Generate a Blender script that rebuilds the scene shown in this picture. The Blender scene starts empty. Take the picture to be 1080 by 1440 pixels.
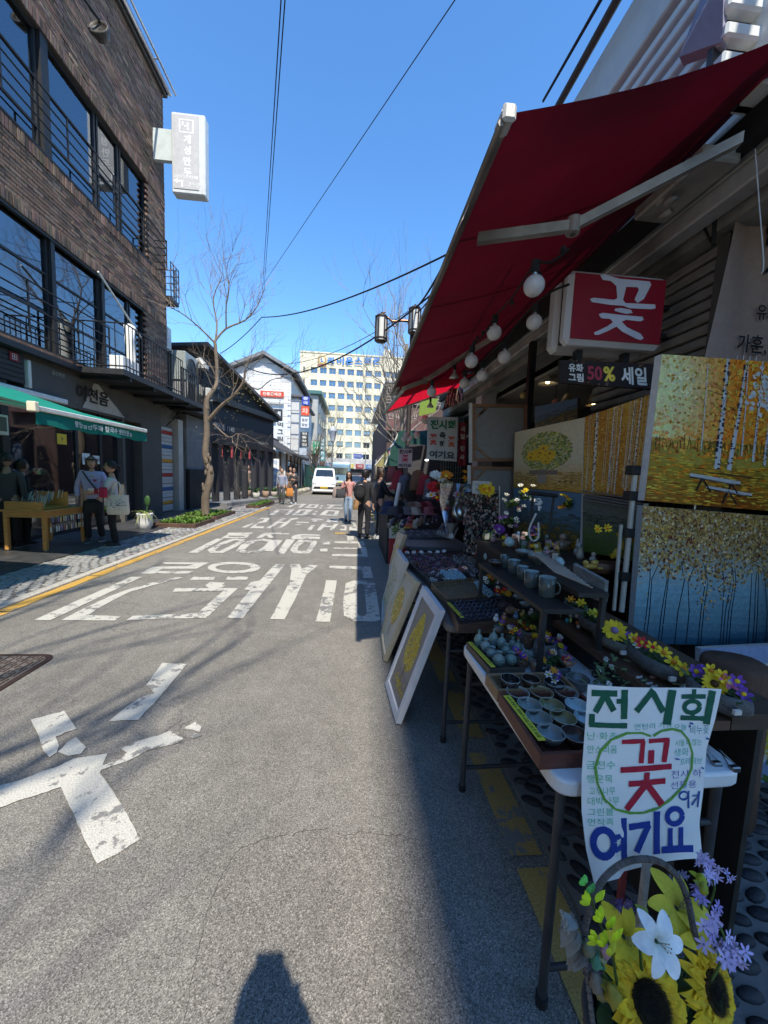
import bpy,bmesh,math,random
from math import sin,cos,pi,radians,sqrt,atan2
from mathutils import Vector,Matrix,noise
random.seed(7)
SC=bpy.context.scene
COL=SC.collection
# ------------------------------------------------------------------ camera
EYE=1.55
FPX=520.0
def _basis():
 r=radians(1.8)
 d=Vector((-43,53,-520)).normalized()
 u=Vector((sin(r),cos(r),0));u=(u-d*u.dot(d)).normalized()
 x=d.cross(u)
 return Matrix((x,d,u))
RM=_basis()
cam_data=bpy.data.cameras.new('camera')
cam=bpy.data.objects.new('camera',cam_data);COL.objects.link(cam)
cam.matrix_world=Matrix.Translation((0,0,EYE))@RM.to_4x4()
cam_data.sensor_fit='VERTICAL';cam_data.sensor_height=36.0
cam_data.lens=36.0*FPX/1440.0
cam_data.clip_start=0.05;cam_data.clip_end=900
SC.camera=cam
# ------------------------------------------------------------------ light
SUNDIR=Vector((-0.14,0.71,-1.0)).normalized()
world=bpy.data.worlds.new('World');SC.world=world;world.use_nodes=True
nt=world.node_tree;nt.nodes.clear()
sky=nt.nodes.new('ShaderNodeTexSky');sky.sky_type='NISHITA';sky.sun_disc=False
sky.sun_elevation=math.asin(-SUNDIR.z);sky.sun_rotation=atan2(-SUNDIR.x,-SUNDIR.y)
sky.altitude=50;sky.air_density=1.0;sky.dust_density=0.0;sky.ozone_density=4.0
bg=nt.nodes.new('ShaderNodeBackground');bg.inputs[1].default_value=0.145
wo=nt.nodes.new('ShaderNodeOutputWorld')
hs=nt.nodes.new('ShaderNodeHueSaturation');hs.inputs['Saturation'].default_value=1.18
nt.links.new(sky.outputs[0],hs.inputs['Color']);nt.links.new(hs.outputs[0],bg.inputs[0]);nt.links.new(bg.outputs[0],wo.inputs[0])
sun_data=bpy.data.lights.new('sun','SUN');sun_data.energy=2.9;sun_data.angle=radians(0.6)
sun_data.color=(1.0,0.93,0.80)
sun=bpy.data.objects.new('sun',sun_data);COL.objects.link(sun)
sun.rotation_euler=SUNDIR.to_track_quat('-Z','Y').to_euler();sun.location=(3,-10,30)
SC.view_settings.view_transform='Standard';SC.view_settings.look='None'
SC.view_settings.exposure=1.2;SC.view_settings.gamma=1.0
SC.view_settings.use_curve_mapping=False
SC.cycles.max_bounces=6;SC.cycles.transparent_max_bounces=12
# ------------------------------------------------------------------ survey helpers: a sight line met with a real plane
def _ray(px,py):return RM@Vector((px-540,720-py,-FPX))
def PZ(px,py,z=0.0):
 v=_ray(px,py);t=(z-EYE)/v.z;return Vector((v.x*t,v.y*t,z))
def PX(px,py,X):
 v=_ray(px,py);t=X/v.x;return Vector((X,v.y*t,EYE+v.z*t))
def PY(px,py,Y):
 v=_ray(px,py);t=Y/v.y;return Vector((v.x*t,Y,EYE+v.z*t))
def H(s):
 r=[]
 for i in(0,2,4):
  c=int(s[i:i+2],16)/255.0
  r.append(c/12.92 if c<=0.04045 else((c+0.055)/1.055)**2.4)
 return tuple(r)
def vary(c,a):
 k=1+random.uniform(-a,a);return tuple(max(0,x*k*(1+random.uniform(-a,a)*.3))for x in c)
def mixc(a,b,t):return tuple(a[i]*(1-t)+b[i]*t for i in range(3))
# ------------------------------------------------------------------ materials
def vc_mat(name,rough=0.6,metal=0.0,nscale=8.0,namt=0.25,bump=0.15,bscale=60.0,spec=0.4,trans=0.0,island=0.0,dirt=0.0,coat=0.0,transl=0.0,emit=0.0,stretch=None):
 m=bpy.data.materials.new(name);m.use_nodes=True
 t=m.node_tree;n=t.nodes;L=t.links
 b=n['Principled BSDF']
 b.inputs['Roughness'].default_value=rough;b.inputs['Metallic'].default_value=metal
 b.inputs['Specular IOR Level'].default_value=spec
 b.inputs['Coat Weight'].default_value=coat
 a=n.new('ShaderNodeAttribute');a.attribute_name='Col'
 tc=n.new('ShaderNodeTexCoord')
 co=tc.outputs['Object']
 if stretch:
  mp=n.new('ShaderNodeMapping');mp.inputs['Scale'].default_value=stretch
  L.new(co,mp.inputs[0]);co=mp.outputs[0]
 nz=n.new('ShaderNodeTexNoise');nz.inputs['Scale'].default_value=nscale
 nz.inputs['Detail'].default_value=6;nz.inputs['Roughness'].default_value=0.65
 L.new(co,nz.inputs['Vector'])
 mr=n.new('ShaderNodeMapRange');mr.inputs[1].default_value=0.25;mr.inputs[2].default_value=0.75
 mr.inputs[3].default_value=1-namt;mr.inputs[4].default_value=1+namt
 L.new(nz.outputs['Fac'],mr.inputs[0])
 vm=n.new('ShaderNodeVectorMath');vm.operation='SCALE'
 L.new(a.outputs['Color'],vm.inputs[0]);L.new(mr.outputs[0],vm.inputs['Scale'])
 out=vm.outputs[0]
 if island:
  g=n.new('ShaderNodeNewGeometry');oi=n.new('ShaderNodeObjectInfo')
  ad=n.new('ShaderNodeMath');ad.operation='ADD'
  L.new(g.outputs['Random Per Island'],ad.inputs[0]);L.new(oi.outputs['Random'],ad.inputs[1])
  fr=n.new('ShaderNodeMath');fr.operation='FRACT';L.new(ad.outputs[0],fr.inputs[0])
  m2=n.new('ShaderNodeMapRange');m2.inputs[3].default_value=1-island;m2.inputs[4].default_value=1+island
  L.new(fr.outputs[0],m2.inputs[0])
  v2=n.new('ShaderNodeVectorMath');v2.operation='SCALE'
  L.new(out,v2.inputs[0]);L.new(m2.outputs[0],v2.inputs['Scale']);out=v2.outputs[0]
 if dirt:
  n2=n.new('ShaderNodeTexNoise');n2.inputs['Scale'].default_value=nscale*0.35;n2.inputs['Detail'].default_value=8
  L.new(co,n2.inputs['Vector'])
  m3=n.new('ShaderNodeMapRange');m3.inputs[1].default_value=0.5;m3.inputs[2].default_value=0.68
  m3.inputs[3].default_value=0;m3.inputs[4].default_value=dirt
  L.new(n2.outputs['Fac'],m3.inputs[0])
  mx=n.new('ShaderNodeMixRGB');mx.inputs[2].default_value=(0.06,0.05,0.04,1)
  L.new(m3.outputs[0],mx.inputs[0]);L.new(out,mx.inputs[1]);out=mx.outputs[0]
 L.new(out,b.inputs['Base Color'])
 rr=n.new('ShaderNodeMapRange');rr.inputs[3].default_value=max(0.02,rough-0.12);rr.inputs[4].default_value=min(1,rough+0.12)
 L.new(nz.outputs['Fac'],rr.inputs[0]);L.new(rr.outputs[0],b.inputs['Roughness'])
 if bump:
  bn=n.new('ShaderNodeTexNoise');bn.inputs['Scale'].default_value=bscale;bn.inputs['Detail'].default_value=4
  L.new(co,bn.inputs['Vector'])
  bp=n.new('ShaderNodeBump');bp.inputs['Strength'].default_value=bump;bp.inputs['Distance'].default_value=0.01
  L.new(bn.outputs['Fac'],bp.inputs['Height']);L.new(bp.outputs[0],b.inputs['Normal'])
 if trans:b.inputs['Transmission Weight'].default_value=trans
 if transl:
  tl=n.new('ShaderNodeBsdfTranslucent');L.new(out,tl.inputs[0])
  ms=n.new('ShaderNodeMixShader');ms.inputs[0].default_value=transl
  L.new(b.outputs[0],ms.inputs[1]);L.new(tl.outputs[0],ms.inputs[2])
  L.new(ms.outputs[0],n['Material Output'].inputs[0])
 if emit:
  L.new(out,b.inputs['Emission Color']);b.inputs['Emission Strength'].default_value=emit
 return m
M=dict(matte=vc_mat('matte_surface',.8,namt=.14),plaster=vc_mat('weathered_plaster',.88,nscale=1.6,namt=.22,bump=.35,bscale=40,dirt=.35),concrete=vc_mat('stained_concrete',.85,nscale=3,namt=.28,bump=.4,bscale=50,dirt=.5),paintedmetal=vc_mat('painted_metal',.42,nscale=9,namt=.14,bump=.05,spec=.5),blackmetal=vc_mat('black_painted_metal',.5,nscale=14,namt=.3,bump=.1,spec=.35),metal=vc_mat('bare_metal',.32,1.0,nscale=12,namt=.2,bump=.05),rusty=vc_mat('grimy_galvanised_metal',.6,.4,nscale=5,namt=.35,bump=.25,dirt=.7),gloss=vc_mat('glazed_ceramic',.16,nscale=18,namt=.2,bump=.06,spec=.5,coat=.15),stone=vc_mat('rough_stone',.92,nscale=30,namt=.35,bump=.7,bscale=120,island=.12),brick=vc_mat('fired_brick',.85,nscale=12,namt=.25,bump=.6,bscale=90,island=.22),wood=vc_mat('grained_wood',.5,nscale=7,namt=.35,bump=.25,stretch=(1,9,9)),woody=vc_mat('grained_wood_lengthwise',.5,nscale=7,namt=.35,bump=.25,stretch=(9,1,9)),bark=vc_mat('tree_bark',.95,nscale=7,namt=.45,bump=1.0,bscale=28,stretch=(1,1,.3)),leaf=vc_mat('leaf_surface',.55,nscale=15,namt=.3,bump=.1,transl=.25,island=.3),petal=vc_mat('cloth_petal',.7,nscale=40,namt=.16,bump=.25,bscale=160,transl=.22,island=.12),cloth=vc_mat('woven_cloth',.9,nscale=25,namt=.14,bump=.3,bscale=250),awning=vc_mat('awning_fabric',.85,nscale=2.2,namt=.24,bump=.2,bscale=400,transl=.07),greenawning=vc_mat('green_awning_fabric',.8,nscale=3,namt=.16,bump=.2,bscale=400,transl=.35),paper=vc_mat('handmade_sign_paper',.75,nscale=6,namt=.06,bump=.12,bscale=20,spec=.2),art=vc_mat('oil_paint',.55,nscale=40,namt=.18,bump=.35,bscale=180,spec=.3),plastic=vc_mat('worn_plastic',.45,nscale=10,namt=.06,bump=.12,bscale=90,dirt=.12),skin=vc_mat('skin_surface',.55,nscale=20,namt=.07,bump=.06),hair=vc_mat('hair_strands',.5,nscale=60,namt=.35,bump=.5,bscale=120),bulb=vc_mat('frosted_bulb_glass',.25,nscale=5,namt=.05,bump=0,spec=.6,transl=.3),lit=vc_mat('lit_lamp',.5,nscale=5,namt=.03,bump=0,emit=5.0),tile=vc_mat('stone_facing_tile',.6,nscale=2,namt=.12,bump=.15,island=.07),darktile=vc_mat('dark_paving_tile',.42,nscale=6,namt=.3,bump=.3,bscale=70,island=.22),shinycar=vc_mat('car_paint',.22,nscale=3,namt=.03,bump=0,spec=.6,coat=.7),rubber=vc_mat('tyre_rubber',.85,nscale=30,namt=.2,bump=.3),)
def glass_mat(name,tint,rough=.03,alpha=.55):
 m=bpy.data.materials.new(name);m.use_nodes=True
 t=m.node_tree;n=t.nodes;L=t.links;n.clear()
 o=n.new('ShaderNodeOutputMaterial');g=n.new('ShaderNodeBsdfGlossy');g.inputs[0].default_value=(.9,.95,1,1)
 g.inputs['Roughness'].default_value=rough
 tr=n.new('ShaderNodeBsdfTransparent');tr.inputs[0].default_value=(*tint,1)
 fr=n.new('ShaderNodeFresnel');fr.inputs[0].default_value=1.5
 nz=n.new('ShaderNodeTexNoise');nz.inputs['Scale'].default_value=.9
 tc=n.new('ShaderNodeTexCoord');L.new(tc.outputs['Object'],nz.inputs['Vector'])
 bp=n.new('ShaderNodeBump');bp.inputs['Strength'].default_value=.04;bp.inputs['Distance'].default_value=.05
 L.new(nz.outputs['Fac'],bp.inputs['Height']);L.new(bp.outputs[0],g.inputs['Normal'])
 mr=n.new('ShaderNodeMapRange');mr.inputs[3].default_value=0.2;mr.inputs[4].default_value=1.0
 L.new(fr.outputs[0],mr.inputs[0])
 ms=n.new('ShaderNodeMixShader');L.new(mr.outputs[0],ms.inputs[0])
 L.new(tr.outputs[0],ms.inputs[1]);L.new(g.outputs[0],ms.inputs[2]);L.new(ms.outputs[0],o.inputs[0])
 return m
M['glass']=glass_mat('window_glass',(.35,.42,.45))
M['glassdark']=glass_mat('tinted_shop_glass',(.5,.53,.53))
M['film']=glass_mat('clear_film',(.93,.95,.96),.12)
# ------------------------------------------------------------------ mesh builder
_txt={}
def text_mesh(body,bold=0.0):
 """2D triangulated outline of a word in Blender's own font: verts (unit size, centred), faces"""
 k=(body,round(bold,3))
 if k in _txt:return _txt[k]
 c=bpy.data.curves.new('t','FONT');c.body=body;c.offset=bold;c.resolution_u=3
 c.align_x='CENTER';c.align_y='CENTER'
 o=bpy.data.objects.new('t',c);COL.objects.link(o)
 bpy.context.view_layer.update()
 dg=bpy.context.evaluated_depsgraph_get()
 me=bpy.data.meshes.new_from_object(o.evaluated_get(dg))
 vs=[(v.co.x,v.co.y)for v in me.vertices];fs=[tuple(p.vertices)for p in me.polygons]
 bpy.data.objects.remove(o);bpy.data.curves.remove(c);bpy.data.meshes.remove(me)
 xs=[v[0]for v in vs]or[0];ys=[v[1]for v in vs]or[0]
 cx,cy=(min(xs)+max(xs))/2,(min(ys)+max(ys))/2
 w,h=max(max(xs)-min(xs),1e-4),max(max(ys)-min(ys),1e-4)
 _txt[k]=([(x-cx,y-cy)for x,y in vs],fs,w,h)
 return _txt[k]
class MB:
 def __init__(s,col=(.5,.5,.5)):
  s.v=[];s.f=[];s.c=[];s.s=[];s.col=col;s.T=None
 def add(s,vs,fs,smooth=False,col=None):
  b=len(s.v)
  if s.T is not None:vs=[s.T@Vector(v)for v in vs]
  s.v.extend([tuple(v)for v in vs])
  c=col or s.col
  for k,f in enumerate(fs):
   s.f.append(tuple(i+b for i in f));s.c.append(c[k]if isinstance(c,list)else c);s.s.append(smooth)
 def box(s,x0,x1,y0,y1,z0,z1,bev=0,col=None,R=None):
  if x0>x1:x0,x1=x1,x0
  if y0>y1:y0,y1=y1,y0
  if z0>z1:z0,z1=z1,z0
  if not bev:
   vs=[(x,y,z)for x in(x0,x1)for y in(y0,y1)for z in(z0,z1)]
   fs=[(0,1,3,2),(4,6,7,5),(0,4,5,1),(2,3,7,6),(0,2,6,4),(1,5,7,3)]
  else:
   b=min(bev,(x1-x0)*.45,(y1-y0)*.45,(z1-z0)*.45)
   vs=[];idx={}
   for i,(xa,xs)in enumerate(((x0,1),(x1,-1))):
    for j,(ya,ys)in enumerate(((y0,1),(y1,-1))):
     for k,(za,zs)in enumerate(((z0,1),(z1,-1))):
      for a in range(3):
       p=[xa+xs*b,ya+ys*b,za+zs*b];p[a]=(xa,ya,za)[a]
       idx[(i,j,k,a)]=len(vs);vs.append(tuple(p))
   fs=[]
   I=lambda i,j,k,a:idx[(i,j,k,a)]
   for i in(0,1):
    q=[I(i,0,0,0),I(i,0,1,0),I(i,1,1,0),I(i,1,0,0)];fs.append(tuple(q if i==0 else q[::-1]))
    q=[I(0,i,0,1),I(1,i,0,1),I(1,i,1,1),I(0,i,1,1)];fs.append(tuple(q if i==0 else q[::-1]))
    q=[I(0,0,i,2),I(0,1,i,2),I(1,1,i,2),I(1,0,i,2)];fs.append(tuple(q if i==0 else q[::-1]))
   for i in(0,1):
    for j in(0,1):
     fs.append((I(i,j,0,0),I(i,j,1,0),I(i,j,1,1),I(i,j,0,1)))
     fs.append((I(i,0,j,0),I(i,1,j,0),I(i,1,j,2),I(i,0,j,2)))
     fs.append((I(0,i,j,1),I(1,i,j,1),I(1,i,j,2),I(0,i,j,2)))
     for k in(0,1):fs.append((I(i,j,k,0),I(i,j,k,1),I(i,j,k,2)))
  if R is not None:
   c=Vector(((x0+x1)/2,(y0+y1)/2,(z0+z1)/2));vs=[R@(Vector(v)-c)+c for v in vs]
  s.add(vs,fs,False,col);return s
 def quad(s,a,b,c,d,col=None):s.add([a,b,c,d],[(0,1,2,3)],False,col);return s
 def plate(s,a,b,c,d,th,col=None):
  """a quad given thickness th along its normal, away from the front"""
  a,b,c,d=map(Vector,(a,b,c,d));n=(b-a).cross(d-a).normalized()*th
  s.add([a,b,c,d,a-n,b-n,c-n,d-n],[(0,1,2,3),(7,6,5,4),(0,4,5,1),(1,5,6,2),(2,6,7,3),(3,7,4,0)],False,col);return s
 def tube(s,pts,r,n=6,col=None,caps=True):
  pts=[Vector(p)for p in pts];k=len(pts)
  rs=r if isinstance(r,(list,tuple))else[r]*k
  vs=[];prev=None
  for i,p in enumerate(pts):
   d=(pts[min(i+1,k-1)]-pts[max(i-1,0)])
   if d.length<1e-9:d=Vector((0,0,1))
   d.normalize()
   if prev is None:
    a=Vector((0,0,1))if abs(d.z)<.9 else Vector((1,0,0))
    x=d.cross(a).normalized()
   else:
    x=prev-d*prev.dot(d)
    x=x.normalized()if x.length>1e-6 else d.orthogonal().normalized()
   y=d.cross(x);prev=x
   for j in range(n):
    t=2*pi*j/n;vs.append(p+(x*cos(t)+y*sin(t))*rs[i])
  fs=[(i*n+j,i*n+(j+1)%n,(i+1)*n+(j+1)%n,(i+1)*n+j)for i in range(k-1)for j in range(n)]
  s.add(vs,fs,n>4,col)
  if caps:s.add([vs[j]for j in range(n)],[tuple(range(n))[::-1]],False,col);s.add(vs[-n:],[tuple(range(n))],False,col)
  return s
 def lathe(s,prof,n=14,at=(0,0,0),col=None,sx=1,sy=1,wob=0,seed=0):
  vs=[];at=Vector(at)
  for(r,z)in prof:
   for j in range(n):
    t=2*pi*j/n;rr=r*(1+wob*noise.noise(Vector((cos(t)*1.5,sin(t)*1.5,z*9+seed))))
    vs.append(at+Vector((rr*cos(t)*sx,rr*sin(t)*sy,z)))
  fs=[(i*n+j,i*n+(j+1)%n,(i+1)*n+(j+1)%n,(i+1)*n+j)for i in range(len(prof)-1)for j in range(n)]
  s.add(vs,fs,True,col);return s
 def ell(s,c,r,n=10,m=7,col=None,wob=0,seed=0):
  if isinstance(r,(int,float)):r=(r,r,r)
  c=Vector(c);vs=[c+Vector((0,0,-r[2]))]
  for i in range(1,m):
   p=pi*i/m-pi/2
   for j in range(n):
    t=2*pi*j/n;d=Vector((cos(p)*cos(t),cos(p)*sin(t),sin(p)))
    k=1+(wob*noise.noise(d*1.7+Vector((seed,seed*.7,0)))if wob else 0)
    vs.append(c+Vector((d.x*r[0]*k,d.y*r[1]*k,d.z*r[2]*k)))
  vs.append(c+Vector((0,0,r[2])));e=len(vs)-1
  fs=[(0,1+(j+1)%n,1+j)for j in range(n)]
  for i in range(m-2):
   for j in range(n):fs.append((1+i*n+j,1+i*n+(j+1)%n,1+(i+1)*n+(j+1)%n,1+(i+1)*n+j))
  fs+=[(e,1+(m-2)*n+j,1+(m-2)*n+(j+1)%n)for j in range(n)]
  s.add(vs,fs,True,col);return s
 def extr(s,pts,fn,d0,d1,col=None):
  """2D outline lifted by fn(u,v,d) between depths d0 and d1"""
  n=len(pts)
  vs=[fn(u,v,d0)for u,v in pts]+[fn(u,v,d1)for u,v in pts]
  fs=[tuple(range(n))[::-1],tuple(range(n,2*n))]+[(i,(i+1)%n,n+(i+1)%n,n+i)for i in range(n)]
  s.add(vs,fs,False,col);return s
 def ring(s,outer,inner,fn,d,col=None):
  n=len(outer)
  s.add([fn(u,v,d)for u,v in outer]+[fn(u,v,d)for u,v in inner],[(i,(i+1)%n,n+(i+1)%n,n+i)for i in range(n)],False,col);return s
 def text(s,body,fn,u,v,h=None,w=None,bold=0.0,d=0.001,col=None,rot=0,shear=0):
  """writing centred at (u,v) on the sheet fn(u,v,d); h or w sets the size"""
  vs,fs,tw,th=text_mesh(body,bold)
  ky=(h/th)if h else(w/tw);kx=(w/tw)if w else ky
  cr,sr=cos(rot),sin(rot)
  out=[]
  for x,y in vs:
   x,y=x*kx+y*ky*shear,y*ky
   out.append(fn(u+x*cr-y*sr,v+x*sr+y*cr,d))
  s.add(out,fs,False,col);return s
 def build(s,name,mat,parent=None,world=True,label=None,kind=None,shade=None):
  off=Vector((0,0,0))
  if parent is not None and world:
   p=parent
   while p is not None:off+=p.location;p=p.parent
  me=bpy.data.meshes.new(name)
  me.from_pydata([tuple(Vector(v)-off)for v in s.v]if off.length else s.v,[],s.f)
  if s.f:
   a=me.color_attributes.new('Col','FLOAT_COLOR','CORNER')
   buf=[]
   for f,c in zip(s.f,s.c):buf.extend((c[0],c[1],c[2],1.0)*len(f))
   a.data.foreach_set('color',buf)
   me.polygons.foreach_set('use_smooth',s.s)
  me.materials.append(M[mat]if isinstance(mat,str)else mat)
  me.update()
  o=bpy.data.objects.new(name,me);COL.objects.link(o)
  if parent is not None:o.parent=parent
  if label:o['label']=label
  if kind:o['kind']=kind
  return o
def tag(o,label,cat,group=None):
 o['label']=label;o['category']=cat
 if group:o['group']=group
 return o
def thing(name,label,cat,loc=(0,0,0),group=None):
 o=bpy.data.objects.new(name,None);COL.objects.link(o);o.location=loc
 o.empty_display_size=.1
 return tag(o,label,cat,group)
def struct(mb,name,mat,parent=None):
 o=mb.build(name,mat,parent)
 o['kind']='structure'
 return o
KIDS={}
def dup(root,loc,label=None,rotz=0.0,scale=None):
 def cp(o,par):
  c=o.copy();COL.objects.link(c)
  if par is not None:c.parent=par
  for k in list(o.children):cp(k,c)
  return c
 r=cp(root,None);r.location=loc;r.rotation_euler=(0,0,rotz)
 if scale:r.scale=(scale,)*3
 if label:r['label']=label
 return r
def bil(a,b,c,d):
 """sheet with corners a(0,0) b(1,0) c(1,1) d(0,1); third argument lifts along the normal"""
 a,b,c,d=map(Vector,(a,b,c,d));n=(b-a).cross(d-a).normalized()
 return lambda u,v,h=0.0:a*(1-u)*(1-v)+b*u*(1-v)+c*u*v+d*(1-u)*v+n*h
def zdrop(pts):
 return[tuple(p)for p in pts]
 # ================================================================== GROUND
def asphalt_mat(name,base,speck,coarse=1.0):
 m=bpy.data.materials.new(name);m.use_nodes=True
 t=m.node_tree;n=t.nodes;L=t.links;b=n['Principled BSDF']
 tc=n.new('ShaderNodeTexCoord');co=tc.outputs['Object']
 def noise_(sc,det=4):
  z=n.new('ShaderNodeTexNoise');z.inputs['Scale'].default_value=sc;z.inputs['Detail'].default_value=det;z.inputs['Roughness'].default_value=.7
  L.new(co,z.inputs['Vector']);return z.outputs['Fac']
 v=n.new('ShaderNodeTexVoronoi');v.inputs['Scale'].default_value=290/coarse;L.new(co,v.inputs['Vector'])
 rp=n.new('ShaderNodeValToRGB');e=rp.color_ramp.elements
 e[0].position=.0;e[0].color=(*[c*.42 for c in base],1);e[1].position=1;e[1].color=(*speck,1)
 k=rp.color_ramp.elements.new(.5);k.color=(*base,1)
 k=rp.color_ramp.elements.new(.82);k.color=(*[c*1.25 for c in base],1)
 sx=n.new('ShaderNodeSeparateColor');L.new(v.outputs['Color'],sx.inputs[0]);L.new(sx.outputs[0],rp.inputs[0])
 big=noise_(.55,8);mid=noise_(7,6)
 mr=n.new('ShaderNodeMapRange');mr.inputs[1].default_value=.3;mr.inputs[2].default_value=.7;mr.inputs[3].default_value=.76;mr.inputs[4].default_value=1.18
 L.new(big,mr.inputs[0])
 m2=n.new('ShaderNodeMapRange');m2.inputs[1].default_value=.3;m2.inputs[2].default_value=.7;m2.inputs[3].default_value=.86;m2.inputs[4].default_value=1.12
 L.new(mid,m2.inputs[0])
 mu=n.new('ShaderNodeMath');mu.operation='MULTIPLY';L.new(mr.outputs[0],mu.inputs[0]);L.new(m2.outputs[0],mu.inputs[1])
 vm=n.new('ShaderNodeVectorMath');vm.operation='SCALE';L.new(rp.outputs[0],vm.inputs[0]);L.new(mu.outputs[0],vm.inputs['Scale'])
 cr=n.new('ShaderNodeTexVoronoi');cr.feature='DISTANCE_TO_EDGE';cr.inputs['Scale'].default_value=.42
 ds=n.new('ShaderNodeVectorMath');ds.operation='ADD'
 nn=n.new('ShaderNodeTexNoise');nn.inputs['Scale'].default_value=2.2;nn.inputs['Detail'].default_value=6
 L.new(co,nn.inputs['Vector']);L.new(co,ds.inputs[0]);L.new(nn.outputs['Color'],ds.inputs[1]);L.new(ds.outputs[0],cr.inputs['Vector'])
 cm=n.new('ShaderNodeMapRange');cm.inputs[1].default_value=0.0;cm.inputs[2].default_value=.006;cm.inputs[3].default_value=.55;cm.inputs[4].default_value=0
 L.new(cr.outputs['Distance'],cm.inputs[0])
 mk=n.new('ShaderNodeMath');mk.operation='MULTIPLY';L.new(cm.outputs[0],mk.inputs[0])
 gt=n.new('ShaderNodeMath');gt.operation='GREATER_THAN';gt.inputs[1].default_value=.52;L.new(big,gt.inputs[0]);L.new(gt.outputs[0],mk.inputs[1])
 mx=n.new('ShaderNodeMixRGB');mx.inputs[2].default_value=(.03,.03,.03,1);L.new(mk.outputs[0],mx.inputs[0]);L.new(vm.outputs[0],mx.inputs[1])
 L.new(mx.outputs[0],b.inputs['Base Color']);b.inputs['Roughness'].default_value=.82;b.inputs['Specular IOR Level'].default_value=.35
 bp=n.new('ShaderNodeBump');bp.inputs['Strength'].default_value=.35;bp.inputs['Distance'].default_value=.004
 L.new(v.outputs['Distance'],bp.inputs['Height']);L.new(bp.outputs[0],b.inputs['Normal'])
 return m
M['asphalt']=asphalt_mat('asphalt',(.205,.190,.165),(.38,.355,.31))
M['patch']=asphalt_mat('asphalt_patch',(.195,.178,.155),(.38,.35,.305),1.05)
def road_paint(name,col,wear):
 m=bpy.data.materials.new(name);m.use_nodes=True
 t=m.node_tree;n=t.nodes;L=t.links;b=n['Principled BSDF']
 tc=n.new('ShaderNodeTexCoord');co=tc.outputs['Object']
 z=n.new('ShaderNodeTexNoise');z.inputs['Scale'].default_value=9;z.inputs['Detail'].default_value=9;z.inputs['Roughness'].default_value=.75
 L.new(co,z.inputs['Vector'])
 z2=n.new('ShaderNodeTexNoise');z2.inputs['Scale'].default_value=1.6;z2.inputs['Detail'].default_value=3;L.new(co,z2.inputs['Vector'])
 ad=n.new('ShaderNodeMath');ad.operation='MULTIPLY_ADD';ad.inputs[1].default_value=.55
 L.new(z2.outputs['Fac'],ad.inputs[0]);L.new(z.outputs['Fac'],ad.inputs[2])
 mr=n.new('ShaderNodeMapRange');mr.inputs[1].default_value=wear;mr.inputs[2].default_value=wear+.018
 L.new(ad.outputs[0],mr.inputs[0])
 v=n.new('ShaderNodeTexVoronoi');v.feature='DISTANCE_TO_EDGE';v.inputs['Scale'].default_value=6
 ds=n.new('ShaderNodeVectorMath');ds.operation='ADD';L.new(co,ds.inputs[0]);L.new(z.outputs['Color'],ds.inputs[1]);L.new(ds.outputs[0],v.inputs['Vector'])
 ck=n.new('ShaderNodeMapRange');ck.inputs[2].default_value=.02;ck.inputs[3].default_value=.7;ck.inputs[4].default_value=0;L.new(v.outputs['Distance'],ck.inputs[0])
 gt=n.new('ShaderNodeMapRange');gt.inputs[1].default_value=wear-.1;gt.inputs[2].default_value=wear;L.new(ad.outputs[0],gt.inputs[0])
 mk=n.new('ShaderNodeMath');mk.operation='MULTIPLY';L.new(ck.outputs[0],mk.inputs[0]);L.new(gt.outputs[0],mk.inputs[1])
 mxx=n.new('ShaderNodeMath');mxx.operation='MAXIMUM';L.new(mr.outputs[0],mxx.inputs[0]);L.new(mk.outputs[0],mxx.inputs[1])
 g=n.new('ShaderNodeTexNoise');g.inputs['Scale'].default_value=160;g.inputs['Detail'].default_value=3;L.new(co,g.inputs['Vector'])
 rp=n.new('ShaderNodeValToRGB');rp.color_ramp.elements[0].position=.35;rp.color_ramp.elements[0].color=(*[c*.62 for c in col],1);rp.color_ramp.elements[1].position=.62;rp.color_ramp.elements[1].color=(*col,1)
 L.new(g.outputs['Fac'],rp.inputs[0])
 rq=n.new('ShaderNodeValToRGB');rq.color_ramp.elements[0].color=(.09,.088,.083,1);rq.color_ramp.elements[1].color=(.3,.29,.27,1)
 L.new(g.outputs['Fac'],rq.inputs[0])
 mx=n.new('ShaderNodeMixRGB');L.new(mxx.outputs[0],mx.inputs[0]);L.new(rp.outputs[0],mx.inputs[1]);L.new(rq.outputs[0],mx.inputs[2])
 L.new(mx.outputs[0],b.inputs['Base Color']);b.inputs['Roughness'].default_value=.7
 bp=n.new('ShaderNodeBump');bp.inputs['Strength'].default_value=.4;bp.inputs['Distance'].default_value=.004
 L.new(g.outputs['Fac'],bp.inputs['Height']);L.new(bp.outputs[0],b.inputs['Normal'])
 return m
M['white']=road_paint('worn_white_road_paint',(.60,.575,.50),.83)
M['yellow']=road_paint('worn_yellow_road_paint',(.62,.36,.07),.88)
M['yellowfade']=road_paint('faded_yellow_road_paint',(.50,.32,.09),.85)
g=MB((.16,.155,.145));g.quad((-260,-80,-.02),(260,-80,-.02),(260,460,-.02),(-260,460,-.02))
struct(g,'ground','concrete')
g=MB();ny=40
g.quad((-3.62,-30,0),(9,-30,0),(9,96,0),(-3.62,96,0))
road=struct(g,'road','asphalt')
def z8(x,y):return(x*.5185,900+y*.5185)
def gp(pts,z):return[tuple(PZ(x,y,z))for x,y in pts]
pts=[z8(*p)for p in[(470,1240),(500,1040),(515,950),(532,870),(548,800),(560,740),(580,690),(610,630),(630,590),(660,562),(700,548),(740,536),(800,528),(830,516),(890,512),(930,532),(985,520),(1040,528),(1090,530)]]
pts+=[(600,1185),(612,1230),(622,1260),(640,1300),(655,1360),(668,1440),(680,1560),(300,1560)]
rag=[]
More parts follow.
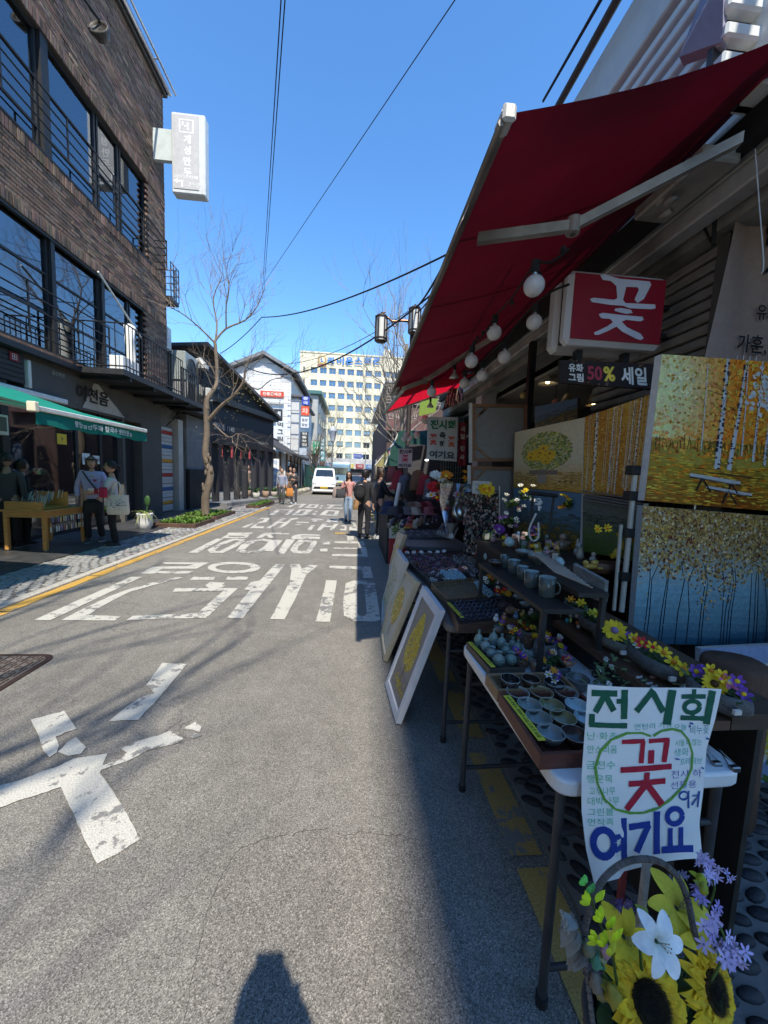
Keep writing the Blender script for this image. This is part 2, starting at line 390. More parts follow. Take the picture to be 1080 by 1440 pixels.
for i in range(len(pts)):
 a,b=pts[i],pts[(i+1)%len(pts)]
 for k in range(6):
  t=k/6;rag.append((a[0]*(1-t)+b[0]*t+random.uniform(-1.6,1.6),a[1]*(1-t)+b[1]*t+random.uniform(-1.6,1.6)))
g=MB();g.add(gp(rag,.003),[tuple(range(len(rag)))]);struct(g,'asphalt_patch','patch')
g=MB((.05,.048,.045));R2=[(x+(495-x)*.0-.7,y-.8)for x,y in rag];n_=len(rag);g.add(gp(R2,.0022),[tuple(range(n_))]);struct(g,'patch_seam','matte')
# --- painted writing on the road (strokes surveyed on the ground)
def z1(x,y):return(40+x*.2407,780+y*.2407)
def z2(x,y):return(290+x*.25,770+y*.25)
def z3(x,y):return(240+x*.2778,690+y*.2778)
def z4(x,y):return(330+x*.1852,690+y*.1852)
strokes=[(z1,[(30,382),(130,382),(400,255),(665,130),(600,130),(330,248)]),(z1,[(190,382),(505,385),(540,360),(350,352),(430,300),(500,262),(600,215),(750,172),(905,133),(870,130),(700,168),(560,210),(470,245),(330,310)]),(lambda x,y:(x,y),[(242,832),(247,827),(335,827),(312,848),(300,860),(289,869),(230,870),(177,872),(187,866),(277,862.5),(296,846),(314,831)]),(z1,[(780,45),(1055,45),(1020,62),(985,82),(785,82),(755,96),(965,96),(930,110),(655,110),(690,88),(725,70),(925,68),(965,56),(800,55)]),(z1,[(940,147),(965,130),(1090,130),(1080,147)]),(z1,[(1030,180),(1060,160),(1150,163),(1130,178),(1150,180),(1110,200),(1060,198)]),(z2,[(110,180),(122,163),(150,170),(165,163),(240,164),(228,180),(180,180),(150,182)]),(z2,[(115,397),(205,397),(300,275),(445,93),(390,93),(300,185),(250,195),(215,235),(245,240),(180,320)]),(z2,[(360,402),(440,404),(500,290),(565,150),(630,100),(575,97),(540,120),(525,93),(470,93),(480,130),(470,190),(440,250),(400,330)]),(z2,[(615,415),(695,418),(705,360),(718,290),(735,185),(675,183),(665,230),(652,280),(640,330)]),(z2,[(692,115),(695,103),(925,110),(940,172),(882,170),(878,125)]),(z3,[(90,313),(135,315),(270,242),(235,242)]),(z3,[(475,305),(515,307),(568,250),(525,248)]),(z3,[(540,318),(575,320),(630,246),(585,246)]),(z3,[(755,293),(795,293),(793,308),(757,308)]),(z3,[(770,255),(808,255),(806,272),(770,272)]),(z3,[(815,330),(998,335),(992,300),(975,255),(830,257),(830,265),(950,268),(970,322),(820,321)]),(z3,[(825,287),(960,289),(962,296),(825,294)]),(z3,[(892,230),(925,230),(928,252),(895,252)]),(z3,[(285,219),(293,212),(418,212),(408,220),(372,224),(400,224),(385,240),(255,240),(285,222),(300,229),(290,234),(370,234),(380,229),(300,228)]),(z3,[(430,240),(460,240),(482,225),(500,240),(530,240),(505,221),(560,218),(560,213),(470,213),(466,219),(455,224)]),(z3,[(610,240),(618,228),(650,220),(760,222),(757,228),(660,227),(655,231),(757,233),(755,245),(620,245)]),(z3,[(550,218),(600,215),(598,221),(552,221)]),(z3,[(805,380),(1010,384),(1014,400),(940,396),(806,388)]),(z4,[(50,278),(80,280),(160,243),(130,243)]),(z4,[(165,225),(205,206),(272,206),(240,241),(200,243),(152,270),(225,272),(218,285),(115,284),(175,240),(215,228),(228,212),(205,215)]),(z4,[(240,283),(272,285),(395,209),(360,207)]),(z4,[(320,284),(360,286),(440,222),(485,213),(482,207),(430,208),(400,228)]),(z4,[(330,238),(400,238),(395,246),(322,246)]),(z4,[(460,253),(510,253),(505,260),(460,260)]),(z4,[(470,237),(565,238),(562,245),(474,244)]),(z4,[(550,298),(580,300),(612,262),(582,262)]),(z4,[(620,300),(652,301),(710,246),(675,244)]),(z4,[(678,268),(740,268),(736,277),(672,277)]),(z4,[(715,300),(745,301),(790,250),(760,248)]),(z4,[(800,300),(850,302),(848,262),(812,262),(812,270),(836,272),(834,292),(800,290)]),(z4,[(870,300),(940,302),(915,240),(890,240),(906,270),(872,270)]),(z4,[(580,215),(612,212),(700,213),(690,221),(630,221),(618,236),(590,234)]),(z4,[(690,240),(705,216),(722,216),(735,230),(752,216),(790,217),(775,241),(750,240),(742,232),(728,240)]),(z4,[(260,183),(300,184),(345,148),(420,148),(380,184),(412,184),(455,142),(325,141)]),(z4,[(430,186),(470,187),(505,150),(545,150),(510,178),(475,179),(470,187),(535,187),(600,143),(490,142)]),(z4,[(612,150),(632,150),(628,162),(606,162)]),(z4,[(598,170),(620,170),(614,183),(590,182)]),(z4,[(395,125),(425,127),(462,106),(510,106),(480,128),(505,128),(545,101),(450,101)]),(z4,[(530,130),(560,131),(585,108),(620,108),(600,124),(566,124),(560,131),(620,131),(645,103),(570,103)]),(z4,[(655,110),(672,110),(668,118),(652,118)]),(z4,[(645,126),(662,126),(658,135),(640,134)]),(z4,[(700,105),(815,106),(815,113),(760,113),(730,128),(820,130),(818,137),(690,135),(735,112),(702,111)]),(z8,[(440,62),(507,65),(445,140),(375,217),(330,218),(295,220),(345,180),(385,152),(420,145),(398,122),(415,95)]),(z8,[(85,215),(175,192),(205,240),(150,262),(160,285),(155,305),(135,318),(118,300),(105,262)]),(z8,[(158,302),(180,280),(205,262),(232,290),(218,310),(185,314)]),(z8,[(0,395),(60,378),(110,358),(150,345),(200,322),(290,308),(275,350),(272,362),(300,400),(340,465),(380,540),(320,578),(262,607),(230,540),(165,398),(100,420),(40,438),(-20,462),(-20,400)]),(z8,[(325,293),(370,275),(430,258),(462,246),(475,258),(500,266),(485,278),(440,290),(400,300),(345,328),(275,352),(278,340),(330,322),(345,305)]),(z8,[(490,243),(530,222),(545,235),(542,250),(520,242)]),(z8,[(510,264),(530,252),(548,258),(525,266)]),]
g=MB()
for i,(fn,pts)in enumerate(strokes):
 big=[fn(*p)for p in pts]
 rag=[]
 for k in range(len(big)):
  a,b=big[k],big[(k+1)%len(big)];seg=max(1,int(math.dist(a,b)/7));j=.35 if a[1]<900 else.9
  for q in range(seg):
   t=q/seg;rag.append((a[0]*(1-t)+b[0]*t+random.uniform(-j,j),a[1]*(1-t)+b[1]*t+random.uniform(-j,j)*.5))
 g.add(gp(rag,.006+i*1e-5),[tuple(range(len(rag)))])
def ringpts(fn,cx,cy,rx,ry,n=28,slant=0):
 return[fn(cx+rx*cos(2*pi*i/n)-slant*ry*sin(2*pi*i/n)*1.0,cy+ry*sin(2*pi*i/n))for i in range(n)]
def sring(fn,o,i_,z=.0066):
 n=len(o);g.add(gp([fn(*p)for p in o],z)+gp([fn(*p)for p in i_],z),[(k,(k+1)%n,n+(k+1)%n,n+k)for k in range(n)])
sring(lambda x,y:(x,y),ringpts(lambda a,b:(a,b),329,798,37,8),ringpts(lambda a,b:(a,b),328,798,25,4.6))
sring(z2,[(775,385),(770,300),(785,200),(830,185),(900,187),(950,200),(980,405),(960,418),(830,412)],[(850,370),(849,300),(848,215),(860,203),(880,203),(890,215),(903,370),(893,384),(868,384)])
sring(z3,[(185,300),(200,315),(265,315),(330,285),(385,250),(370,243),(310,243),(255,262)],[(222,300),(232,306),(250,304),(300,280),(350,254),(340,251),(320,252),(275,270)])
sring(z3,[(330,305),(360,315),(450,314),(500,290),(540,252),(470,243),(400,248),(355,275)],[(372,300),(390,305),(440,303),(470,285),(495,258),(465,254),(440,255),(400,275)])
sring(z3,[(605,300),(625,318),(700,318),(720,300),(745,255),(700,248),(650,248),(620,275)],[(640,300),(650,304),(685,304),(695,290),(712,264),(700,261),(675,262),(650,280)])
sring(z4,[(640,186),(780,190),(795,152),(690,146)],[(690,180),(752,182),(765,158),(715,155)])
mk=struct(g,'road_marking','white')
# --- yellow edge lines
g=MB();y=1.0
while y<16.2:
 L_=random.uniform(.5,1.4);e=min(16.2,y+L_);w=random.uniform(-.012,.012)
 n_=8
 l=[(-3.60+w+random.uniform(-.01,.01),y+(e-y)*i/n_,.006)for i in range(n_+1)]
 r=[(-3.46+w+random.uniform(-.012,.012),y+(e-y)*i/n_,.006)for i in range(n_+1)][::-1]
 g.add(l+r,[tuple(range(len(l)+len(r)))[::-1]]);y=e+(random.choice((0.004,0.004,.03)))
struct(g,'yellow_edge_line','yellow')
g=MB()
for a,b in((.2,1.28),(1.33,1.9),(2.02,2.5),(2.62,4.5),(4.6,8),(8.2,16)):
 g.quad((.70,a,.006),(.835,a,.006),(.835,b,.006),(.70,b,.006))
g.add(gp([z4(760,315),z4(860,318),z4(862,328),z4(765,332)],.0068),[(0,1,2,3)])
struct(g,'faded_yellow_line','yellowfade')
# --- manhole cover
c=Vector((-1.73,2.37,0))
A_,B_,C_=PZ(0,916),PZ(84,921),PZ(0,973)
mh=thing('manhole_cover','rectangular cast iron drain cover with worn block pattern in the asphalt','manhole cover',(B_.x-.45,(B_.y+C_.y)/2,0))
cx,cy=B_.x-.50,B_.y-.33
def rrect(hx,hy,r,n=5):
 out=[]
 for sx,sy,a0 in((1,1,0),(-1,1,pi/2),(-1,-1,pi),(1,-1,3*pi/2)):
  for i in range(n):t=a0+pi/2*i/(n-1);out.append((cx+sx*(hx-r)+r*cos(t),cy+sy*(hy-r)+r*sin(t)))
 return out
idf=lambda u,v,d:(u,v,d)
g=MB((.06,.035,.03));g.extr(rrect(.50,.33,.10),idf,-.02,.008);g.build('frame','rusty',mh)
g=MB((.20,.17,.15));g.extr(rrect(.462,.292,.08),idf,0,.010);g.build('cover_plate','rusty',mh)
g=MB((.10,.075,.065))
nx,nyy=30,19
for i in range(nx):
 for j in range(nyy):
  x=cx-.44+.88*i/(nx-1);y=cy-.27+.54*j/(nyy-1)
  if math.hypot(x-cx,y-cy)<.16:continue
  if(i+j*2)%5==0:continue
  w,h=((.011,.022)if(i*7+j*3)%3 else(.022,.010))
  g.box(x-w/2,x+w/2,y-h/2,y+h/2,.010,.016)
for rr in(.05,.09,.13,.155):
 n=28
 for k in range(n):
  if k%4==0:continue
  t=2*pi*k/n;t2=2*pi*(k+1)/n
  g.add([(cx+rr*cos(t),cy+rr*sin(t),.0155),(cx+(rr+.014)*cos(t),cy+(rr+.014)*sin(t),.0155),(cx+(rr+.014)*cos(t2),cy+(rr+.014)*sin(t2),.0155),(cx+rr*cos(t2),cy+rr*sin(t2),.0155)],[(0,1,2,3)])
g.build('raised_pattern','rusty',mh)
# --- left pavement: kerb, cobbles, dark tiles
g=MB((.17,.155,.14))
g.box(-30,-3.72,-12,90,-.1,.012);pav=struct(g,'pavement','concrete')
y=-1.0;g=MB((.42,.39,.34))
first=None
while y<16:
 b=MB((.42,.39,.34));b.box(-3.722,-3.615,y+.004,y+.996,-.05,.030,bev=.008)
 o=b.build('kerb_stone','stone',pav,world=False);y+=1.0
cob=MB((.25,.245,.235));cob.box(-.046,.046,-.046,.046,0,.022,bev=.010)
cobw=[cob.build('cobblestone','stone',pav)]
cobw[0].location=(-3.78,3.0,.008)
cells=[]
y=2.0;row=0
while y<16.5:
 x=-3.775-(.05 if row%2 else 0)-.01*sin(row)
 while x>-4.62:
  bow=.16*sin((x+3.7)/.9*pi)
  cells.append((x+random.uniform(-.008,.008),y+bow+random.uniform(-.008,.008)));x-=.104
 y+=.104;row+=1
cells.sort(key=lambda p:abs(p[1]-4.6))
rest=MB((.34,.33,.31))
for i,(x,y)in enumerate(cells):
 a=random.uniform(-.25,.25);k=random.uniform(.8,1.03)
 if i==0:cobw[0].location=(x,y,.008);continue
 if i<299:
  o=cobw[0].copy();COL.objects.link(o);o.location=(x,y,.008+random.uniform(-.004,.004));o.rotation_euler=(0,0,a);o.scale=(k,k,1)
 else:
  rest.T=Matrix.Translation((x,y,.008+random.uniform(-.004,.004)))@Matrix.Rotation(a,4,'Z')@Matrix.Scale(k,4)
  rest.box(-.046,.046,-.046,.046,0,.02,bev=.009,col=vary((.25,.245,.235),.35))
rest.T=None
o=rest.build('cobblestone','stone',pav,kind='stuff')
ti=MB((.055,.056,.058));ti.box(-.146,.146,-.296,.296,0,.02,bev=.004)
t0=ti.build('paving_tile','darktile',pav)
n=0;x=-4.83;col=0
while x>-6.2:
 y=2.4+(.3 if col%2 else 0)
 while y<13.5:
  o=t0 if n==0 else t0.copy()
  if n:COL.objects.link(o)
  o.location=(x,y,.012+random.uniform(-.0015,.0015));n+=1;y+=.6
 x-=.3;col+=1
 # --- right pavement of dark pebbles set in mortar
M['pebble']=vc_mat('worn_dark_pebble',.62,nscale=20,namt=.35,bump=.4,bscale=120,spec=.3,island=.3)
g=MB((.19,.175,.16));g.box(.86,9,-12,60,-.1,.018);rp_=struct(g,'pebble_pavement','concrete')
pb=MB((.032,.031,.034));pb.ell((0,0,0),(.046,.024,.016),10,6)
p0_=pb.build('pebble','pebble',rp_)
rest=MB((.032,.031,.034));n=0
cells=[]
y=.2;row=0
while y<5:
 x=.90+(.05 if row%2 else 0)
 while x<2.2:
  cells.append((x+random.uniform(-.012,.012),y+random.uniform(-.008,.008)));x+=.105
 y+=.062;row+=1
cells.sort(key=lambda p:math.hypot(p[0]-1.2,p[1]-.9))
for i,(x,y)in enumerate(cells):
 a=.5*sin(x*5)+.5*sin(y*4)+random.uniform(-.3,.3);k=random.uniform(.8,1.1)
 if i<299:
  o=p0_ if i==0 else p0_.copy()
  if i:COL.objects.link(o)
  o.location=(x,y,.02);o.rotation_euler=(0,0,a);o.scale=(k,k,1)
 else:
  rest.T=Matrix.Translation((x,y,.02))@Matrix.Rotation(a,4,'Z')@Matrix.Scale(k,4);rest.ell((0,0,0),(.046,.024,.014),7,4)
rest.T=None;rest.build('pebble','pebble',rp_,kind='stuff')
# ================================================================== LEFT SIDE OF THE STREET
FX=-6.1
Y0,Y1=1.0,12.9
BT=12.72
bb=thing('brick_building','tall dark brick building on the left with two bands of black framed windows','building',(FX,Y1,0))
W3=(7.42,9.60,2.5,12.02);W2=(3.75,5.98,1.5,11.75)
g=MB((.075,.065,.058))
th=.25
for z0,z1,a,b in((3.45,W2[0],Y0,Y1),(W2[1],W3[0],Y0,Y1),(W3[1],BT,Y0,Y1),(W2[0],W2[1],W2[3],Y1),(W3[0],W3[1],W3[3],Y1)):
 g.box(FX-th,FX-.012,a,b,z0,z1)
g.box(FX-8,FX-th,Y1-.25,Y1,3.45,BT);g.box(FX-8,FX-th,Y0,Y1-.25,BT-.3,BT-.002)
g.box(FX-8,FX-th,Y0,Y0+.2,3.45,BT-.3);g.box(FX-8,FX-th,Y0+.2,Y1-.25,3.45,3.7)
g.box(FX-8,FX-th,Y0+.2,Y1-.25,6.7,6.9);g.box(FX-8,FX-7.8,Y0+.2,Y1-.25,3.7,BT-.3)
g.build('wall','plaster',bb)
cols=[H('6b4f45'),H('7a5c50'),H('5a443c'),H('8c7468'),H('4c3f3a'),H('705850')]
cols=[mixc(tuple(c*1.0 for c in k),(.18,.12,.082),.6)for k in cols]
BL,BH,MO=.235,.066,.011
cells=[]
z=3.5;r=0
while z<BT-.05:
 y=Y1-(BL/2 if r%2 else 0)
 while y>Y0:
  a,b=y-BL,y
  skip=(W2[0]<z+BH and z<W2[1]and b<W2[3]+.02)or(W3[0]<z+BH and z<W3[1]and b<W3[3]+.02)
  if not skip:cells.append((a+MO,min(b,Y1),z))
  y-=BL
 z+=BH+MO;r+=1
cells.sort(key=lambda c:(c[1]<6.2,math.hypot(c[1],c[2]-EYE)))
pro=[]
for k in range(6):
 m=MB(cols[k]);m.box(-.05,0,-(BL-MO)/2,(BL-MO)/2,0,BH,bev=.006);pro.append(m)
bk=[]
rest=MB()
for i,(a,b,z)in enumerate(cells):
 k=random.randrange(6);out=random.uniform(-.006,.004)+(.012 if random.random()<.07 else 0)
 if i<290 and b-a>.2:
  if len(bk)<6:o=pro[len(bk)].build('brick','brick',bb,world=False);bk.append(o)
  else:o=bk[k].copy();COL.objects.link(o)
  o.location=(out,(a+b)/2-Y1,z)
 else:
  x0,x1,y0,y1,z0,z1=FX-.05,FX+out,a,b,z,z+BH
  rest.add([(x1,y0,z0),(x1,y1,z0),(x1,y1,z1),(x1,y0,z1),(x0,y0,z0),(x0,y1,z0),(x0,y1,z1),(x0,y0,z1)],[(0,1,2,3),(4,5,1,0),(3,2,6,7),(1,5,6,2),(4,0,3,7)],col=vary(cols[k],.3))
z=3.5;r=0
while z<BT-.05:
 x=FX-(0 if r%2 else BL/2)
 while x>FX-2.2:
  o_=random.uniform(-.004,.006)
  rest.box(x-BL+MO,x,Y1-.02,Y1+.012+o_,z,z+BH,col=vary(random.choice(cols),.3));x-=BL
 z+=BH+MO;r+=1
rest.build('brick','brick',bb,kind='stuff')
g=MB()
for z in(W3[0]-.23,W3[1]+.005,W2[1]+.005):
 y=Y1-.02
 while y>3:
  g.box(FX-.03,FX+.012+random.uniform(0,.012),y-.066,y,z,z+.215,bev=.004,col=vary(random.choice(cols),.3));y-=.078
g.build('soldier_brick','brick',bb,kind='stuff')
g=MB((.05,.05,.052));g.box(FX-.3,FX+.10,Y0,Y1+.12,BT,BT+.16,bev=.02);g.build('roof_coping','blackmetal',bb)
g=MB((.55,.57,.60));g.tube([(FX+.16,3,BT+.13),(FX+.16,Y1+.1,BT+.13)],.07,8);g.tube([(FX+.34,7,BT+.12),(FX+.34,Y1+.1,BT+.12)],.035,6)
for y in(4,6,8,10,12):g.tube([(FX+.02,y,BT+.1),(FX+.36,y,BT+.12)],.02,5)
g.build('roof_gutter','metal',bb)
def window(x,ya,yb,z0,z1,bars,name='window',par=bb,rec=.16,fw=.05,deep=.07):
 """a framed opening in a facade facing +X; bars = heights of the transoms"""
 f=MB((.018,.019,.022));xx=x-rec
 f.box(xx,xx+deep,ya,ya+fw,z0,z1);f.box(xx,xx+deep,yb-fw,yb,z0,z1)
 f.box(xx,xx+deep,ya+fw,yb-fw,z0,z0+fw);f.box(xx,xx+deep,ya+fw,yb-fw,z1-fw,z1)
 o=f.build(name,'blackmetal',par)
 zs=[z0+fw]+list(bars)+[z1-fw]
 for i in range(len(zs)-1):
  p=MB();p.box(xx+.02,xx+.032,ya+fw,yb-fw,zs[i]+(.02 if i else 0),zs[i+1]-(.02 if i<len(zs)-2 else 0));p.build('pane','glass',o)
  if i:t=MB((.018,.019,.022));t.box(xx+.005,xx+.06,ya+fw,yb-fw,zs[i]-.02,zs[i]+.02);t.build('glazing_bar','blackmetal',o)
 return o
def yat(px,X=FX,py=350):return PX(px,py,X).y
for a,b in((3.0,5.2),(5.35,7.2),(7.3,8.3),(8.5,9.9),(9.95,10.75),(10.80,11.95)):
 window(FX,a,b,W3[0],W3[1],(7.9,8.75)if(b-a)>1 else(8.4,))
g=MB((.02,.02,.022))
for y in(5.27,7.25,8.4):g.box(FX-.22,FX-.02,y-.09,y+.09,W3[0],W3[1])
g.box(FX-.2,FX-.03,11.96,12.02,W3[0],W3[1]);g.box(FX-.2,FX+.02,3,12.02,W3[0]-.005,W3[0]+.04)
g.build('window_pier','blackmetal',bb)
for a,b in((1.6,3.4),(3.5,5.2),(5.3,6.9),(7.0,8.35),(8.47,9.85),(9.97,11.0),(11.05,11.7)):
 window(FX,a,b,W2[0],W2[1],(4.5,5.25))
g=MB((.02,.02,.022))
for y in(5.25,6.95,8.41,9.91):g.box(FX-.2,FX-.03,y-.05,y+.05,W2[0],W2[1])
g.box(FX-.2,FX-.01,1.6,11.75,W2[1]-.05,W2[1]-.002);g.build('window_pier','blackmetal',bb)
g=MB((.55,.55,.5));g.box(FX-.9,FX-.88,9.95,10.7,8.5,9.5);g.box(FX-.9,FX-.88,10.85,11.9,7.5,9.5);g.build('window_blind','cloth',bb)
def railing(name,X,ya,yb,zs,posts,par,r=.016,ends=True):
 g=MB((.015,.015,.017))
 for z in zs:g.tube([(X,ya,z),(X,yb,z)],r,5)
 for y in posts:g.box(X-.012,X+.012,y-.012,y+.012,zs[0]-.02,zs[-1]+.01)
 if ends:
  for z in zs:g.tube([(X,yb,z),(FX,yb,z)],r,5)
  g.box(X-.015,X+.015,yb-.015,yb+.015,zs[0]-.02,zs[-1]+.02)
 return g.build(name,'blackmetal',par)
railing('window_railing',FX+.34,3,12.25,[7.42+.2*i for i in range(5)],[4.2,5.6,7,8.4,9.8,11.2],bb)
railing('window_railing',FX+.26,1.6,9.6,[3.86+.22*i for i in range(5)],[3.2,4.6,6.0,7.4,8.6,9.6],bb,ends=False)
bs=MB((.03,.03,.032));Xb=-5.02
bs.box(FX+.01,Xb,8.7,13.6,3.50,3.62);bs.box(FX+.01,FX+.22,2,8.7,3.50,3.60)
for y in(9,10,11,12,13):bs.box(FX+.01,Xb-.02,y-.03,y+.03,3.42,3.50)
bs.build('balcony_floor','blackmetal',bb)
g=MB((.015,.015,.017))
for z in(3.70,4.60):g.tube([(Xb,8.8,z),(Xb,11.5,z)],.016,5);g.tube([(FX,8.8,z),(Xb,8.8,z)],.016,5)
n=22
for i in range(n):y=8.8+2.7*i/(n-1);g.box(Xb-.007,Xb+.007,y-.007,y+.007,3.62,4.6)
for i in range(6):x=FX+(Xb-FX)*i/5;g.box(x-.007,x+.007,8.793,8.807,3.62,4.6)
g.build('balcony_railing','blackmetal',bb)
gw=MB(tuple(c*.5 for c in H('75736e')))
gw.box(FX-.3,FX,7.55,12.45,2.75,3.45);gw.box(FX-.3,FX,11.35,12.45,.02,2.75);gw.box(FX-4,FX-.3,12.2,12.45,.02,3.45)
gw.box(FX-.3,FX-.001,10.45,10.55,.02,2.75)
gw.build('rendered_wall','plaster',bb)
sb=MB((.022,.022,.023))
sb.box(FX-.2,FX+.04,Y0,7.5,2.95,3.48)
z=2.95
while z<3.47:sb.box(FX+.04,FX+.055,Y0,7.5,z+.005,z+.08,bev=.004);z+=.087
sb.box(FX-.15,FX,7.05,7.2,.02,2.95);sb.box(FX-.15,FX,4.9,5.0,.02,2.95)
sb.build('dark_shop_fascia','blackmetal',bb)
fx=lambda u,v,d:(FX+.058+d,u,v)
fw_=lambda u,v,d:(FX+.002+d,u,v)
g=MB((.14,.13,.115))
for t,y in(('당',5.1),('못',6.0),('전',6.75)):g.text(t,fx,y,3.21,h=.33,bold=.03,d=.006)
g.build('raised_letter','matte',bb)
g=MB((.24,.02,.03));g.box(FX+.058,FX+.07,7.2,7.38,3.3,3.45);g.text('田',lambda u,v,d:(FX+.073+d,u,v),7.29,3.375,h=.1,col=(.6,.55,.5));g.build('small_red_plaque','matte',bb)
g=MB((.015,.014,.014));g.text('이천음',fw_,9.35,3.12,h=.34,w=1.05,bold=.02,d=.03,shear=.1)
g.build('calligraphy_letter','matte',bb)
g=MB((.42,.41,.38));g.text('금산제면',fw_,8.35,3.35,h=.085,d=.01);g.build('small_letter','matte',bb)
g=MB((.02,.02,.02));g.text('냉면의 명가',fw_,10.55,2.86,h=.08,d=.01);g.build('small_letter','matte',bb)
g=MB((.50,.48,.43));g.add([(FX+.012,9.0,2.80),(FX+.012,10.55,2.80),(FX+.012,9.55,3.42),(FX+.012,9.4,3.42)],[(0,1,2,3)])
g.build('pale_mountain_emblem','plaster',bb)
g=MB((.6,.58,.5));g.box(FX+.002,FX+.10,7.53,7.60,2.9,3.4,bev=.01);g.build('vertical_lamp_tube','plastic',bb)
gl=MB();gl.box(FX-.1,FX-.088,5.0,7.05,.1,2.9);gl.box(FX-.1,FX-.088,Y0,4.9,.1,2.9)
gl.build('shop_window','glassdark',bb)
gl=MB();gl.box(FX-.14,FX-.128,7.25,8.9,.1,2.74);gl.box(FX-.141,FX-.129,9.0,10.42,.1,2.74);gl.build('shop_window','glassdark',bb)
g=MB((.02,.02,.022))
for y in(7.2,8.95,9.75):g.box(FX-.17,FX-.1,y-.04,y+.04,.02,2.75)
g.box(FX-.17,FX-.1,7.2,10.45,.02,.1);g.build('shop_window_frame','blackmetal',bb)
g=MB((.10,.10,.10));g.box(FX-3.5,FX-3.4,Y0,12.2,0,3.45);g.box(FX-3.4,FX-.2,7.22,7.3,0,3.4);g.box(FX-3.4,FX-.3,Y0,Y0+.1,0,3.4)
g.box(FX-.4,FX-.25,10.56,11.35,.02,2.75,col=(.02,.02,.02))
g.build('interior_wall','plaster',bb)
g=MB((.55,.56,.53));g.box(FX-1.6,FX-1.5,4.6,6.9,1.0,2.4);g.box(FX-2.2,FX-2.1,7.4,8.8,.6,2.2,col=(.16,.17,.16))
for z in(1.25,1.6):g.box(FX-1.5,FX-1.2,4.6,6.9,z,z+.03,col=(.75,.75,.7))
g.box(FX-1.5,FX-1.48,4.8,5.8,1.75,2.3,col=(.25,.3,.27))
g.build('menu_panel','plastic',bb)
for(y,z,w,h,c,t)in((8.55,2.05,.26,.22,(.65,.45,.05),'9'),(9.25,1.66,.24,.26,(.62,.66,.62),'영업'),(9.6,1.65,.26,.2,(.62,.66,.62),'Wifi'),(9.05,1.3,.2,.2,(.3,.33,.3),'')):
 g=MB(c);g.box(FX-.126,FX-.12,y-w/2,y+w/2,z-h/2,z+h/2)
 if t:g.text(t,lambda u,v,d:(FX-.119+d,u,v),y,z,h=h*.4,col=(.05,.05,.05))
 g.build('window_sticker','paper',bb)
g=MB((.6,.6,.56));g.box(FX+.04,FX+.16,6.72,7.0,1.98,2.32,bev=.01);g.box(FX+.16,FX+.163,6.76,6.96,2.04,2.28,col=(.08,.09,.08));g.build('wall_meter','plastic',bb)
P=[PY(240,153,12.2),PY(288,160,12.2),PY(286,279,12.2),PY(238,270,12.2)]
xa,xb,zt,zb=P[0].x,P[1].x,P[0].z-.05,P[3].z
sg=thing('projecting_sign_box','white vertical light box sign with faded grey face on the corner of the brick building','sign',(xa,12.2,zb))
g=MB((.62,.63,.62));g.box(xa,xb,12.2,12.5,zb,zt,bev=.03);g.build('sign_case','plastic',sg)
g=MB((.50,.49,.49));g.box(xa+.05,xb-.17,12.185,12.2,zb+.12,zt-.08)
ff=lambda u,v,d:(u,12.184-d,v)
W_=xb-xa-.22;cxs=xa+.05+W_/2;hh=zt-zb
white=(.85,.85,.84)
for k,t in enumerate('개성만두'):g.text(t,ff,cxs+.04,zt-hh*(.33+.135*k),h=hh*.105,bold=.03,d=.002,col=white)
g.text('02)733-9240',ff,cxs,zb+hh*.2,w=W_*.9,d=.002,col=white)
g.text('골목안',ff,cxs+.22,zb+hh*.115,h=.12,d=.002,col=white)
ax,az=cxs-.25,zb+hh*.12
g.add([ff(ax-.1,az+.06,.002),ff(ax,az+.13,.002),ff(ax,az-.01,.002)],[(0,1,2)],col=white)
g.add([ff(ax,az+.085,.002),ff(ax+.16,az+.085,.002),ff(ax+.16,az-.1,.002),ff(ax+.11,az-.1,.002),ff(ax+.11,az+.035,.002),ff(ax,az+.035,.002)],[(0,1,2,3,4,5)],col=white)
for a,b,c_,d in((-.2,-.17,-.18,.18),(.17,.2,-.18,.18),(-.17,.17,.15,.18),(-.17,.17,-.18,-.15),(-.1,.04,-.02,.02),(.02,.06,-.1,.1),(-.12,-.08,-.02,.12)):
 g.add([ff(cxs+.02+a,zt-hh*.17+c_,.002),ff(cxs+.02+b,zt-hh*.17+c_,.002),ff(cxs+.02+b,zt-hh*.17+d,.002),ff(cxs+.02+a,zt-hh*.17+d,.002)],[(0,1,2,3)],col=white)
g.build('sign_face','matte',sg)
g=MB((.55,.6,.58));g.box(FX-.1,xa,12.28,12.4,zb+.9,zb+1.75,bev=.01);g.build('mounting_bracket','plastic',sg)
p=PX(140,42,FX+.6)
wl=thing('wall_floodlight','old round black floodlight on a bracket high on the brick wall','lamp',(FX,p.y-.8,p.z+.2))
g=MB((.03,.03,.03));g.tube([(FX,p.y-1.2,p.z+.35),(FX+.3,p.y-.9,p.z+.35),(FX+.6,p.y,p.z+.18)],.03,6);g.build('bracket','blackmetal',wl)
g=MB((.05,.045,.04));g.T=Matrix.Translation(p)@Matrix.Rotation(radians(70),4,'X');g.lathe([(.02,-.18),(.12,-.15),(.2,0),(.2,.05),(.16,.05),(.15,.02),(.02,.01)],16);g.build('lamp_head','blackmetal',wl)
pc=thing('closed_parasol','folded white parasol leaning out over the corner of the balcony','parasol',(FX+.5,10.6,3.62))
a,b=PX(138,382,FX+.62),PX(199,476,FX+.62)
g=MB((.62,.6,.54));g.tube([a,b],.022,7);g.build('pole','paintedmetal',pc)
g=MB((.78,.77,.72));q=PX(184,475,-5.5);q2=PX(184,540,-5.5)
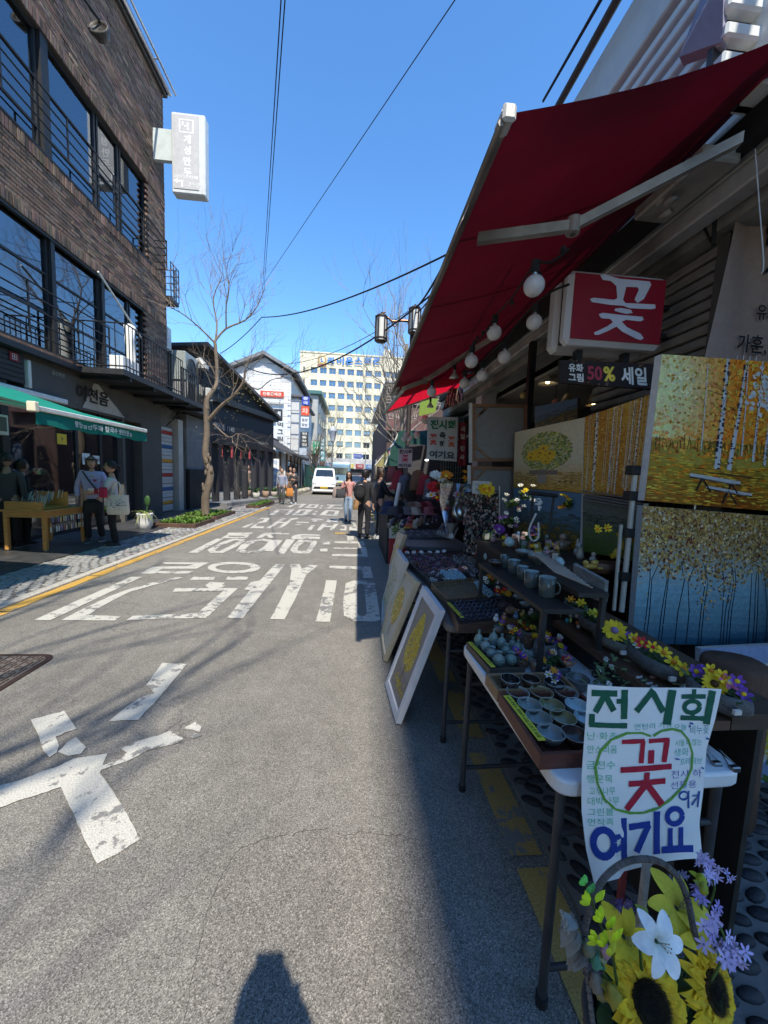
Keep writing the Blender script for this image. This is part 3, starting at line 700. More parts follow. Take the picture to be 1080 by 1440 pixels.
g.lathe([(.04,0),(.13,.05),(.12,.5),(.10,.9),(.13,1.25),(.05,1.3)],9,at=(q2.x,q2.y,3.63),wob=.6);g.build('furled_canopy','cloth',pc)
q=PX(164,542,-5.35)
for k,dx in enumerate((0,.33)):
 b_=MB((.78,.78,.76));b_.box(q.x-.15,q.x+.15,q.y+dx,q.y+dx+.3,3.63,3.98,bev=.01)
 b_.box(q.x-.15,q.x+.152,q.y+dx+.14,q.y+dx+.16,3.631,3.983,col=(.6,.6,.58))
 tag(b_.build('storage_box','plastic'),('left' if k==0 else 'right')+'-hand white box of the pair standing on the balcony by the parasol','box','white boxes on the balcony')
rb=thing('end_wall_balcony','small black railed balcony on the end wall of the brick building','balcony',(FX,12.6,7.0))
p1,p2=PY(233,425,13.2),PY(245,374,13.2)
x1=p2.x;z1_,z2_=p1.z+.1,p2.z
g=MB((.02,.02,.02));g.box(FX-1,x1,12.93,13.5,z1_-.12,z1_)
g.build('floor_plate','blackmetal',rb)
g=MB((.02,.02,.02))
for k in range(5):z=z1_+(z2_-z1_)*(k+1)/5;g.tube([(FX-1,13.5,z),(x1,13.5,z),(x1,12.93,z)],.014,5)
for y in(12.96,13.14,13.32,13.5):g.box(x1-.012,x1+.012,y-.012,y+.012,z1_,z2_)
for x in(FX-.6,FX-.3,FX):g.box(x-.012,x+.012,13.49,13.51,z1_,z2_)
g.build('railing','blackmetal',rb)
# ---------------- green awning
ga=thing('green_awning','teal green shop awning with white lettering on its valance','awning',(FX,4.5,2.8))
AX,AZ=-3.82,2.20;ya,yb=4.86,7.24
g=MB(H('1f9a86'))
n=14
def cat(u,y):return(-6.0+(AX+6.0)*u,y,2.80-.58*u-.05*sin(pi*u))
for i in range(n):
 for(ua,ub)in((0,.5),(.5,1)):
  y_a,y_b=ya+(yb-ya)*i/n,ya+(yb-ya)*(i+1)/n
  g.quad(cat(ua,y_a),cat(ub,y_a),cat(ub,y_b),cat(ua,y_b))
g.build('canopy_fabric','greenawning',ga)
g=MB(H('0f7f72'));pr=None
n=24
for i in range(n+1):
 y=ya+(yb-ya)*i/n;zz=AZ-.05-.155+.012*sin(i*1.1);xx=AX+.03*sin(i*.55)
 cur=((AX,y,AZ-.04),(xx,y,zz))
 if pr:g.quad(pr[0],pr[1],cur[1],cur[0])
 pr=cur
va=g.build('valance','greenawning',ga)
g=MB((.75,.8,.76));g.text('평양왕만두와 칼국수 냉면전문점',lambda u,v,d:(AX+.012+.03*sin((u-ya)/(yb-ya)*n*.55)+d,u,v),6.15,AZ-.115,w=1.35,h=.085,bold=.01,d=.006);g.build('valance_lettering','matte',va)
g=MB((.62,.63,.58));g.box(AX-.03,AX+.03,ya,yb,AZ-.04,AZ+.02,bev=.01);g.box(-6.08,-5.98,ya-.1,yb+1.2,2.76,2.86,bev=.015);g.build('bar','paintedmetal',ga)
g=MB((.72,.68,.5));g.box(AX-.05,AX+.05,ya-.07,ya,AZ-.06,AZ+.06,bev=.01);g.build('end_cap','plastic',ga)
for y in(ya+.15,yb-.4):
 g=MB((.6,.58,.5));g.tube([(-6.0,y,2.62),(-4.9,y+.5,2.35),(AX,y,AZ-.02)],.035,6);g.build('folding_arm','paintedmetal',ga)
ga2=thing('green_awning','second teal awning further left, mostly beyond the edge of the photo','awning',(FX,2,2.8))
g=MB(H('1f9a86'));g.quad((-6,1.6,2.8),(AX,1.6,2.22),(AX,4.2,2.22),(-6,4.2,2.8));g.quad((AX,1.6,2.22),(AX,1.6,2.0),(AX,4.2,2.0),(AX,4.2,2.22));g.build('canopy_fabric','greenawning',ga2)
# ---------------- desk of souvenirs
p=PZ(22,775)
dk=thing('wooden_stall_table','small pale wooden table carrying pens and hung with keyrings outside the left shop','table',(-5.2,7.0,0))
wc=H('c08a4a')
x0,x1,y0,y1=-5.85,-5.13,6.62,7.62
g=MB(wc);g.box(x0,x1,y0,y1,.70,.735,bev=.006)
g.box(x0+.06,x1-.06,y0+.02,y0+.045,.61,.70);g.box(x0+.06,x1-.06,y1-.045,y1-.02,.61,.70)
g.box(x1-.045,x1-.02,y0+.045,y1-.045,.61,.70);g.box(x0+.02,x0+.045,y0+.045,y1-.045,.61,.70)
g.build('table_top','wood',dk)
for x in(x0+.03,x1-.09):
 for y in(y0+.025,y1-.09):
  g=MB(wc);g.box(x,x+.06,y,y+.06,.05,.70,bev=.005);l=g.build('leg','wood',dk)
  g=MB((.3,.3,.3));g.ell((x+.03,y+.03,.032),.026,8,5);g.build('castor','metal',l)
kr0=None;k=0
for i in range(15):
 for lv in range(2):
  y=y0+.1+.058*i+random.uniform(-.01,.01);z=.60-.16*lv
  c=random.choice([(.6,.6,.62),(.25,.2,.4),(.7,.55,.3),(.1,.1,.1),(.65,.65,.6),(.3,.1,.12)])
  g=MB((.5,.5,.5));g.tube([(x1-.0,y,z+.03),(x1-.0,y,z)],.0025,4)
  g.box(x1-.004,x1+.004,y-.016,y+.016,z-.09,z,bev=.002,col=c)
  tag(g.build('keyring','plastic'),'small keyring hanging from the front edge of the pale wooden table','keyring','keyrings hanging on the wooden table')
bx=thing('pen_rack','tilted rack full of pens and brushes on the pale wooden table','rack',(-5.5,6.9,.735))
g=MB(wc);g.box(x0+.05,x0+.62,6.66,6.72,.735,.87);g.box(x0+.05,x0+.62,6.72,7.25,.74,.76);g.box(x0+.05,x0+.62,7.25,7.27,.74,1.02);g.build('tray','wood',bx)
g=MB()
for i in range(70):
 x=x0+.07+random.random()*.52;y=6.74+random.random()*.48;zz=.76+(y-6.74)*.35
 g.tube([(x,y,zz),(x+random.uniform(-.01,.01),y+.05,zz+.14)],.005,4,col=random.choice([(.4,.05,.06),(.5,.45,.4),(.08,.07,.07),(.6,.6,.6),(.15,.2,.3)]))
g.build('pen','plastic',bx,kind='stuff')
g=MB()
for i in range(40):g.box(x0+.1+random.random()*.5,x0+.16+random.random()*.5,7.3+random.random()*.25,7.36+random.random()*.2,.735,.75+random.random()*.02,col=random.choice([(.05,.05,.05),(.2,.18,.2),(.3,.3,.32)]))
o=g.build('flat_souvenir_pile','matte');o['kind']='stuff'
q=PZ(204,746)
pt=thing('potted_plant','tall white pot with spider plant leaves and a cactus at the corner shop','potted plant',q)
g=MB((.72,.72,.70));g.lathe([(.0,.0),(.12,.0),(.155,.2),(.17,.40),(.18,.42),(.15,.42),(.14,.36),(0,.36)],18,at=q,wob=.05);g.build('pot','plaster',pt)
g=MB((.05,.035,.025));g.ell(q+Vector((0,0,.38)),(.14,.14,.03),12,5);g.build('soil','concrete',pt)
def blade(g,base,az,L,w,rise,droop,col,n=6,fold=.25):
 d=Vector((cos(az),sin(az),0));sd=Vector((-sin(az),cos(az),0));vs=[]
 for i in range(n+1):
  t=i/n;p=base+d*L*t*(1-.2*t)+Vector((0,0,rise*t-droop*t*t));ww=w*sin(pi*min(1,t*.85+.15))*.5 if i<n else 0
  vs+=[p-sd*ww+Vector((0,0,ww*fold)),p,p+sd*ww+Vector((0,0,ww*fold))]
 fs=[]
 for i in range(n):
  for k in(0,1):fs.append((i*3+k,i*3+k+1,i*3+k+4,i*3+k+3))
 g.add(vs,fs,True,col)
for i in range(26):
 g=MB();blade(g,q+Vector((0,0,.40)),random.uniform(0,2*pi),random.uniform(.2,.42),.035,random.uniform(.15,.4),random.uniform(.15,.45),mixc((.16,.24,.05),(.36,.36,.15),random.random()))
 g.build('leaf','leaf',pt)
g=MB((.04,.10,.03));g.ell(q+Vector((.06,.02,.72)),(.07,.035,.13),10,8,wob=.15);g.tube([q+Vector((.04,0,.4)),q+Vector((.06,.02,.62))],.02,6);g.build('cactus','leaf',pt)
# ---------------- planter beds
def planter(label,x0,x1,y0,y1,seed,dens=150):
 random.seed(seed)
 t=thing('planter_bed',label,'planter',((x0+x1)/2,(y0+y1)/2,0))
 g=MB((.13,.075,.055))
 for a in((x0,x1,y0,y0+.05),(x0,x1,y1-.05,y1),(x0,x0+.05,y0+.05,y1-.05),(x1-.05,x1,y0+.05,y1-.05)):g.box(*a,0,.13,bev=.01)
 g.build('edging','rusty',t)
 g=MB((.06,.045,.03));g.box(x0+.05,x1-.05,y0+.05,y1-.05,.0,.11);g.build('soil','concrete',t)
 g=MB()
 for i in range(dens):
  p=Vector((random.uniform(x0+.08,x1-.08),random.uniform(y0+.08,y1-.08),.11));c=mixc((.06,.14,.02),(.18,.30,.05),random.random())
  for k in range(7):blade(g,p,random.uniform(0,2*pi),random.uniform(.06,.16),.035,random.uniform(.04,.16),.06,vary(c,.2),n=3)
 o=g.build('ground_cover','leaf',t,kind='stuff');random.seed(seed+1)
 return t
planter('rust edged planter full of green ground cover beside the twisted tree',-5.0,-3.98,9.7,11.1,5,190)
planter('planter bed of low green leaves behind the twisted tree trunk',-5.15,-4.05,11.4,13.2,6,160)
planter('far planter bed with yellowish low plants by the black building',-4.3,-3.75,15.3,18.2,8,100)
planter('planter with sparse greenery beyond the black building by the two men',-4.4,-3.85,20.5,24.5,9,110)
# ---------------- trees
def limb(g,pts,r0,r1,n=7,col=None,wob=.0):
 k=len(pts);out=[]
 for i,p in enumerate(pts):out.append(Vector(p)+Vector((random.uniform(-wob,wob),random.uniform(-wob,wob),random.uniform(-wob,wob)*.3)))
 sm=[]
 for i in range(k-1):
  p0=out[max(i-1,0)];p1=out[i];p2=out[i+1];p3=out[min(i+2,k-1)]
  for j in range(3):
   t=j/3;sm.append(.5*((2*p1)+(p2-p0)*t+(2*p0-5*p1+4*p2-p3)*t*t+(3*p1-p0-3*p2+p3)*t**3))
 sm.append(out[-1]);m=len(sm)
 rs=[r0+(r1-r0)*i/(m-1)for i in range(m)]
 g.tube(sm,rs,n,col=col);return sm,rs
def twigs(g,p,d,L,r,depth,spread,up,col):
 d=d.normalized();k=4;pts=[p];q=p.copy();dd=d.copy()
 for i in range(k):
  dd=(dd+Vector((random.uniform(-1,1),random.uniform(-1,1),random.uniform(-1,1)))*.22+Vector((0,0,up*.12))).normalized()
  q=q+dd*L/k;pts.append(q.copy())
 g.tube(pts,[r*(1-.55*i/k)for i in range(k+1)],5 if r>.012 else 3,col=col,caps=False)
 if depth<=0:return
 for i in range(random.choice((2,3,3))):
  t=random.choice(pts[1:])if i else pts[-1]
  nd=(dd+Vector((random.uniform(-1,1),random.uniform(-1,1),random.uniform(-.6,1)))*spread).normalized()
  twigs(g,t,nd,L*random.uniform(.55,.85),r*.55,depth-1,spread,up,col)
random.seed(21)
def yp(px,py,Y):return PY(px,py,Y)
tb=PZ(291,730)
tr=thing('bare_tree','twisted leafless tree leaning over the planter in front of the black building','tree',tb)
TY=tb.y
g=MB(H('6e6255'))
trunk=[yp(290,736,TY),yp(289,700,TY),yp(296,668,TY),yp(289,640,TY+.02),yp(291,610,TY+.02),yp(290,575,TY),yp(291,560,TY)]
sm,rs=limb(g,trunk,.125,.07,10)
for i in range(9):g.ell(yp(random.uniform(285,298),random.uniform(640,690),TY-.08),(.04,.05,.10),7,5,wob=.4,seed=i)
g.build('trunk','bark',tr)
g=MB(H('7a6c5d'))
L1,_=limb(g,[yp(291,575,TY),yp(292,560,TY),yp(304,541,TY+.1),yp(305,515,TY+.15),yp(302,480,TY+.1)],.078,.046,8)
L2,_=limb(g,[yp(294,590,TY),yp(312,570,TY-.2),yp(330,555,TY-.4),yp(342,537,TY-.5),yp(345,520,TY-.6)],.06,.02,7)
L3,_=limb(g,[yp(302,480,TY+.1),yp(318,462,TY+.2),yp(345,450,TY+.3),yp(362,430,TY+.3),yp(372,405,TY+.2)],.034,.010,6)
L4,_=limb(g,[yp(302,482,TY+.1),yp(285,465,TY-.1),yp(262,445,TY-.3),yp(240,432,TY-.4)],.028,.009,6)
L5,_=limb(g,[yp(303,480,TY+.1),yp(305,455,TY+.3),yp(300,420,TY+.4),yp(312,390,TY+.4)],.03,.01,6)
L6,_=limb(g,[yp(318,462,TY+.2),yp(318,430,TY),yp(322,400,TY-.1),yp(318,380,TY-.2)],.025,.009,5)
L7,_=limb(g,[yp(343,535,TY-.5),yp(362,548,TY-.6),yp(380,535,TY-.8),yp(400,530,TY-.9)],.022,.008,5)
L8,_=limb(g,[yp(300,596,TY),yp(322,615,TY-.2),yp(335,610,TY-.3),yp(330,640,TY-.3)],.022,.008,5)
g.build('branch','bark',tr)
g=MB(H('85776a'));tips=[]
for L_,n_,up in((L1,4,.6),(L2,9,.1),(L3,12,.7),(L4,9,.6),(L5,10,.8),(L6,9,.8),(L7,5,0),(L8,5,-.6)):
 for i in range(n_):
  p=random.choice(L_[len(L_)//3:]);d=(L_[-1]-L_[0]).normalized()+Vector((random.uniform(-1,1),random.uniform(-1,1),random.uniform(-.3,.9)))*.9
  twigs(g,p.copy(),d,random.uniform(.5,.95),.0095,3,.85,up*.6,None);tips.append(p)
g.build('twig','bark',tr,kind='stuff')
g=MB()
for i in range(130):
 p=random.choice(L2[4:]+L7+L8+L7)+Vector((random.uniform(-.35,.35),random.uniform(-.35,.35),random.uniform(-.55,.15)))
 blade(g,p,random.uniform(0,6.3),.07,.04,.02,.05,mixc((.2,.22,.06),(.4,.33,.15),random.random()),n=2)
g.build('leaf_bud','leaf',tr,kind='stuff')
def bare_tree(label,base,h,r,seed,spread=.75,rk=.32,tw=26,col=H('7d6f5c'),group=None,name='bare_tree',lean=0,depth=4,L0=None):
 random.seed(seed);base=Vector(base)
 t=thing(name,label,'tree',base,group)
 g=MB(col);pts=[base+Vector((lean*i/6+random.uniform(-.05,.05),random.uniform(-.05,.05),h*.55*i/6))for i in range(7)]
 sm,rs=limb(g,pts,r,r*.45,8);g.build('trunk','bark',t)
 g=MB(col);top=sm[-1]
 for i in range(tw):
  k=random.uniform(.3,1);p=sm[int(k*(len(sm)-1))]
  a=i*2.4+random.uniform(-.4,.4);d=Vector((cos(a)*spread,sin(a)*spread,random.uniform(.5,1.3)))
  twigs(g,p.copy(),d,(L0 or h*.2)*random.uniform(.6,1.1)*(1.35-.5*k),r*rk*(1.2-.5*k),depth,.55,.5,None)
 g.build('crown','bark',t);return t
 # ---------------- dark neighbour with the balcony rail, between the brick building and the tree
nb=thing('grey_annex','low weathered grey annex with a barred balcony behind the brick building','building',(-6.2,14,0))
g=MB((.17,.165,.155));g.box(-9,-6.35,12.46,15.6,0,3.5);g.box(-9,-6.3,12.46,15.6,3.5,3.62);g.build('wall','concrete',nb)
g=MB((.45,.43,.38));g.box(-6.35,-6.1,13.6,13.95,0,3.2);g.build('pillar','plaster',nb)
g=MB((.16,.16,.155));g.box(-6.35,-6.0,14.0,15.6,0,3.45);g.box(-6.05,-5.9,14.0,15.6,.0,1.5,col=(.02,.02,.02));g.build('concrete_panel','concrete',nb)
sh=MB()
ccs=[H('b8b6b0'),H('c8902c'),H('b9b9b6'),H('2d5d8c'),H('b8b6b0'),H('a8322c')]
z=.05;i=0
while z<2.75:
 sh=MB(ccs[i%6]);sh.box(-6.34,-6.28,12.55,13.55,z,z+.12,bev=.02);sh.box(-6.34,-6.285,12.55,13.55,z+.12,z+.225,col=H('b4b4b0'));sh.build('shutter_slat','plastic',nb);z+=.235;i+=1
g=MB((.02,.02,.022))
pA,pB=PX(230,575,-5.6),PX(266,575,-5.6)
for z in(3.65,4.75):g.tube([(-5.6,12.7,z),(-5.6,15.4,z)],.02,5)
i=0
while 12.75+i*.17<15.4:y=12.75+i*.17;g.box(-5.615,-5.585,y-.02,y+.02,3.62,4.75);i+=1
g.build('barred_railing','blackmetal',nb)
g=MB((.04,.04,.04));g.box(-6.3,-5.5,12.6,15.5,3.5,3.62);g.tube([(-6.2,13,2.9),(-5.6,13,3.5)],.02,5);g.build('balcony_floor','blackmetal',nb)
ac=thing('air_conditioner','grey outdoor air conditioner unit with round fan on the annex balcony','air conditioner',(-5.9,13.6,3.7))
g=MB((.30,.33,.31));g.box(-6.2,-5.75,13.4,14.3,4.5,5.45,bev=.02);g.build('case','paintedmetal',ac)
g=MB((.03,.03,.03));g.T=Matrix.Translation((-5.74,13.85,4.95))@Matrix.Rotation(pi/2,4,'Y')
g.lathe([(.36,0),(.36,.03),(.32,.03),(.32,0)],20)
for r_ in(.07,.14,.21,.28):g.lathe([(r_,.01),(r_+.012,.02),(r_+.012,.01)],18)
for i in range(8):g.box(-.32,.32,-.006,.006,.005,.015,R=Matrix.Rotation(pi*i/8,3,'Z'))
g.T=None;g.build('fan_grille','blackmetal',ac)
g=MB((.3,.3,.3));g.box(-6.2,-5.7,13.45,13.5,3.7,4.5);g.box(-6.2,-5.7,14.2,14.25,3.7,4.5);g.build('stand','rusty',ac)
du=MB((.42,.42,.40));du.tube([yp(262,560,15.2),yp(262,525,15.2),yp(268,512,15.1),yp(282,508,15.0),yp(286,514,15.0)],.14,10);du.tube([yp(286,514,15.0),yp(286,519,15.0)],.19,10)
tag(du.build('ventilation_duct','rusty'),'bent grey metal ventilation duct above the annex balcony','duct')
q=yp(281,550,14.8)
mb_=thing('meter_box','cream electrical meter box fixed beside the tree above the annex','meter box',q)
g=MB((.62,.60,.53));g.box(q.x-.35,q.x+.05,q.y-.1,q.y+.12,q.z-.15,q.z+.22,bev=.03);g.box(q.x+.08,q.x+.42,q.y-.12,q.y+.1,q.z-.2,q.z+.12,bev=.03,col=(.5,.5,.48));g.build('case','plastic',mb_)
g=MB((.3,.3,.3));g.box(q.x-.5,q.x+.45,q.y,q.y+.1,q.z-.34,q.z-.28);g.build('shelf','rusty',mb_)
g=MB((.02,.02,.02));random.seed(3)
for i in range(16):
 a=Vector((q.x+random.uniform(-.3,.8),q.y+random.uniform(-.1,.4),q.z+random.uniform(.2,1.2)));b=a+Vector((random.uniform(-.6,.9),random.uniform(-.4,.6),random.uniform(-.9,.3)))
 m_=(a+b)/2+Vector((random.uniform(-.3,.3),0,-.35));limb(g,[a,m_,b],.012,.012,4)
tag(g.build('cable_tangle','rubber'),'tangle of black cables around the meter box beside the tree','cables')
g=MB((.6,.6,.58));q=yp(231,470,14.5);g.box(q.x-.25,q.x+.12,q.y,q.y+.3,q.z-.5,q.z+.3,bev=.04);g.tube([q,q+Vector((-.2,0,-1.5))],.03,5)
tag(g.build('roof_vent_box','plastic'),'small white box on a pipe beside the brick building end wall','vent')
# ---------------- black single-storey building (rotated a little towards the road)
A=Vector((-6.0,15.7,0));B=Vector((-4.55,21.6,0));D=(B-A).normalized();N_=Vector((D.y,-D.x,0));LEN=(B-A).length
kb=thing('black_shop_building','long low black-fronted shop building beyond the twisted tree','building',A)
def kf(u,z,d=0):p=A+D*u+N_*d;return(p.x,p.y,z)
def kbox(g,u0,u1,z0,z1,d0,d1,col=None):
 vs=[kf(u,z,d)for u in(u0,u1)for d in(d0,d1)for z in(z0,z1)]
 g.add(vs,[(0,1,3,2),(4,6,7,5),(0,4,5,1),(2,3,7,6),(0,2,6,4),(1,5,7,3)],False,col)
g=MB((.024,.024,.026));kbox(g,0,LEN,2.75,4.3,-.3,0);kbox(g,0,LEN,2.6,2.75,-.3,.12);kbox(g,-.1,LEN+.1,4.3,4.55,-.4,.25)
kbox(g,-.05,.0,2.6,4.3,-5,0);kbox(g,0,LEN,0,2.6,-5.2,-5)
g.build('fascia','blackmetal',kb)
g=MB((.07,.07,.072));r0=yp(308,508,A.y);z0=5.7
vs=[kf(-.3,6.4,.35),kf(LEN+.4,4.55,.35),kf(LEN+.4,4.55,-6),kf(-.3,6.4,-6)];g.plate(*vs,.14)
g.add([kf(-.1,6.3,0),kf(-.1,4.5,0),kf(LEN,4.5,0)],[(0,1,2)],col=(.03,.03,.032));g.add([kf(-.1,6.3,0),kf(-.1,4.3,0),kf(-.1,4.3,-6),kf(-.1,6.3,-6)],[(0,1,2,3)],col=(.05,.05,.05))
g.build('roof','plaster',kb)
g=MB((.30,.32,.33))
for k,t in enumerate('안동국시'):g.text(t,lambda u,v,d:kf(.8,v,.0+d)if 0 else kf(u,v,.01+d),.9,4.85-.42*0-.32*k+.75,h=.26,bold=.02,d=.01)
g.text('갤러리 1140',lambda u,v,d:kf(u,v,.01+d),1.3,3.35,h=.28,d=.01);g.text('GALLERY 은하',lambda u,v,d:kf(u,v,.01+d),LEN-1.2,3.0,h=.16,d=.01)
g.build('sign_letter','matte',kb)
us=[0,.9,1.75,2.6,3.3,4.2,5.1,LEN]
g=MB((.03,.03,.033))
for i,u in enumerate(us):kbox(g,u-.07,u+.07,0,2.6,-.25,-.02)
kbox(g,0,LEN,0,.12,-.3,.0,col=(.2,.2,.2));g.build('door_frame','blackmetal',kb)
for i in range(len(us)-1):
 g=MB();kbox(g,us[i]+.07,us[i+1]-.07,.12,2.6,-.17,-.155);g.build('shop_window','glassdark',kb)
g=MB((.25,.22,.17));kbox(g,0,LEN,.0,.02,-5,-.3);kbox(g,3.4,4.0,.12,2.2,-1.6,-1.5,col=(.6,.55,.4));kbox(g,5.2,6,.4,1.8,-1.2,-1.1,col=(.5,.48,.42));kbox(g,.2,.8,.5,1.6,-1,-.9,col=(.3,.3,.3))
kbox(g,4.4,5.0,.12,2.3,-2.0,-1.9,col=(.7,.65,.5));g.build('display','plaster',kb)
for k,(u,dz,c)in enumerate(((1.8,2.62,(.55,.08,.08)),(3.35,2.62,(.5,.08,.08)))):
 g=MB(c);kbox(g,u-.05,u+.05,2.1,2.62,.05,.08);g.text('점포',lambda a,v,d:kf(a,v,.081+d),u,2.4,w=.07,col=(.7,.7,.7));g.build('small_flag_sign','paper',kb)
g=MB((.2,.2,.2));kbox(g,.3,LEN,0,.14,.0,.75);g.build('entrance_step','concrete',kb)
for k,(u,c,hh)in enumerate(((3.6,(.45,.43,.38),.3),(4.6,(.3,.2,.14),.35),(5.6,(.35,.3,.25),.28))):
 q=Vector(kf(u,.14,.3));t=thing('potted_plant',('first','second','third')[k]+' small potted plant on the step of the black shop building','potted plant',q,'pots on the black building step')
 g=MB(c);g.lathe([(0,0),(.14,0),(.18,hh),(.15,hh),(0,hh-.03)],12,at=q);g.build('pot','plaster',t)
 g=MB()
 for i in range(40):blade(g,q+Vector((0,0,hh)),random.uniform(0,6.3),.25,.05,random.uniform(.1,.4),.12,vary((.05,.11,.03),.3),n=3)
 g.build('foliage','leaf',t)
 # ================================================================== FAR END OF THE STREET
wb=thing('white_gabled_building','white tiled building with a grey gabled roof and an orange banner','building',(-8,33,0))
YW=33.0
def wp(px,py):p=yp(px,py,YW);return(p.x,p.z)
el,pk,er=wp(312,523),wp(372,500),wp(420,529)
xl,xr=wp(320,560)[0],wp(409,560)[0]
g=MB((.50,.50,.50));g.box(xl,xr,YW+.06,YW+12,0,el[1]-.15)
g.extr([(xl,el[1]-.15),(xr,er[1]-.15),(xr,er[1]+.1),(pk[0],pk[1]-.12),(xl,el[1]+.1)],lambda u,v,d:(u,YW+.06+d,v),0,11.9)
g.build('wall','plaster',wb)
g=MB((.20,.205,.21))
for a,b in((el,pk),(pk,er)):
 g.add([(a[0],YW-.5,a[1]),(b[0],YW-.5,b[1]),(b[0],YW+12.3,b[1]),(a[0],YW+12.3,a[1]),(a[0],YW-.5,a[1]+.28),(b[0],YW-.5,b[1]+.28),(b[0],YW+12.3,b[1]+.28),(a[0],YW+12.3,a[1]+.28)],[(0,1,2,3),(7,6,5,4),(0,4,5,1),(2,6,7,3),(1,5,6,2),(3,7,4,0)])
g.build('roof','concrete',wb)
tw,th_=.72,.56
tiles=[]
z=1.2
while z<pk[1]:
 x=xl+.02
 while x<xr-.1:
  w=min(tw,xr-x)
  xm=x+w/2;t=(xm-xl)/(pk[0]-xl)if xm<pk[0]else(xr-xm)/(xr-pk[0])
  lim=(el[1]if xm<pk[0]else er[1])+(pk[1]-(el[1]if xm<pk[0]else er[1]))*t-.45
  if z+th_<lim:tiles.append((x,z,w))
  x+=tw
 z+=th_
tp=MB((.66,.66,.65));tp.box(0,tw-.02,-.05,0,0,th_-.02,bev=.01);t0=None
for(x,z,w)in tiles:
 if t0 is None:t0=tp.build('facing_tile','tile',wb,world=False);o=t0
 else:o=t0.copy();COL.objects.link(o)
 o.location=(x+8,YW+.05-33,z);o.scale=(w/tw,1,1)
def sign_y(parent,px0,py0,px1,py1,Y,col,text,tcol,name='banner',th=.08,vert=False,th_px=None,lab=None):
 a,b=yp(px0,py0,Y),yp(px1,py1,Y)
 g=MB(col);g.box(a.x,b.x,Y,Y+th,b.z,a.z,bev=.01)
 f=lambda u,v,d:(u,Y-.004-d,v);cx=(a.x+b.x)/2;w=b.x-a.x;h=a.z-b.z
 if text:
  n=len(text)
  if vert:
   for i,t in enumerate(text):g.text(t,f,cx,a.z-h*(i+.5)/n,h=h/n*.68,w=w*.66,bold=.03,d=.004,col=tcol)
  else:g.text(text,f,cx,(a.z+b.z)/2,w=w*.8,h=h*.6,bold=.03,d=.004,col=tcol)
 return g.build(name,'paintedmetal',parent,label=lab)
sign_y(wb,366,549,399,559,YW-.3,H('c8452c'),'전통공예관',(.75,.6,.5),'orange_banner')
sign_y(wb,366,560,399,567,YW-.3,H('c8c8c8'),'',None,'white_banner')
sign_y(wb,371,574,397,592,YW-.3,(.03,.03,.035),'서예',(.6,.6,.58),'dark_sign')
sign_y(wb,388,592,400,632,YW-1.2,(.62,.62,.60),'먹그림터',(.07,.07,.07),'white_sign',vert=True)
g=MB((.55,.55,.54));a=yp(404,552,YW+.5);b=yp(421,560,YW+.5)
g.box(xr-.01,b.x,YW+.4,YW+10,0,b.z);g.build('wing','tile',wb)
g=MB((.12,.12,.13));g.box(xr-.2,b.x+.35,YW+.1,YW+10.4,b.z,b.z+.25,bev=.05);g.build('wing_eave','concrete',wb)
for(x0_,y0_,x1_,y1_,c,t,tc_,lab)in((424.5,557,435,570,H('2c3f96'),'중국',(.6,.6,.7),'blue sign topmost in the column of signs on the white building'),(423.5,571,434.5,584.5,H('d2502e'),'차',(.7,.5,.4),'orange sign below the blue sign'),(423,586,434,602,(.66,.66,.66),'동양화방',(.15,.15,.18),'white sign with grey letters below the orange sign'),(422.5,607,433,628,(.04,.035,.035),'전통찻집',(.6,.58,.5),'black vertical sign below the white one'),(421,630,431,640,(.45,.5,.55),'',None,'pale blue sign lowest in the column')):
 s=thing('hanging_sign',lab,'sign',yp(x0_,y1_,YW-.4),'column of signs on the white building')
 if t=='동양화방':
  a,b2=yp(x0_,y0_,YW-.4),yp(x1_,y1_,YW-.4);g=MB(c);g.box(a.x,b2.x,YW-.4,YW-.25,b2.z,a.z,bev=.02)
  for q_,tt in enumerate(('동양','화방')):g.text(tt,lambda u,v,d:(u,YW-.404-d,v),(a.x+b2.x)/2,a.z-(a.z-b2.z)*(.28+.45*q_),w=(b2.x-a.x)*.75,bold=.03,d=.004,col=tc_)
  g.build('sign_panel','paintedmetal',s)
 else:sign_y(s,x0_,y0_,x1_,y1_,YW-.4,c,t,tc_,'sign_panel',th=.2,vert=len(t)>1)
 g=MB((.2,.2,.2));q=yp(x0_,(y0_+y1_)/2,YW-.35);g.box(xr-.2,q.x,YW-.32,YW-.28,q.z-.03,q.z+.03);g.build('bracket','blackmetal',s)
gb=thing('grey_building','narrow grey tiled building with green roof edge past the column of signs','building',(-5.5,44,0))
a,b=yp(431,548,44),yp(447,556,44)
g=MB((.42,.42,.40));g.box(-9,b.x,44,58,0,b.z);g.build('wall','tile',gb)
g=MB((.06,.14,.12));g.box(-9.2,b.x+.5,43.6,58.4,b.z,b.z+.5,bev=.1);g.build('roof_edge','paintedmetal',gb)
for i in range(4):
 for k in range(4):
  g=MB((.05,.06,.07));zz=2.6+k*2.4;yy=45.5+i*3.1;g.box(b.x-.02,b.x+.03,yy,yy+1.7,zz,zz+1.3);f=g.build('window','blackmetal',gb)
  g=MB();g.box(b.x+.035,b.x+.045,yy+.08,yy+1.62,zz+.08,zz+1.22);g.build('pane','glass',f)
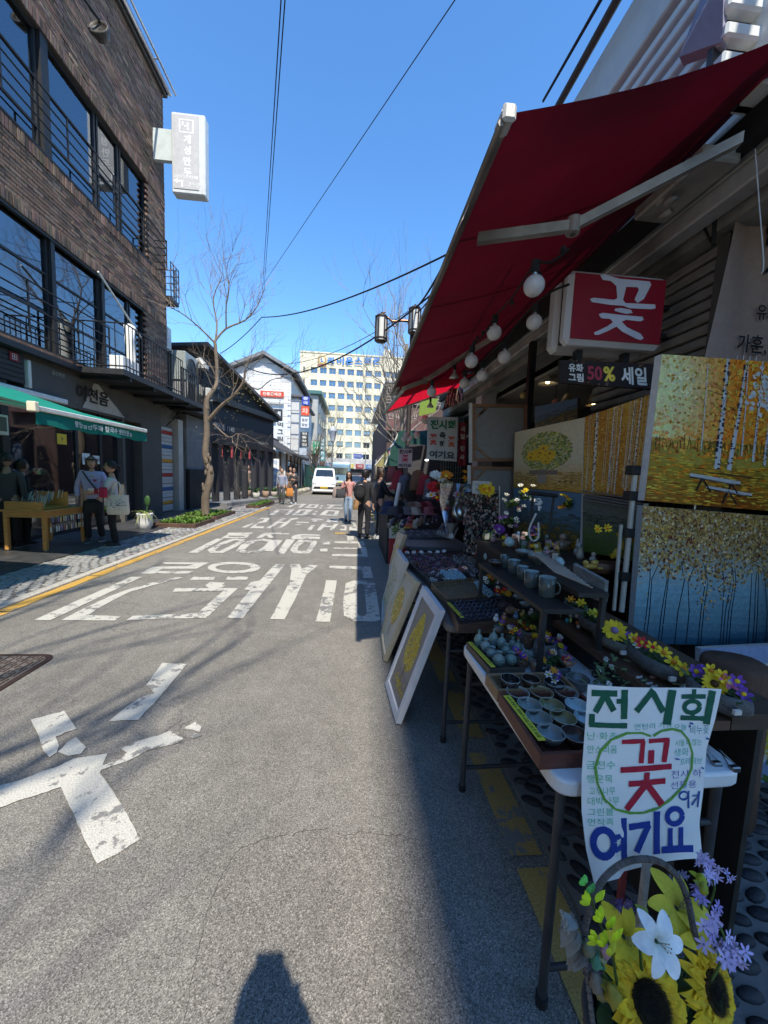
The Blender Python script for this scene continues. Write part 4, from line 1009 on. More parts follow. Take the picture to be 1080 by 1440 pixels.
for(x0_,y0_,x1_,y1_,c,t,lab)in((440.5,621,449,638,H('12a070'),'인사필','bright green vertical shop sign on the grey building'),(450.5,617,456.5,633,H('6c8f92'),'갤러리','upper grey-green vertical sign beyond the green one'),(450.5,634,456.5,648,H('5c9aa0'),'한국','lower teal vertical sign beyond the green one')):
 s=thing('hanging_sign',lab,'sign',yp(x0_,y1_,43))
 sign_y(s,x0_,y0_,x1_,y1_,43,c,t,(.75,.8,.78),'sign_panel',th=.3,vert=True)
 q=yp(x0_,y0_+3,43.1);g=MB((.2,.2,.2));g.box(-5.9,q.x,43.05,43.15,q.z-.05,q.z+.05);g.build('bracket','blackmetal',s)
hk=thing('tile_roofed_house','low traditional house with curved tile eaves and white walls beside the road','building',(-5,25,0))
e0,e1,e2=yp(384,634,24.2),yp(411,639,24.0),PX(436,655,-3.7)
g=MB((.62,.62,.60));g.box(-9,e1.x-.5,24.6,32.3,0,e0.z-.1)
g.build('wall','plaster',hk)
g=MB((.16,.10,.065))
for x in(-5.75,-5.1,-4.75):g.box(x-.08,x+.08,24.5,24.62,0,e0.z)
for y in(24.6,26.2,27.8,29.4,31):g.box(e1.x-.52,e1.x-.4,y,y+.16,0,e0.z)
g.build('timber_post','wood',hk)
g=MB((.065,.065,.068))
ex=e1.x+.1
for i in range(26):
 y=23.9+i*.33
 zz=e1.z-(.03*abs(i-13)*0)+.0
 g.tube([(ex,y,zz-.02+.04*((i-13)/13)**2),(ex-1.2,y,zz+.45),(ex-2.6,y,zz+1.35)],.085,5)
g.plate((ex-.02,23.8,e1.z-.05),(ex-.02,32.4,e1.z-.05),(ex-2.6,32.4,e1.z+1.25),(ex-2.6,23.8,e1.z+1.25),.1)
g.plate((ex-5.2,32.4,e1.z+.1),(ex-5.2,23.8,e1.z+.1),(ex-2.6,23.8,e1.z+1.25),(ex-2.6,32.4,e1.z+1.25),.1)
g.tube([(ex-2.6,23.6,e1.z+1.42),(ex-2.6,32.6,e1.z+1.42)],.14,8)
g.build('tiled_roof','stone',hk)
for(y,zc)in((25,1.5),(26.7,1.5),(28.3,1.5)):
 g=MB((.05,.04,.035));g.box(e1.x-.49,e1.x-.47,y,y+1.1,.6,2.3);f=g.build('window','wood',hk)
 g=MB();g.box(e1.x-.465,e1.x-.455,y+.08,y+1.02,.7,2.2);g.build('pane','glass',f)
s=thing('standing_sign','tall white banner sign with blue writing at the near wall of the tile roofed house','sign',yp(386,690,24))
sign_y(s,380.5,645,392,686,24,(.75,.76,.77),'차와문화',(.3,.4,.6),'sign_panel',vert=True)
s=thing('notice_board','framed notice board with small print beside the white banner sign','sign',yp(396,695,23.5))
sign_y(s,389.5,663,398.5,680,23.5,(.35,.34,.32),'메뉴',(.1,.1,.1),'board')
for x in(390.5,397.5):g=MB((.05,.05,.05));q=yp(x,681,23.55);g.tube([(q.x,23.55,0),q],.03,5);g.build('leg','blackmetal',s)
g=MB((.5,.48,.42));random.seed(4)
for i in range(9):g.ell(PZ(384+i*7,702-i*.8)+Vector((0,.8,.12)),(.28,.25,.2),8,6,wob=.5,seed=i,col=vary((.38,.35,.3),.2))
for i in range(8):
 m=MB(vary((.38,.35,.3),.2));q=Vector((-4.3+.06*i,24.2+i*1.1,.1));m.ell(q,(.28,.25,.2),8,6,wob=.5,seed=i);tag(m.build('garden_boulder','stone'),'rounded garden boulder edging the bed before the tile roofed house','boulder','boulders along the house bed')
for i in range(4):
 t=thing('shrub',('nearest','second','third','farthest')[i]+' small green shrub along the wall of the tile roofed house','shrub',(-4.3,25+i*2,0),'shrubs along the house')
 g=MB()
 for k in range(90):
  p=Vector((-4.35+random.gauss(0,.2),25.3+i*2+random.gauss(0,.35),.3+random.gauss(0,.14)));blade(g,p,random.uniform(0,6.3),.14,.08,.06,.05,mixc((.05,.12,.02),(.16,.26,.04),random.random()),n=2)
 g.build('foliage','leaf',t)
gf=thing('green_fence','green mesh construction fence behind the white van','fence',(-4.4,34,0))
for i in range(4):
 g=MB((.03,.13,.09));g.box(-4.4,-4.36,34+i*2,35.96+i*2,.1,2.3);g.build('panel','cloth',gf)
g=MB((.03,.13,.09));g.box(-4.4,-2.6,42.0,42.05,.1,2.3);g.build('panel','cloth',gf)
# --- Lions hall
YL=92.0
lb=thing('cream_office_building','tall cream office block with blue rooftop lettering closing the street','building',(0,YL,0))
cream=(.66,.60,.44)
def lp(px,py):p=yp(px,py,YL);return p.x,p.z
xA,zR=lp(422,499);xB=lp(625,492)[0];zR=lp(480,499)[1]
X0=lp(437,520)[0];pitch=(lp(437+12.85*7,520)[0]-X0)/7;ww=lp(446.5,520)[0]-X0
zt0=lp(440,516)[1];zp=(lp(440,516)[1]-lp(440,635.6)[1])/7;wh=zt0-lp(440,524.4)[1]
NC,NR=12,10
g=MB(cream)
g.box(xA,X0-.02,YL,YL+16,0,zR);xe=X0+NC*pitch
g.box(xe,xe+1.5,YL,YL+16,0,zR)
z=zR;
for r in range(NR+1):
 zb=(zt0-r*zp)if r<NR else 0
 if r==NR:g.box(X0-.02,xe,YL,YL+.6,0,z);break
 g.box(X0-.02,xe,YL,YL+.6,zb,z)
 for c in range(NC):g.box(X0+c*pitch+ww,X0+(c+1)*pitch,YL,YL+.6,zb-wh,zb)
 z=zb-wh
g.box(X0-.02,xe,YL+15.8,YL+16,0,zR);g.box(X0-.02,xe,YL+.6,YL+15.8,zR-.3,zR-.01)
g.build('wall','plaster',lb)
g=MB((.7,.68,.6));a,b=lp(425,490),lp(469,490);g.box(a[0],b[0],YL+2,YL+9,zR,a[1]);a,b=lp(541,487),lp(550,487);g.box(a[0],b[0],YL+2,YL+6,zR,a[1]);g.build('rooftop_housing','plaster',lb)
g=MB((.62,.56,.42));g.box(xA-.1,xe+1.6,YL-.15,YL+.05,zR-.01,zR+.35,bev=.05);g.build('parapet','plaster',lb)
wf0=None
for r in range(NR):
 for c in range(NC):
  if wf0 is None:
   f=MB((.25,.25,.24));f.box(0,ww,.3,.42,-wh,-wh+.12);f.box(0,ww,.3,.42,-.12,0);f.box(0,.1,.3,.42,-wh+.12,-.12);f.box(ww-.1,ww,.3,.42,-wh+.12,-.12);f.box(ww*.48,ww*.54,.3,.42,-wh+.12,-.12)
   wf0=f.build('window','paintedmetal',lb,world=False)
   p=MB();p.box(.1,ww-.1,.35,.37,-wh+.12,-.12);pane0=p.build('pane','glass',wf0,world=False)
   k=MB((.06,.06,.06));k.box(0,ww,.7,.72,-wh,0);bl0=k.build('room_shade_sheet','matte',wf0,world=False)  # flat dark sheet standing in for the shade of the room behind
   bd=MB((.5,.47,.38));bd.box(.1,ww-.1,.5,.52,-wh*.45,-.1);blind0=bd.build('blind','cloth',wf0,world=False)
   wf=wf0
  else:
   wf=wf0.copy();COL.objects.link(wf)
   for s_ in(pane0,bl0):o=s_.copy();COL.objects.link(o);o.parent=wf
   if random.random()<.55:
    o=blind0.copy();COL.objects.link(o);o.parent=wf;o.scale=(1,1,random.choice((.7,1,1.5,2.0)))
  wf.location=(X0+c*pitch,0,zt0-r*zp)
g=MB((.12,.12,.11))
for r in range(2):g.box(lp(426.5,518)[0],lp(429,518)[0],YL-.02,YL+.02,zt0-r*zp-wh,zt0-r*zp)
g.build('slit_window','matte',lb)
fl=lambda u,v,d:(u,YL-.15-d,v)
for i,t in enumerate('라이온스회관'):
 a=lp(466+12.7*i,508);g=MB(H('2f6fb0'));g.text(t,fl,a[0],a[1],h=1.75,w=1.8,bold=.045,d=.2)
 g.build('rooftop_letter','paintedmetal',lb)
a=lp(453,508);g=MB(H('b08a3a'))
n=24
g.ring([(a[0]+1.05*cos(2*pi*i/n),a[1]+.25+1.0*sin(2*pi*i/n))for i in range(n)],[(a[0]+.8*cos(2*pi*i/n),a[1]+.25+.75*sin(2*pi*i/n))for i in range(n)],fl,.1)
g.add([fl(a[0]+.72*cos(2*pi*i/n),a[1]+.25+.68*sin(2*pi*i/n),.08)for i in range(n)],[tuple(range(n))],col=H('c8c0a8'))
g.text('L',fl,a[0],a[1]+.25,h=.9,bold=.05,d=.14,col=H('2f5f9a'))
g.add([fl(a[0]-1.15,a[1]-.7,.05),fl(a[0]+1.15,a[1]-.7,.05),fl(a[0]+.9,a[1]-1.25,.05),fl(a[0]-.9,a[1]-1.25,.05)],[(0,1,2,3)],col=H('8a5a4a'));g.build('rooftop_emblem','paintedmetal',lb)
fb=thing('low_white_building','low white building with a dark shop front at the far road junction','building',(3,74,0))
g=MB((.5,.5,.48));g.box(-8,9,74,80,2.6,4.6);g.box(-8,9,74.5,80,0,2.6,col=(.06,.06,.065));g.build('wall','plaster',fb)
for i in range(8):
 g=MB(random.choice([(.5,.5,.48),(.3,.05,.05),(.1,.2,.4),(.55,.45,.1)]));g.box(-7.6+i*2,-6.0+i*2,73.9,74,2.75,3.6)
 g.text(random.choice(['서점','화랑','문구','식당']),lambda u,v,d:(u,73.89-d,v),-6.8+i*2,3.2,h=.5,d=.01,col=(.75,.75,.7));g.build('shop_sign','paintedmetal',fb)
lft=thing('grey_distant_block','plain grey office block behind the green roofed building','building',(-9,60,0))
g=MB((.33,.33,.33));g.box(-14,-5.9,60,84,0,6.4);g.build('wall','tile',lft)
bare_tree('large bare plane tree before the left half of the cream office block',(-3.0,52,0),15,.16,41,tw=22,rk=.22,col=H('8a7c5c'),L0=3.0,depth=4,group='bare street trees at the street end')
bare_tree('tall bare tree before the right half of the cream office block',(2.6,50,0),16,.16,42,tw=22,rk=.22,col=H('8a7c5c'),L0=3.2,depth=4,group='bare street trees at the street end')
bare_tree('smaller bare tree in the middle distance next to the street lamp',(-3.3,33,0),6.5,.12,43,tw=22,col=H('5c5040'),L0=1.2,depth=3,group='bare street trees at the street end')
bare_tree('bare tree rising behind the lantern post and the red awning',(1.9,15.0,0),12.2,.13,46,tw=28,rk=.32,col=H('8a8074'),L0=2.0,depth=4)
bare_tree('bare tree behind the brown roofed market building',(3.4,24.0,0),13.0,.13,47,tw=16,rk=.24,col=H('8a8074'),L0=2.2,depth=4)
t=bare_tree('bare tree with the last golden leaves in front of the cream office block',(-4.6,50,0),8,.15,48,tw=14,col=H('6a5a38'),L0=1.6,depth=2)
g=MB();random.seed(5)
for i in range(500):
 p=Vector((-4.6+random.gauss(0,.8),50+random.gauss(0,.8),5.2+random.gauss(0,1.5)));blade(g,p,random.uniform(0,6.3),.3,.2,.1,.1,mixc((.5,.33,.04),(.6,.45,.12),random.random()),n=2)
g.build('golden_leaves','leaf',t,kind='stuff')
sl=thing('street_lamp','grey street lamp with a boxed lantern head beside the middle distance tree','street lamp',(-2.9,31,0))
q=yp(468,612,31);g=MB((.2,.2,.2));g.tube([(q.x,31,0),(q.x,31,q.z)],.06,8);g.build('pole','blackmetal',sl)
g=MB((.45,.47,.5));g.lathe([(.15,-.5),(.32,.3),(.36,.35),(.05,.75)],6,at=q);g.build('lantern','paintedmetal',sl)
rs=thing('road_sign','blue arrow road sign on a pole at the end of the street','sign',(0,55,0))
a,b=yp(497,638,55),yp(510,645,55)
g=MB((.08,.15,.5));g.box(a.x,b.x-.3,55,55.05,b.z,a.z);g.extr([(b.x-.3,b.z-.1),(b.x+.15,(a.z+b.z)/2),(b.x-.3,a.z+.1)],lambda u,v,d:(u,55+d,v),0,.05)
g.text('인사동',lambda u,v,d:(u,54.99-d,v),(a.x+b.x)/2-.1,(a.z+b.z)/2,h=.4,d=.01,col=(.7,.7,.75));g.build('panel','paintedmetal',rs)
g=MB((.3,.3,.3));g.tube([(b.x+.4,55.1,0),(b.x+.4,55.1,a.z+.3),(a.x,55.1,a.z+.1)],.06,6);g.build('pole','blackmetal',rs)
# ---------------- vehicles
def wheel(par,x,y,r=.33,w=.2):
 g=MB((.02,.02,.02));g.T=Matrix.Translation((x,y,r))@Matrix.Rotation(pi/2,4,'Y')
 g.lathe([(r*.6,-w/2),(r*.95,-w/2),(r,-w*.35),(r,w*.35),(r*.95,w/2),(r*.6,w/2)],18);o=g.build('wheel','rubber',par)
 h=MB((.4,.4,.42));h.T=g.T;h.lathe([(0,-w*.4),(r*.6,-w*.45),(r*.6,w*.45),(0,w*.4)],12);h.build('rim','metal',o)
def loft_car(name,label,x,y,rot,col,secs,W,hood_z,glassrows,r=.33,wheels=(-1.3,1.3),cat='car',gcol=(.02,.025,.03)):
 """secs: (y, z_bottom, z_belt, z_top, half width, half width at the roof), nose first; nose towards -Y"""
 t=thing(name,label,cat,(0,0,0))
 g=MB(col);vs=[];k=len(secs)
 for(yy,zb,zl,zt,hw,hr)in secs:
  vs+=[(-hw*.96,yy,zb),(-hw,yy,zb+.12),(-hw,yy,zl),(-hr,yy,zt-.05),(-hr+.1,yy,zt),(hr-.1,yy,zt),(hr,yy,zt-.05),(hw,yy,zl),(hw,yy,zb+.12),(hw*.96,yy,zb)]
 fs=[(i*10+j,i*10+j+1,(i+1)*10+j+1,(i+1)*10+j)for i in range(k-1)for j in range(9)]+[(9,8,7,6,5,4,3,2,1,0),tuple((k-1)*10+j for j in range(10))]+[(i*10,(i+1)*10,(i+1)*10+9,i*10+9)for i in range(k-1)]
 g.add(vs,fs,False);g.build('body','shinycar',t)
 for(a,b,c,d)in glassrows:
  g=MB(gcol);g.plate(a,b,c,d,.02);g.build('window','glazing',t)
 for yy in wheels:
  for s in(-1,1):wheel(t,s*(W-.12),yy,r)
 t.location=(x,y,0);t.rotation_euler=(0,0,rot)
 return t
M['glazing']=vc_mat('dark_car_glass',.06,namt=.05,bump=0,spec=.8,coat=.6)
vx=(PZ(433,697).x+PZ(469,697).x)/2+.12;vy=26.6
wv=(.80,.80,.79);hw=.83
van=loft_car('white_van','white minivan with yellow number plate driving towards the camera',vx,vy+.0,radians(3),wv,[(0,.28,.75,.95,hw-.1,hw-.12),(.06,.2,.95,1.02,hw,hw-.04),(.35,.2,1.0,1.18,hw,hw-.03),(.62,.2,1.05,1.26,hw,hw-.04),(1.3,.22,1.08,1.86,hw,hw-.13),(1.7,.22,1.08,1.93,hw,hw-.12),(3.9,.24,1.08,1.94,hw,hw-.12),(4.15,.3,1.05,1.7,hw-.03,hw-.15)],hw,1,[((-.66,.655,1.30),(.66,.655,1.30),(.58,1.20,1.80),(-.58,1.20,1.80)),((hw+.012,.95,1.12),(hw+.012,2.1,1.12),(hw-.09,2.1,1.72),(hw-.1,1.35,1.72)),((hw+.012,2.2,1.12),(hw+.012,3.7,1.12),(hw-.09,3.7,1.72),(hw-.09,2.2,1.72)),((-hw-.012,2.1,1.12),(-hw-.012,.95,1.12),(-hw+.1,1.35,1.72),(-hw+.09,2.1,1.72)),((-hw-.012,3.7,1.12),(-hw-.012,2.2,1.12),(-hw+.09,2.2,1.72),(-hw+.09,3.7,1.72))],wheels=(.85,3.2),r=.31,cat='van')
def onvan(g,name,mat):o=g.build(name,mat,van,world=False);return o
g=MB((.02,.02,.022));g.extr([(-.74,.42),(.74,.42),(.62,.72),(-.62,.72)],lambda u,v,d:(u,.02-d+(v-.42)*.06,v),0,.03);onvan(g,'grille','blackmetal')
g=MB((.62,.42,.04));g.box(-.26,.26,-.03,-.015,.46,.60,bev=.005);g.text('12가 3456',lambda u,v,d:(u,-.032-d,v),0,.53,w=.4,d=.001,col=(.02,.02,.02));onvan(g,'number_plate','paintedmetal')
for s in(-1,1):
 g=MB((.55,.57,.6));g.extr([(s*.52,.78),(s*.78,.80),(s*.80,.97),(s*.56,.90)]if s>0 else[(s*.56,.90),(s*.80,.97),(s*.78,.80),(s*.52,.78)],lambda u,v,d:(u,.0-d+(v-.78)*.2,v),0,.03);onvan(g,'headlight','gloss')
 g=MB((.03,.03,.03));g.box(s*(hw+.04),s*(hw+.2),.75,.85,1.1,1.32,bev=.03);onvan(g,'wing_mirror','plastic')
g=MB((.7,.7,.7));g.box(-.8,.8,-.02,.06,.24,.36,bev=.03);onvan(g,'bumper','shinycar')
g=MB((.1,.1,.1));g.tube([(-.5,.64,1.285),(.0,.72,1.36)],.01,4);g.tube([(.05,.64,1.285),(.5,.72,1.36)],.01,4);onvan(g,'wiper','rubber')
def small_car(label,x,y,rot,col,k=1.0,name='parked_car',h=1.45):
 hw=.86
 c=loft_car(name,label,x,y,rot,col,[(0,.28,.62,.68,hw-.1,hw-.14),(.1,.2,.72,.8,hw,hw-.06),(1.0,.2,.88,.95,hw,hw-.05),(1.75,.2,.92,h-.05,hw,hw-.22),(2.3,.2,.92,h,hw,hw-.2),(3.4,.2,.92,h-.04,hw,hw-.2),(4.1,.25,.9,1.0,hw,hw-.1),(4.3,.3,.8,.9,hw-.1,hw-.15)],hw,1,[((-.62,1.06,.99),(.62,1.06,.99),(.58,1.68,h-.09),(-.58,1.68,h-.09)),((hw+.012,1.4,.95),(hw+.012,3.6,.95),(hw-.14,3.3,h-.12),(hw-.14,1.9,h-.12)),((-hw-.012,3.6,.95),(-hw-.012,1.4,.95),(-hw+.14,1.9,h-.12),(-hw+.14,3.3,h-.12))],wheels=(.8,3.4))
 g=MB((.03,.03,.03));g.box(-.5,.5,.06,.09,.45,.62,bev=.01);g.build('grille','blackmetal',c,world=False)
 for s in(-1,1):g=MB((.6,.62,.64));g.box(s*.55,s*.78,.04,.10,.62,.74,bev=.02);g.build('headlight','gloss',c,world=False)
 g=MB((.7,.7,.7));g.box(-.25,.25,.03,.055,.30,.42);g.build('number_plate','paintedmetal',c,world=False)
 return c
q=PZ(503,690);small_car('dark grey car half hidden behind the woman in the pink jacket',.25,34,0,(.04,.045,.05))
small_car('white car far behind the white van near the junction',-1.0,62,radians(4),(.6,.6,.6),h=1.5)
small_car('silver car stopped at the far junction right of the lorry',2.2,66,radians(-5),(.35,.36,.38))
small_car('red car crossing at the far junction',4.3,70,radians(80),(.35,.04,.03))
bu=loft_car('blue_lorry','blue lorry with a wide windscreen coming behind the white van',-1.6,46,0,(.16,.28,.38),[(0,.4,1.2,2.6,1.1,1.05),(.1,.35,1.2,2.75,1.14,1.1),(1.8,.4,1.2,2.8,1.14,1.1),(1.9,.7,1.4,3.0,1.2,1.18),(6.5,.7,1.4,3.0,1.2,1.18)],1.14,1,[((-.98,-.02,1.45),(.98,-.02,1.45),(.93,-.01,2.3),(-.93,-.01,2.3))],r=.45,wheels=(.9,5.2),cat='lorry')
g=MB((.6,.6,.6));g.box(-1.05,1.05,-.1,.02,.4,.7,bev=.04);g.box(-.3,.3,-.12,-.1,.48,.62,col=(.6,.6,.2));g.build('bumper','paintedmetal',bu,world=False)
for s in(-1,1):g=MB((.6,.6,.6));g.box(s*.6,s*.95,-.06,.02,.8,1.05,bev=.03);g.build('headlight','gloss',bu,world=False)
# ---------------- right side beyond the awning: brown building, second stall tarps
br=thing('brown_market_building','brown slatted market building beyond the stalls on the right','building',(3,19,0))
a=yp(541,553,19);g=MB((.10,.06,.05));g.box(a.x+.2,9,19,34,0,a.z-.5);g.build('wall','plaster',br)
g=MB((.20,.17,.15))
for i in range(7):g.box(a.x+.1,9,18.9-i*.02,18.96,a.z-.5+i*.14,a.z-.42+i*.14)
g.box(a.x,9.2,18.8,34.2,a.z+.5,a.z+.6,col=(.5,.5,.5));g.build('roof_slats','blackmetal',br)
g=MB((.16,.08,.075));q=yp(543,576,18.6);q2=yp(566,606,18.6);g.box(q.x,q2.x+1.2,18.6,18.8,q2.z,q.z);g.text('인사갤러리',lambda u,v,d:(u,18.59-d,v),(q.x+q2.x)/2+.4,q.z-.3,w=1.4,d=.01,col=(.5,.45,.4));g.build('maroon_panel','plaster',br)
for i in range(3):
 g=MB((.34,.33,.32));g.box(9,9.1,0,1,0,1)
rb2=thing('grey_row_building','plain grey shop row filling the right side before the junction','building',(4,36,0))
g=MB((.28,.27,.25));g.box(4.2,10,36,70,0,7.2);g.build('wall','plaster',rb2)
for k in range(6):
 g=MB((.04,.045,.05));g.box(4.17,4.21,37+k*5,40+k*5,3.6,5.4);f=g.build('window','blackmetal',rb2);g=MB();g.box(4.15,4.165,37.1+k*5,39.9+k*5,3.7,5.3);g.build('pane','glass',f)
 # ================================================================== RIGHT SIDE: ART SHOP, AWNINGS
sb=thing('art_shop_building','shop building on the right with ribbed white siding above the big red awning','building',(2.3,3,0))
g=MB((.24,.24,.235))
ZT=5.15
g.box(2.30,5.5,1.2,1.3,0,ZT);g.box(2.25,2.45,1.3,9.6,3.05,ZT);g.box(2.30,5.5,9.5,9.6,0,ZT)
g.box(5.4,5.5,1.3,9.5,0,ZT);g.box(2.45,5.4,1.3,9.5,ZT-.1,ZT-.001)
g.build('wall','plaster',sb)
UX=2.02
g=MB((.62,.65,.64));g.box(UX+.05,2.25,.4,8.6,3.3,ZT+.03)
g.box(UX-.04,UX+.05,.4,8.6,4.72,ZT+.03,bev=.01);g.build('upper_wall','plastic',sb)
for i in range(11):
 z=3.42+i*.118
 g=MB((.70,.73,.72));g.box(UX-.02,UX+.05,.5,8.5,z,z+.062,bev=.008);g.build('siding_rib','paintedmetal',sb)
g=MB((.05,.05,.055));g.box(UX+.03,UX+.052,.5,8.5,3.36,4.72);g.build('siding_backing','matte',sb)
g=MB((.06,.05,.05));g.tube([(UX-.14,.2,ZT+.06),(UX-.14,8.7,ZT+.06)],.035,8);g.build('roof_pipe','blackmetal',sb)
g=MB((.40,.40,.38))
g.box(1.86,2.25,.9,8.2,3.14,3.28,bev=.01);g.build('lintel_beam','rusty',sb)
g=MB((.30,.29,.26));g.box(1.98,2.2,.9,2.55,2.98,3.14);g.box(2.02,2.12,2.5,8.2,2.96,3.13);g.build('soffit','rusty',sb)
for i in range(13):
 g=MB((.30,.285,.26));g.box(2.06,2.12,2.1,3.18,2.04+i*.072,2.096+i*.072,bev=.012);g.build('shutter_slat','rusty',sb)
g=MB((.02,.02,.02));g.box(2.12,2.16,2.1,3.18,1.1,2.96);g.box(2.04,2.2,2.03,2.1,.02,2.97,col=(.10,.10,.09));g.build('shutter_frame','matte',sb)
g=MB((.30,.29,.27));q=PX(970,313,2.02);g.T=Matrix.Translation((2.03,q.y,q.z))@Matrix.Rotation(-pi/2,4,'Y');g.lathe([(.035,0),(.035,.04),(.028,.04),(.026,.02),(.0,.02)],14);g.ell((0,0,.02),.014,8,5,col=(.01,.01,.01));g.build('camera_dome','paintedmetal',sb)
g=MB((.02,.02,.02))
limb(g,[PX(1075,215,1.95),PX(1025,250,1.95),PX(1008,290,1.97),PX(1003,345,1.98)],.012,.012,6)
limb(g,[PX(1078,205,1.93),PX(1010,262,1.95),PX(985,300,1.97),PX(1000,340,1.98)],.007,.007,5)
g.build('drain_hose','rubber',sb)
g=MB((.5,.49,.45));limb(g,[PX(1062,210,1.8),PX(1068,290,1.8),PX(1074,370,1.8),PX(1070,385,1.8)],.003,.003,4);g.build('pull_cord','cloth',sb)
g=MB((.28,.27,.36));a,b=PY(950,66,1.72),PY(1012,0,1.72)
q=[PY(955,80,1.9),PY(1016,58,1.72),PY(1018,-40,1.72),PY(1000,-40,1.9)]
g.plate(q[0],q[1],q[2],q[3],.05);g.build('faded_sign_board','plaster',sb)
g=MB((.66,.68,.66))
a,b=PY(1020,60,1.70),PY(1068,60,1.70)
z=b.z-.1
while z<b.z+1.0:g.box(a.x,b.x+.5,1.70,1.76,z,z+.06,bev=.01);z+=.115
g.box(a.x,b.x+.5,1.76,1.79,b.z-.2,b.z+1.1,col=(.05,.05,.055));g.box(b.x,b.x+.9,1.66,1.8,b.z-.2,b.z+1.1)
g.build('louvre','paintedmetal',sb)
g=MB((.12,.11,.10));g.box(2.4,5.3,1.3,9.5,0,.03);g.build('shop_floor','darktile',sb)
g=MB((.34,.32,.27));g.box(2.45,5.3,3.2,9.4,2.93,2.97);g.build('ceiling','plaster',sb)
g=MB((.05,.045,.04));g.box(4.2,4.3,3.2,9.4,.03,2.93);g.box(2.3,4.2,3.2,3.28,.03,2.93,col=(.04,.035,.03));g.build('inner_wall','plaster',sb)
for k,(px,py,Y)in enumerate(((748,500,3.9),)):
 g=MB((.012,.012,.012));g.box(1.80,1.86,3.85,3.92,.0,3.0);g.build('black_post','blackmetal',sb)
g=MB((.02,.02,.02));g.box(1.82,1.85,3.92,8,2.22,2.26);g.build('rail','blackmetal',sb)
g=MB((.42,.42,.42));g.box(2.1,2.35,6.2,6.5,0,3.05);g.build('pale_pillar','plaster',sb)
def Lamp(name,label,c,fn,cat='lamp',group=None):
 t=thing(name,label,cat,c,group);fn(t,Vector(c));return t
def cone_shade(col,r=.11):
 def f(t,c):
  g=MB(col);g.lathe([(.02,.13),(.035,.12),(.05,.08),(r,.0),(r*.97,.0),(.04,.08)],16,at=c);g.build('lamp_shade','paintedmetal',t)
  g=MB((.9,.7,.4));g.ell(c+Vector((0,0,.03)),.028,8,6);g.build('bulb','lit',t)
  g=MB((.02,.02,.02));g.tube([c+Vector((0,0,.13)),(c.x,c.y,2.93)],.004,4);g.build('cord','rubber',t)
 return f
Lamp('ceiling_spotlight','cream cone shaded lamp hanging near the black post inside the shop',PX(770,540,2.5),cone_shade((.5,.46,.36),.13))
Lamp('ceiling_spotlight','small cream shaded lamp glowing behind the sale board',PX(797,568,2.7),cone_shade((.45,.35,.22),.10))
Lamp('ceiling_spotlight','pinkish shaded lamp left of the glowing one behind the sale board',PX(780,575,2.8),cone_shade((.5,.2,.18),.12))
Lamp('ceiling_spotlight','second glowing lamp right below the sale board',PX(835,570,2.5),cone_shade((.4,.3,.15),.08))
c=PX(704,535,2.5)
t=thing('strip_light','fluorescent strip light glowing greenish white on the shop ceiling','lamp',c)
g=MB((.55,.75,.55));g.box(c.x-.02,c.x+.02,c.y-.3,c.y+.3,c.z-.02,c.z+.01);g.build('tube','lit',t)
g=MB((.3,.3,.28));g.box(c.x-.08,c.x+.08,c.y-.34,c.y+.34,c.z+.01,c.z+.06);g.build('housing','paintedmetal',t)
c=PX(736,556,2.1);t=thing('round_bulb','warm yellow round bulb beside the black post','light bulb',c)
g=MB((.55,.38,.12));g.ell(c,.045,12,8);g.build('globe','gloss',t);g=MB((.02,.02,.02));g.tube([c+Vector((0,0,.04)),c+Vector((.08,.0,.12))],.014,6);g.build('socket','rubber',t)
tb_=thing('tall_rear_shade_building','unseen tall building added on the right behind the photographer to shade the stalls','building',(3.4,-20,0))  # unseen block added and sized to cast the stall shade; cream for warm fill
g=MB((.62,.54,.43));g.box(3.4,16,-27,-12.3,0,22);g.build('wall','plaster',tb_)
g=MB((.3,.29,.28));g.box(3.37,16.1,-27.1,-12.2,22,22.3);g.build('roof','concrete',tb_)
for k in range(4):
 for r in range(6):
  g=MB((.04,.045,.05));g.box(3.37,3.41,-26+k*3.4,-24+k*3.4,3.6+r*3,5.3+r*3);f=g.build('window','blackmetal',tb_);g=MB();g.box(3.35,3.365,-25.9+k*3.4,-24.1+k*3.4,3.7+r*3,5.2+r*3);g.build('pane','glass',f)
bare_tree('large bare tree on the left pavement behind the photographer',(-3.8,-3.6,0),9.5,.22,61,rk=.4,tw=26,col=H('7a6c5d'),L0=3.4,depth=3,spread=1.2)
nbld=thing('left_rear_fill_building','unseen building on the left behind the photographer, cream to add warm fill light','building',(-6.3,-8,0))  # unseen; kept low and coloured cream so it adds warm fill light
g=MB((.62,.53,.42));g.box(-14,-6.3,-16,.9,0,6.5);g.build('wall','plaster',nbld)
# ---------------- main red awning
aw=thing('red_awning','large dark red retractable awning reaching out over the stalls','awning',(1.9,1.36,3.3))
Fn,Ff=Vector((.49,1.36,2.80)),Vector((.55,5.75,2.80))
Bn,Bf=PZ(1080,112,3.36),PZ(668,530,3.36)
dirB=(Bf-Bn);Bn=Bn+(Bn-Bf)*.045;Bf=Vector((2.05,5.9,3.36))
red=tuple(x*.72 for x in H('800a2a'))
g=MB(red)
def aws(u,v):
 p=Fn*(1-u)*(1-v)+Bn*u*(1-v)+Bf*u*v+Ff*(1-u)*v
 p.z-=.045*sin(pi*u)+.008*sin(v*40)*sin(pi*u);return p
n,m=8,30
vs=[aws(i/n,j/m)for j in range(m+1)for i in range(n+1)]
g.add(vs,[(j*(n+1)+i,j*(n+1)+i+1,(j+1)*(n+1)+i+1,(j+1)*(n+1)+i)for j in range(m)for i in range(n)],True)
g.build('canopy_fabric','awning',aw)
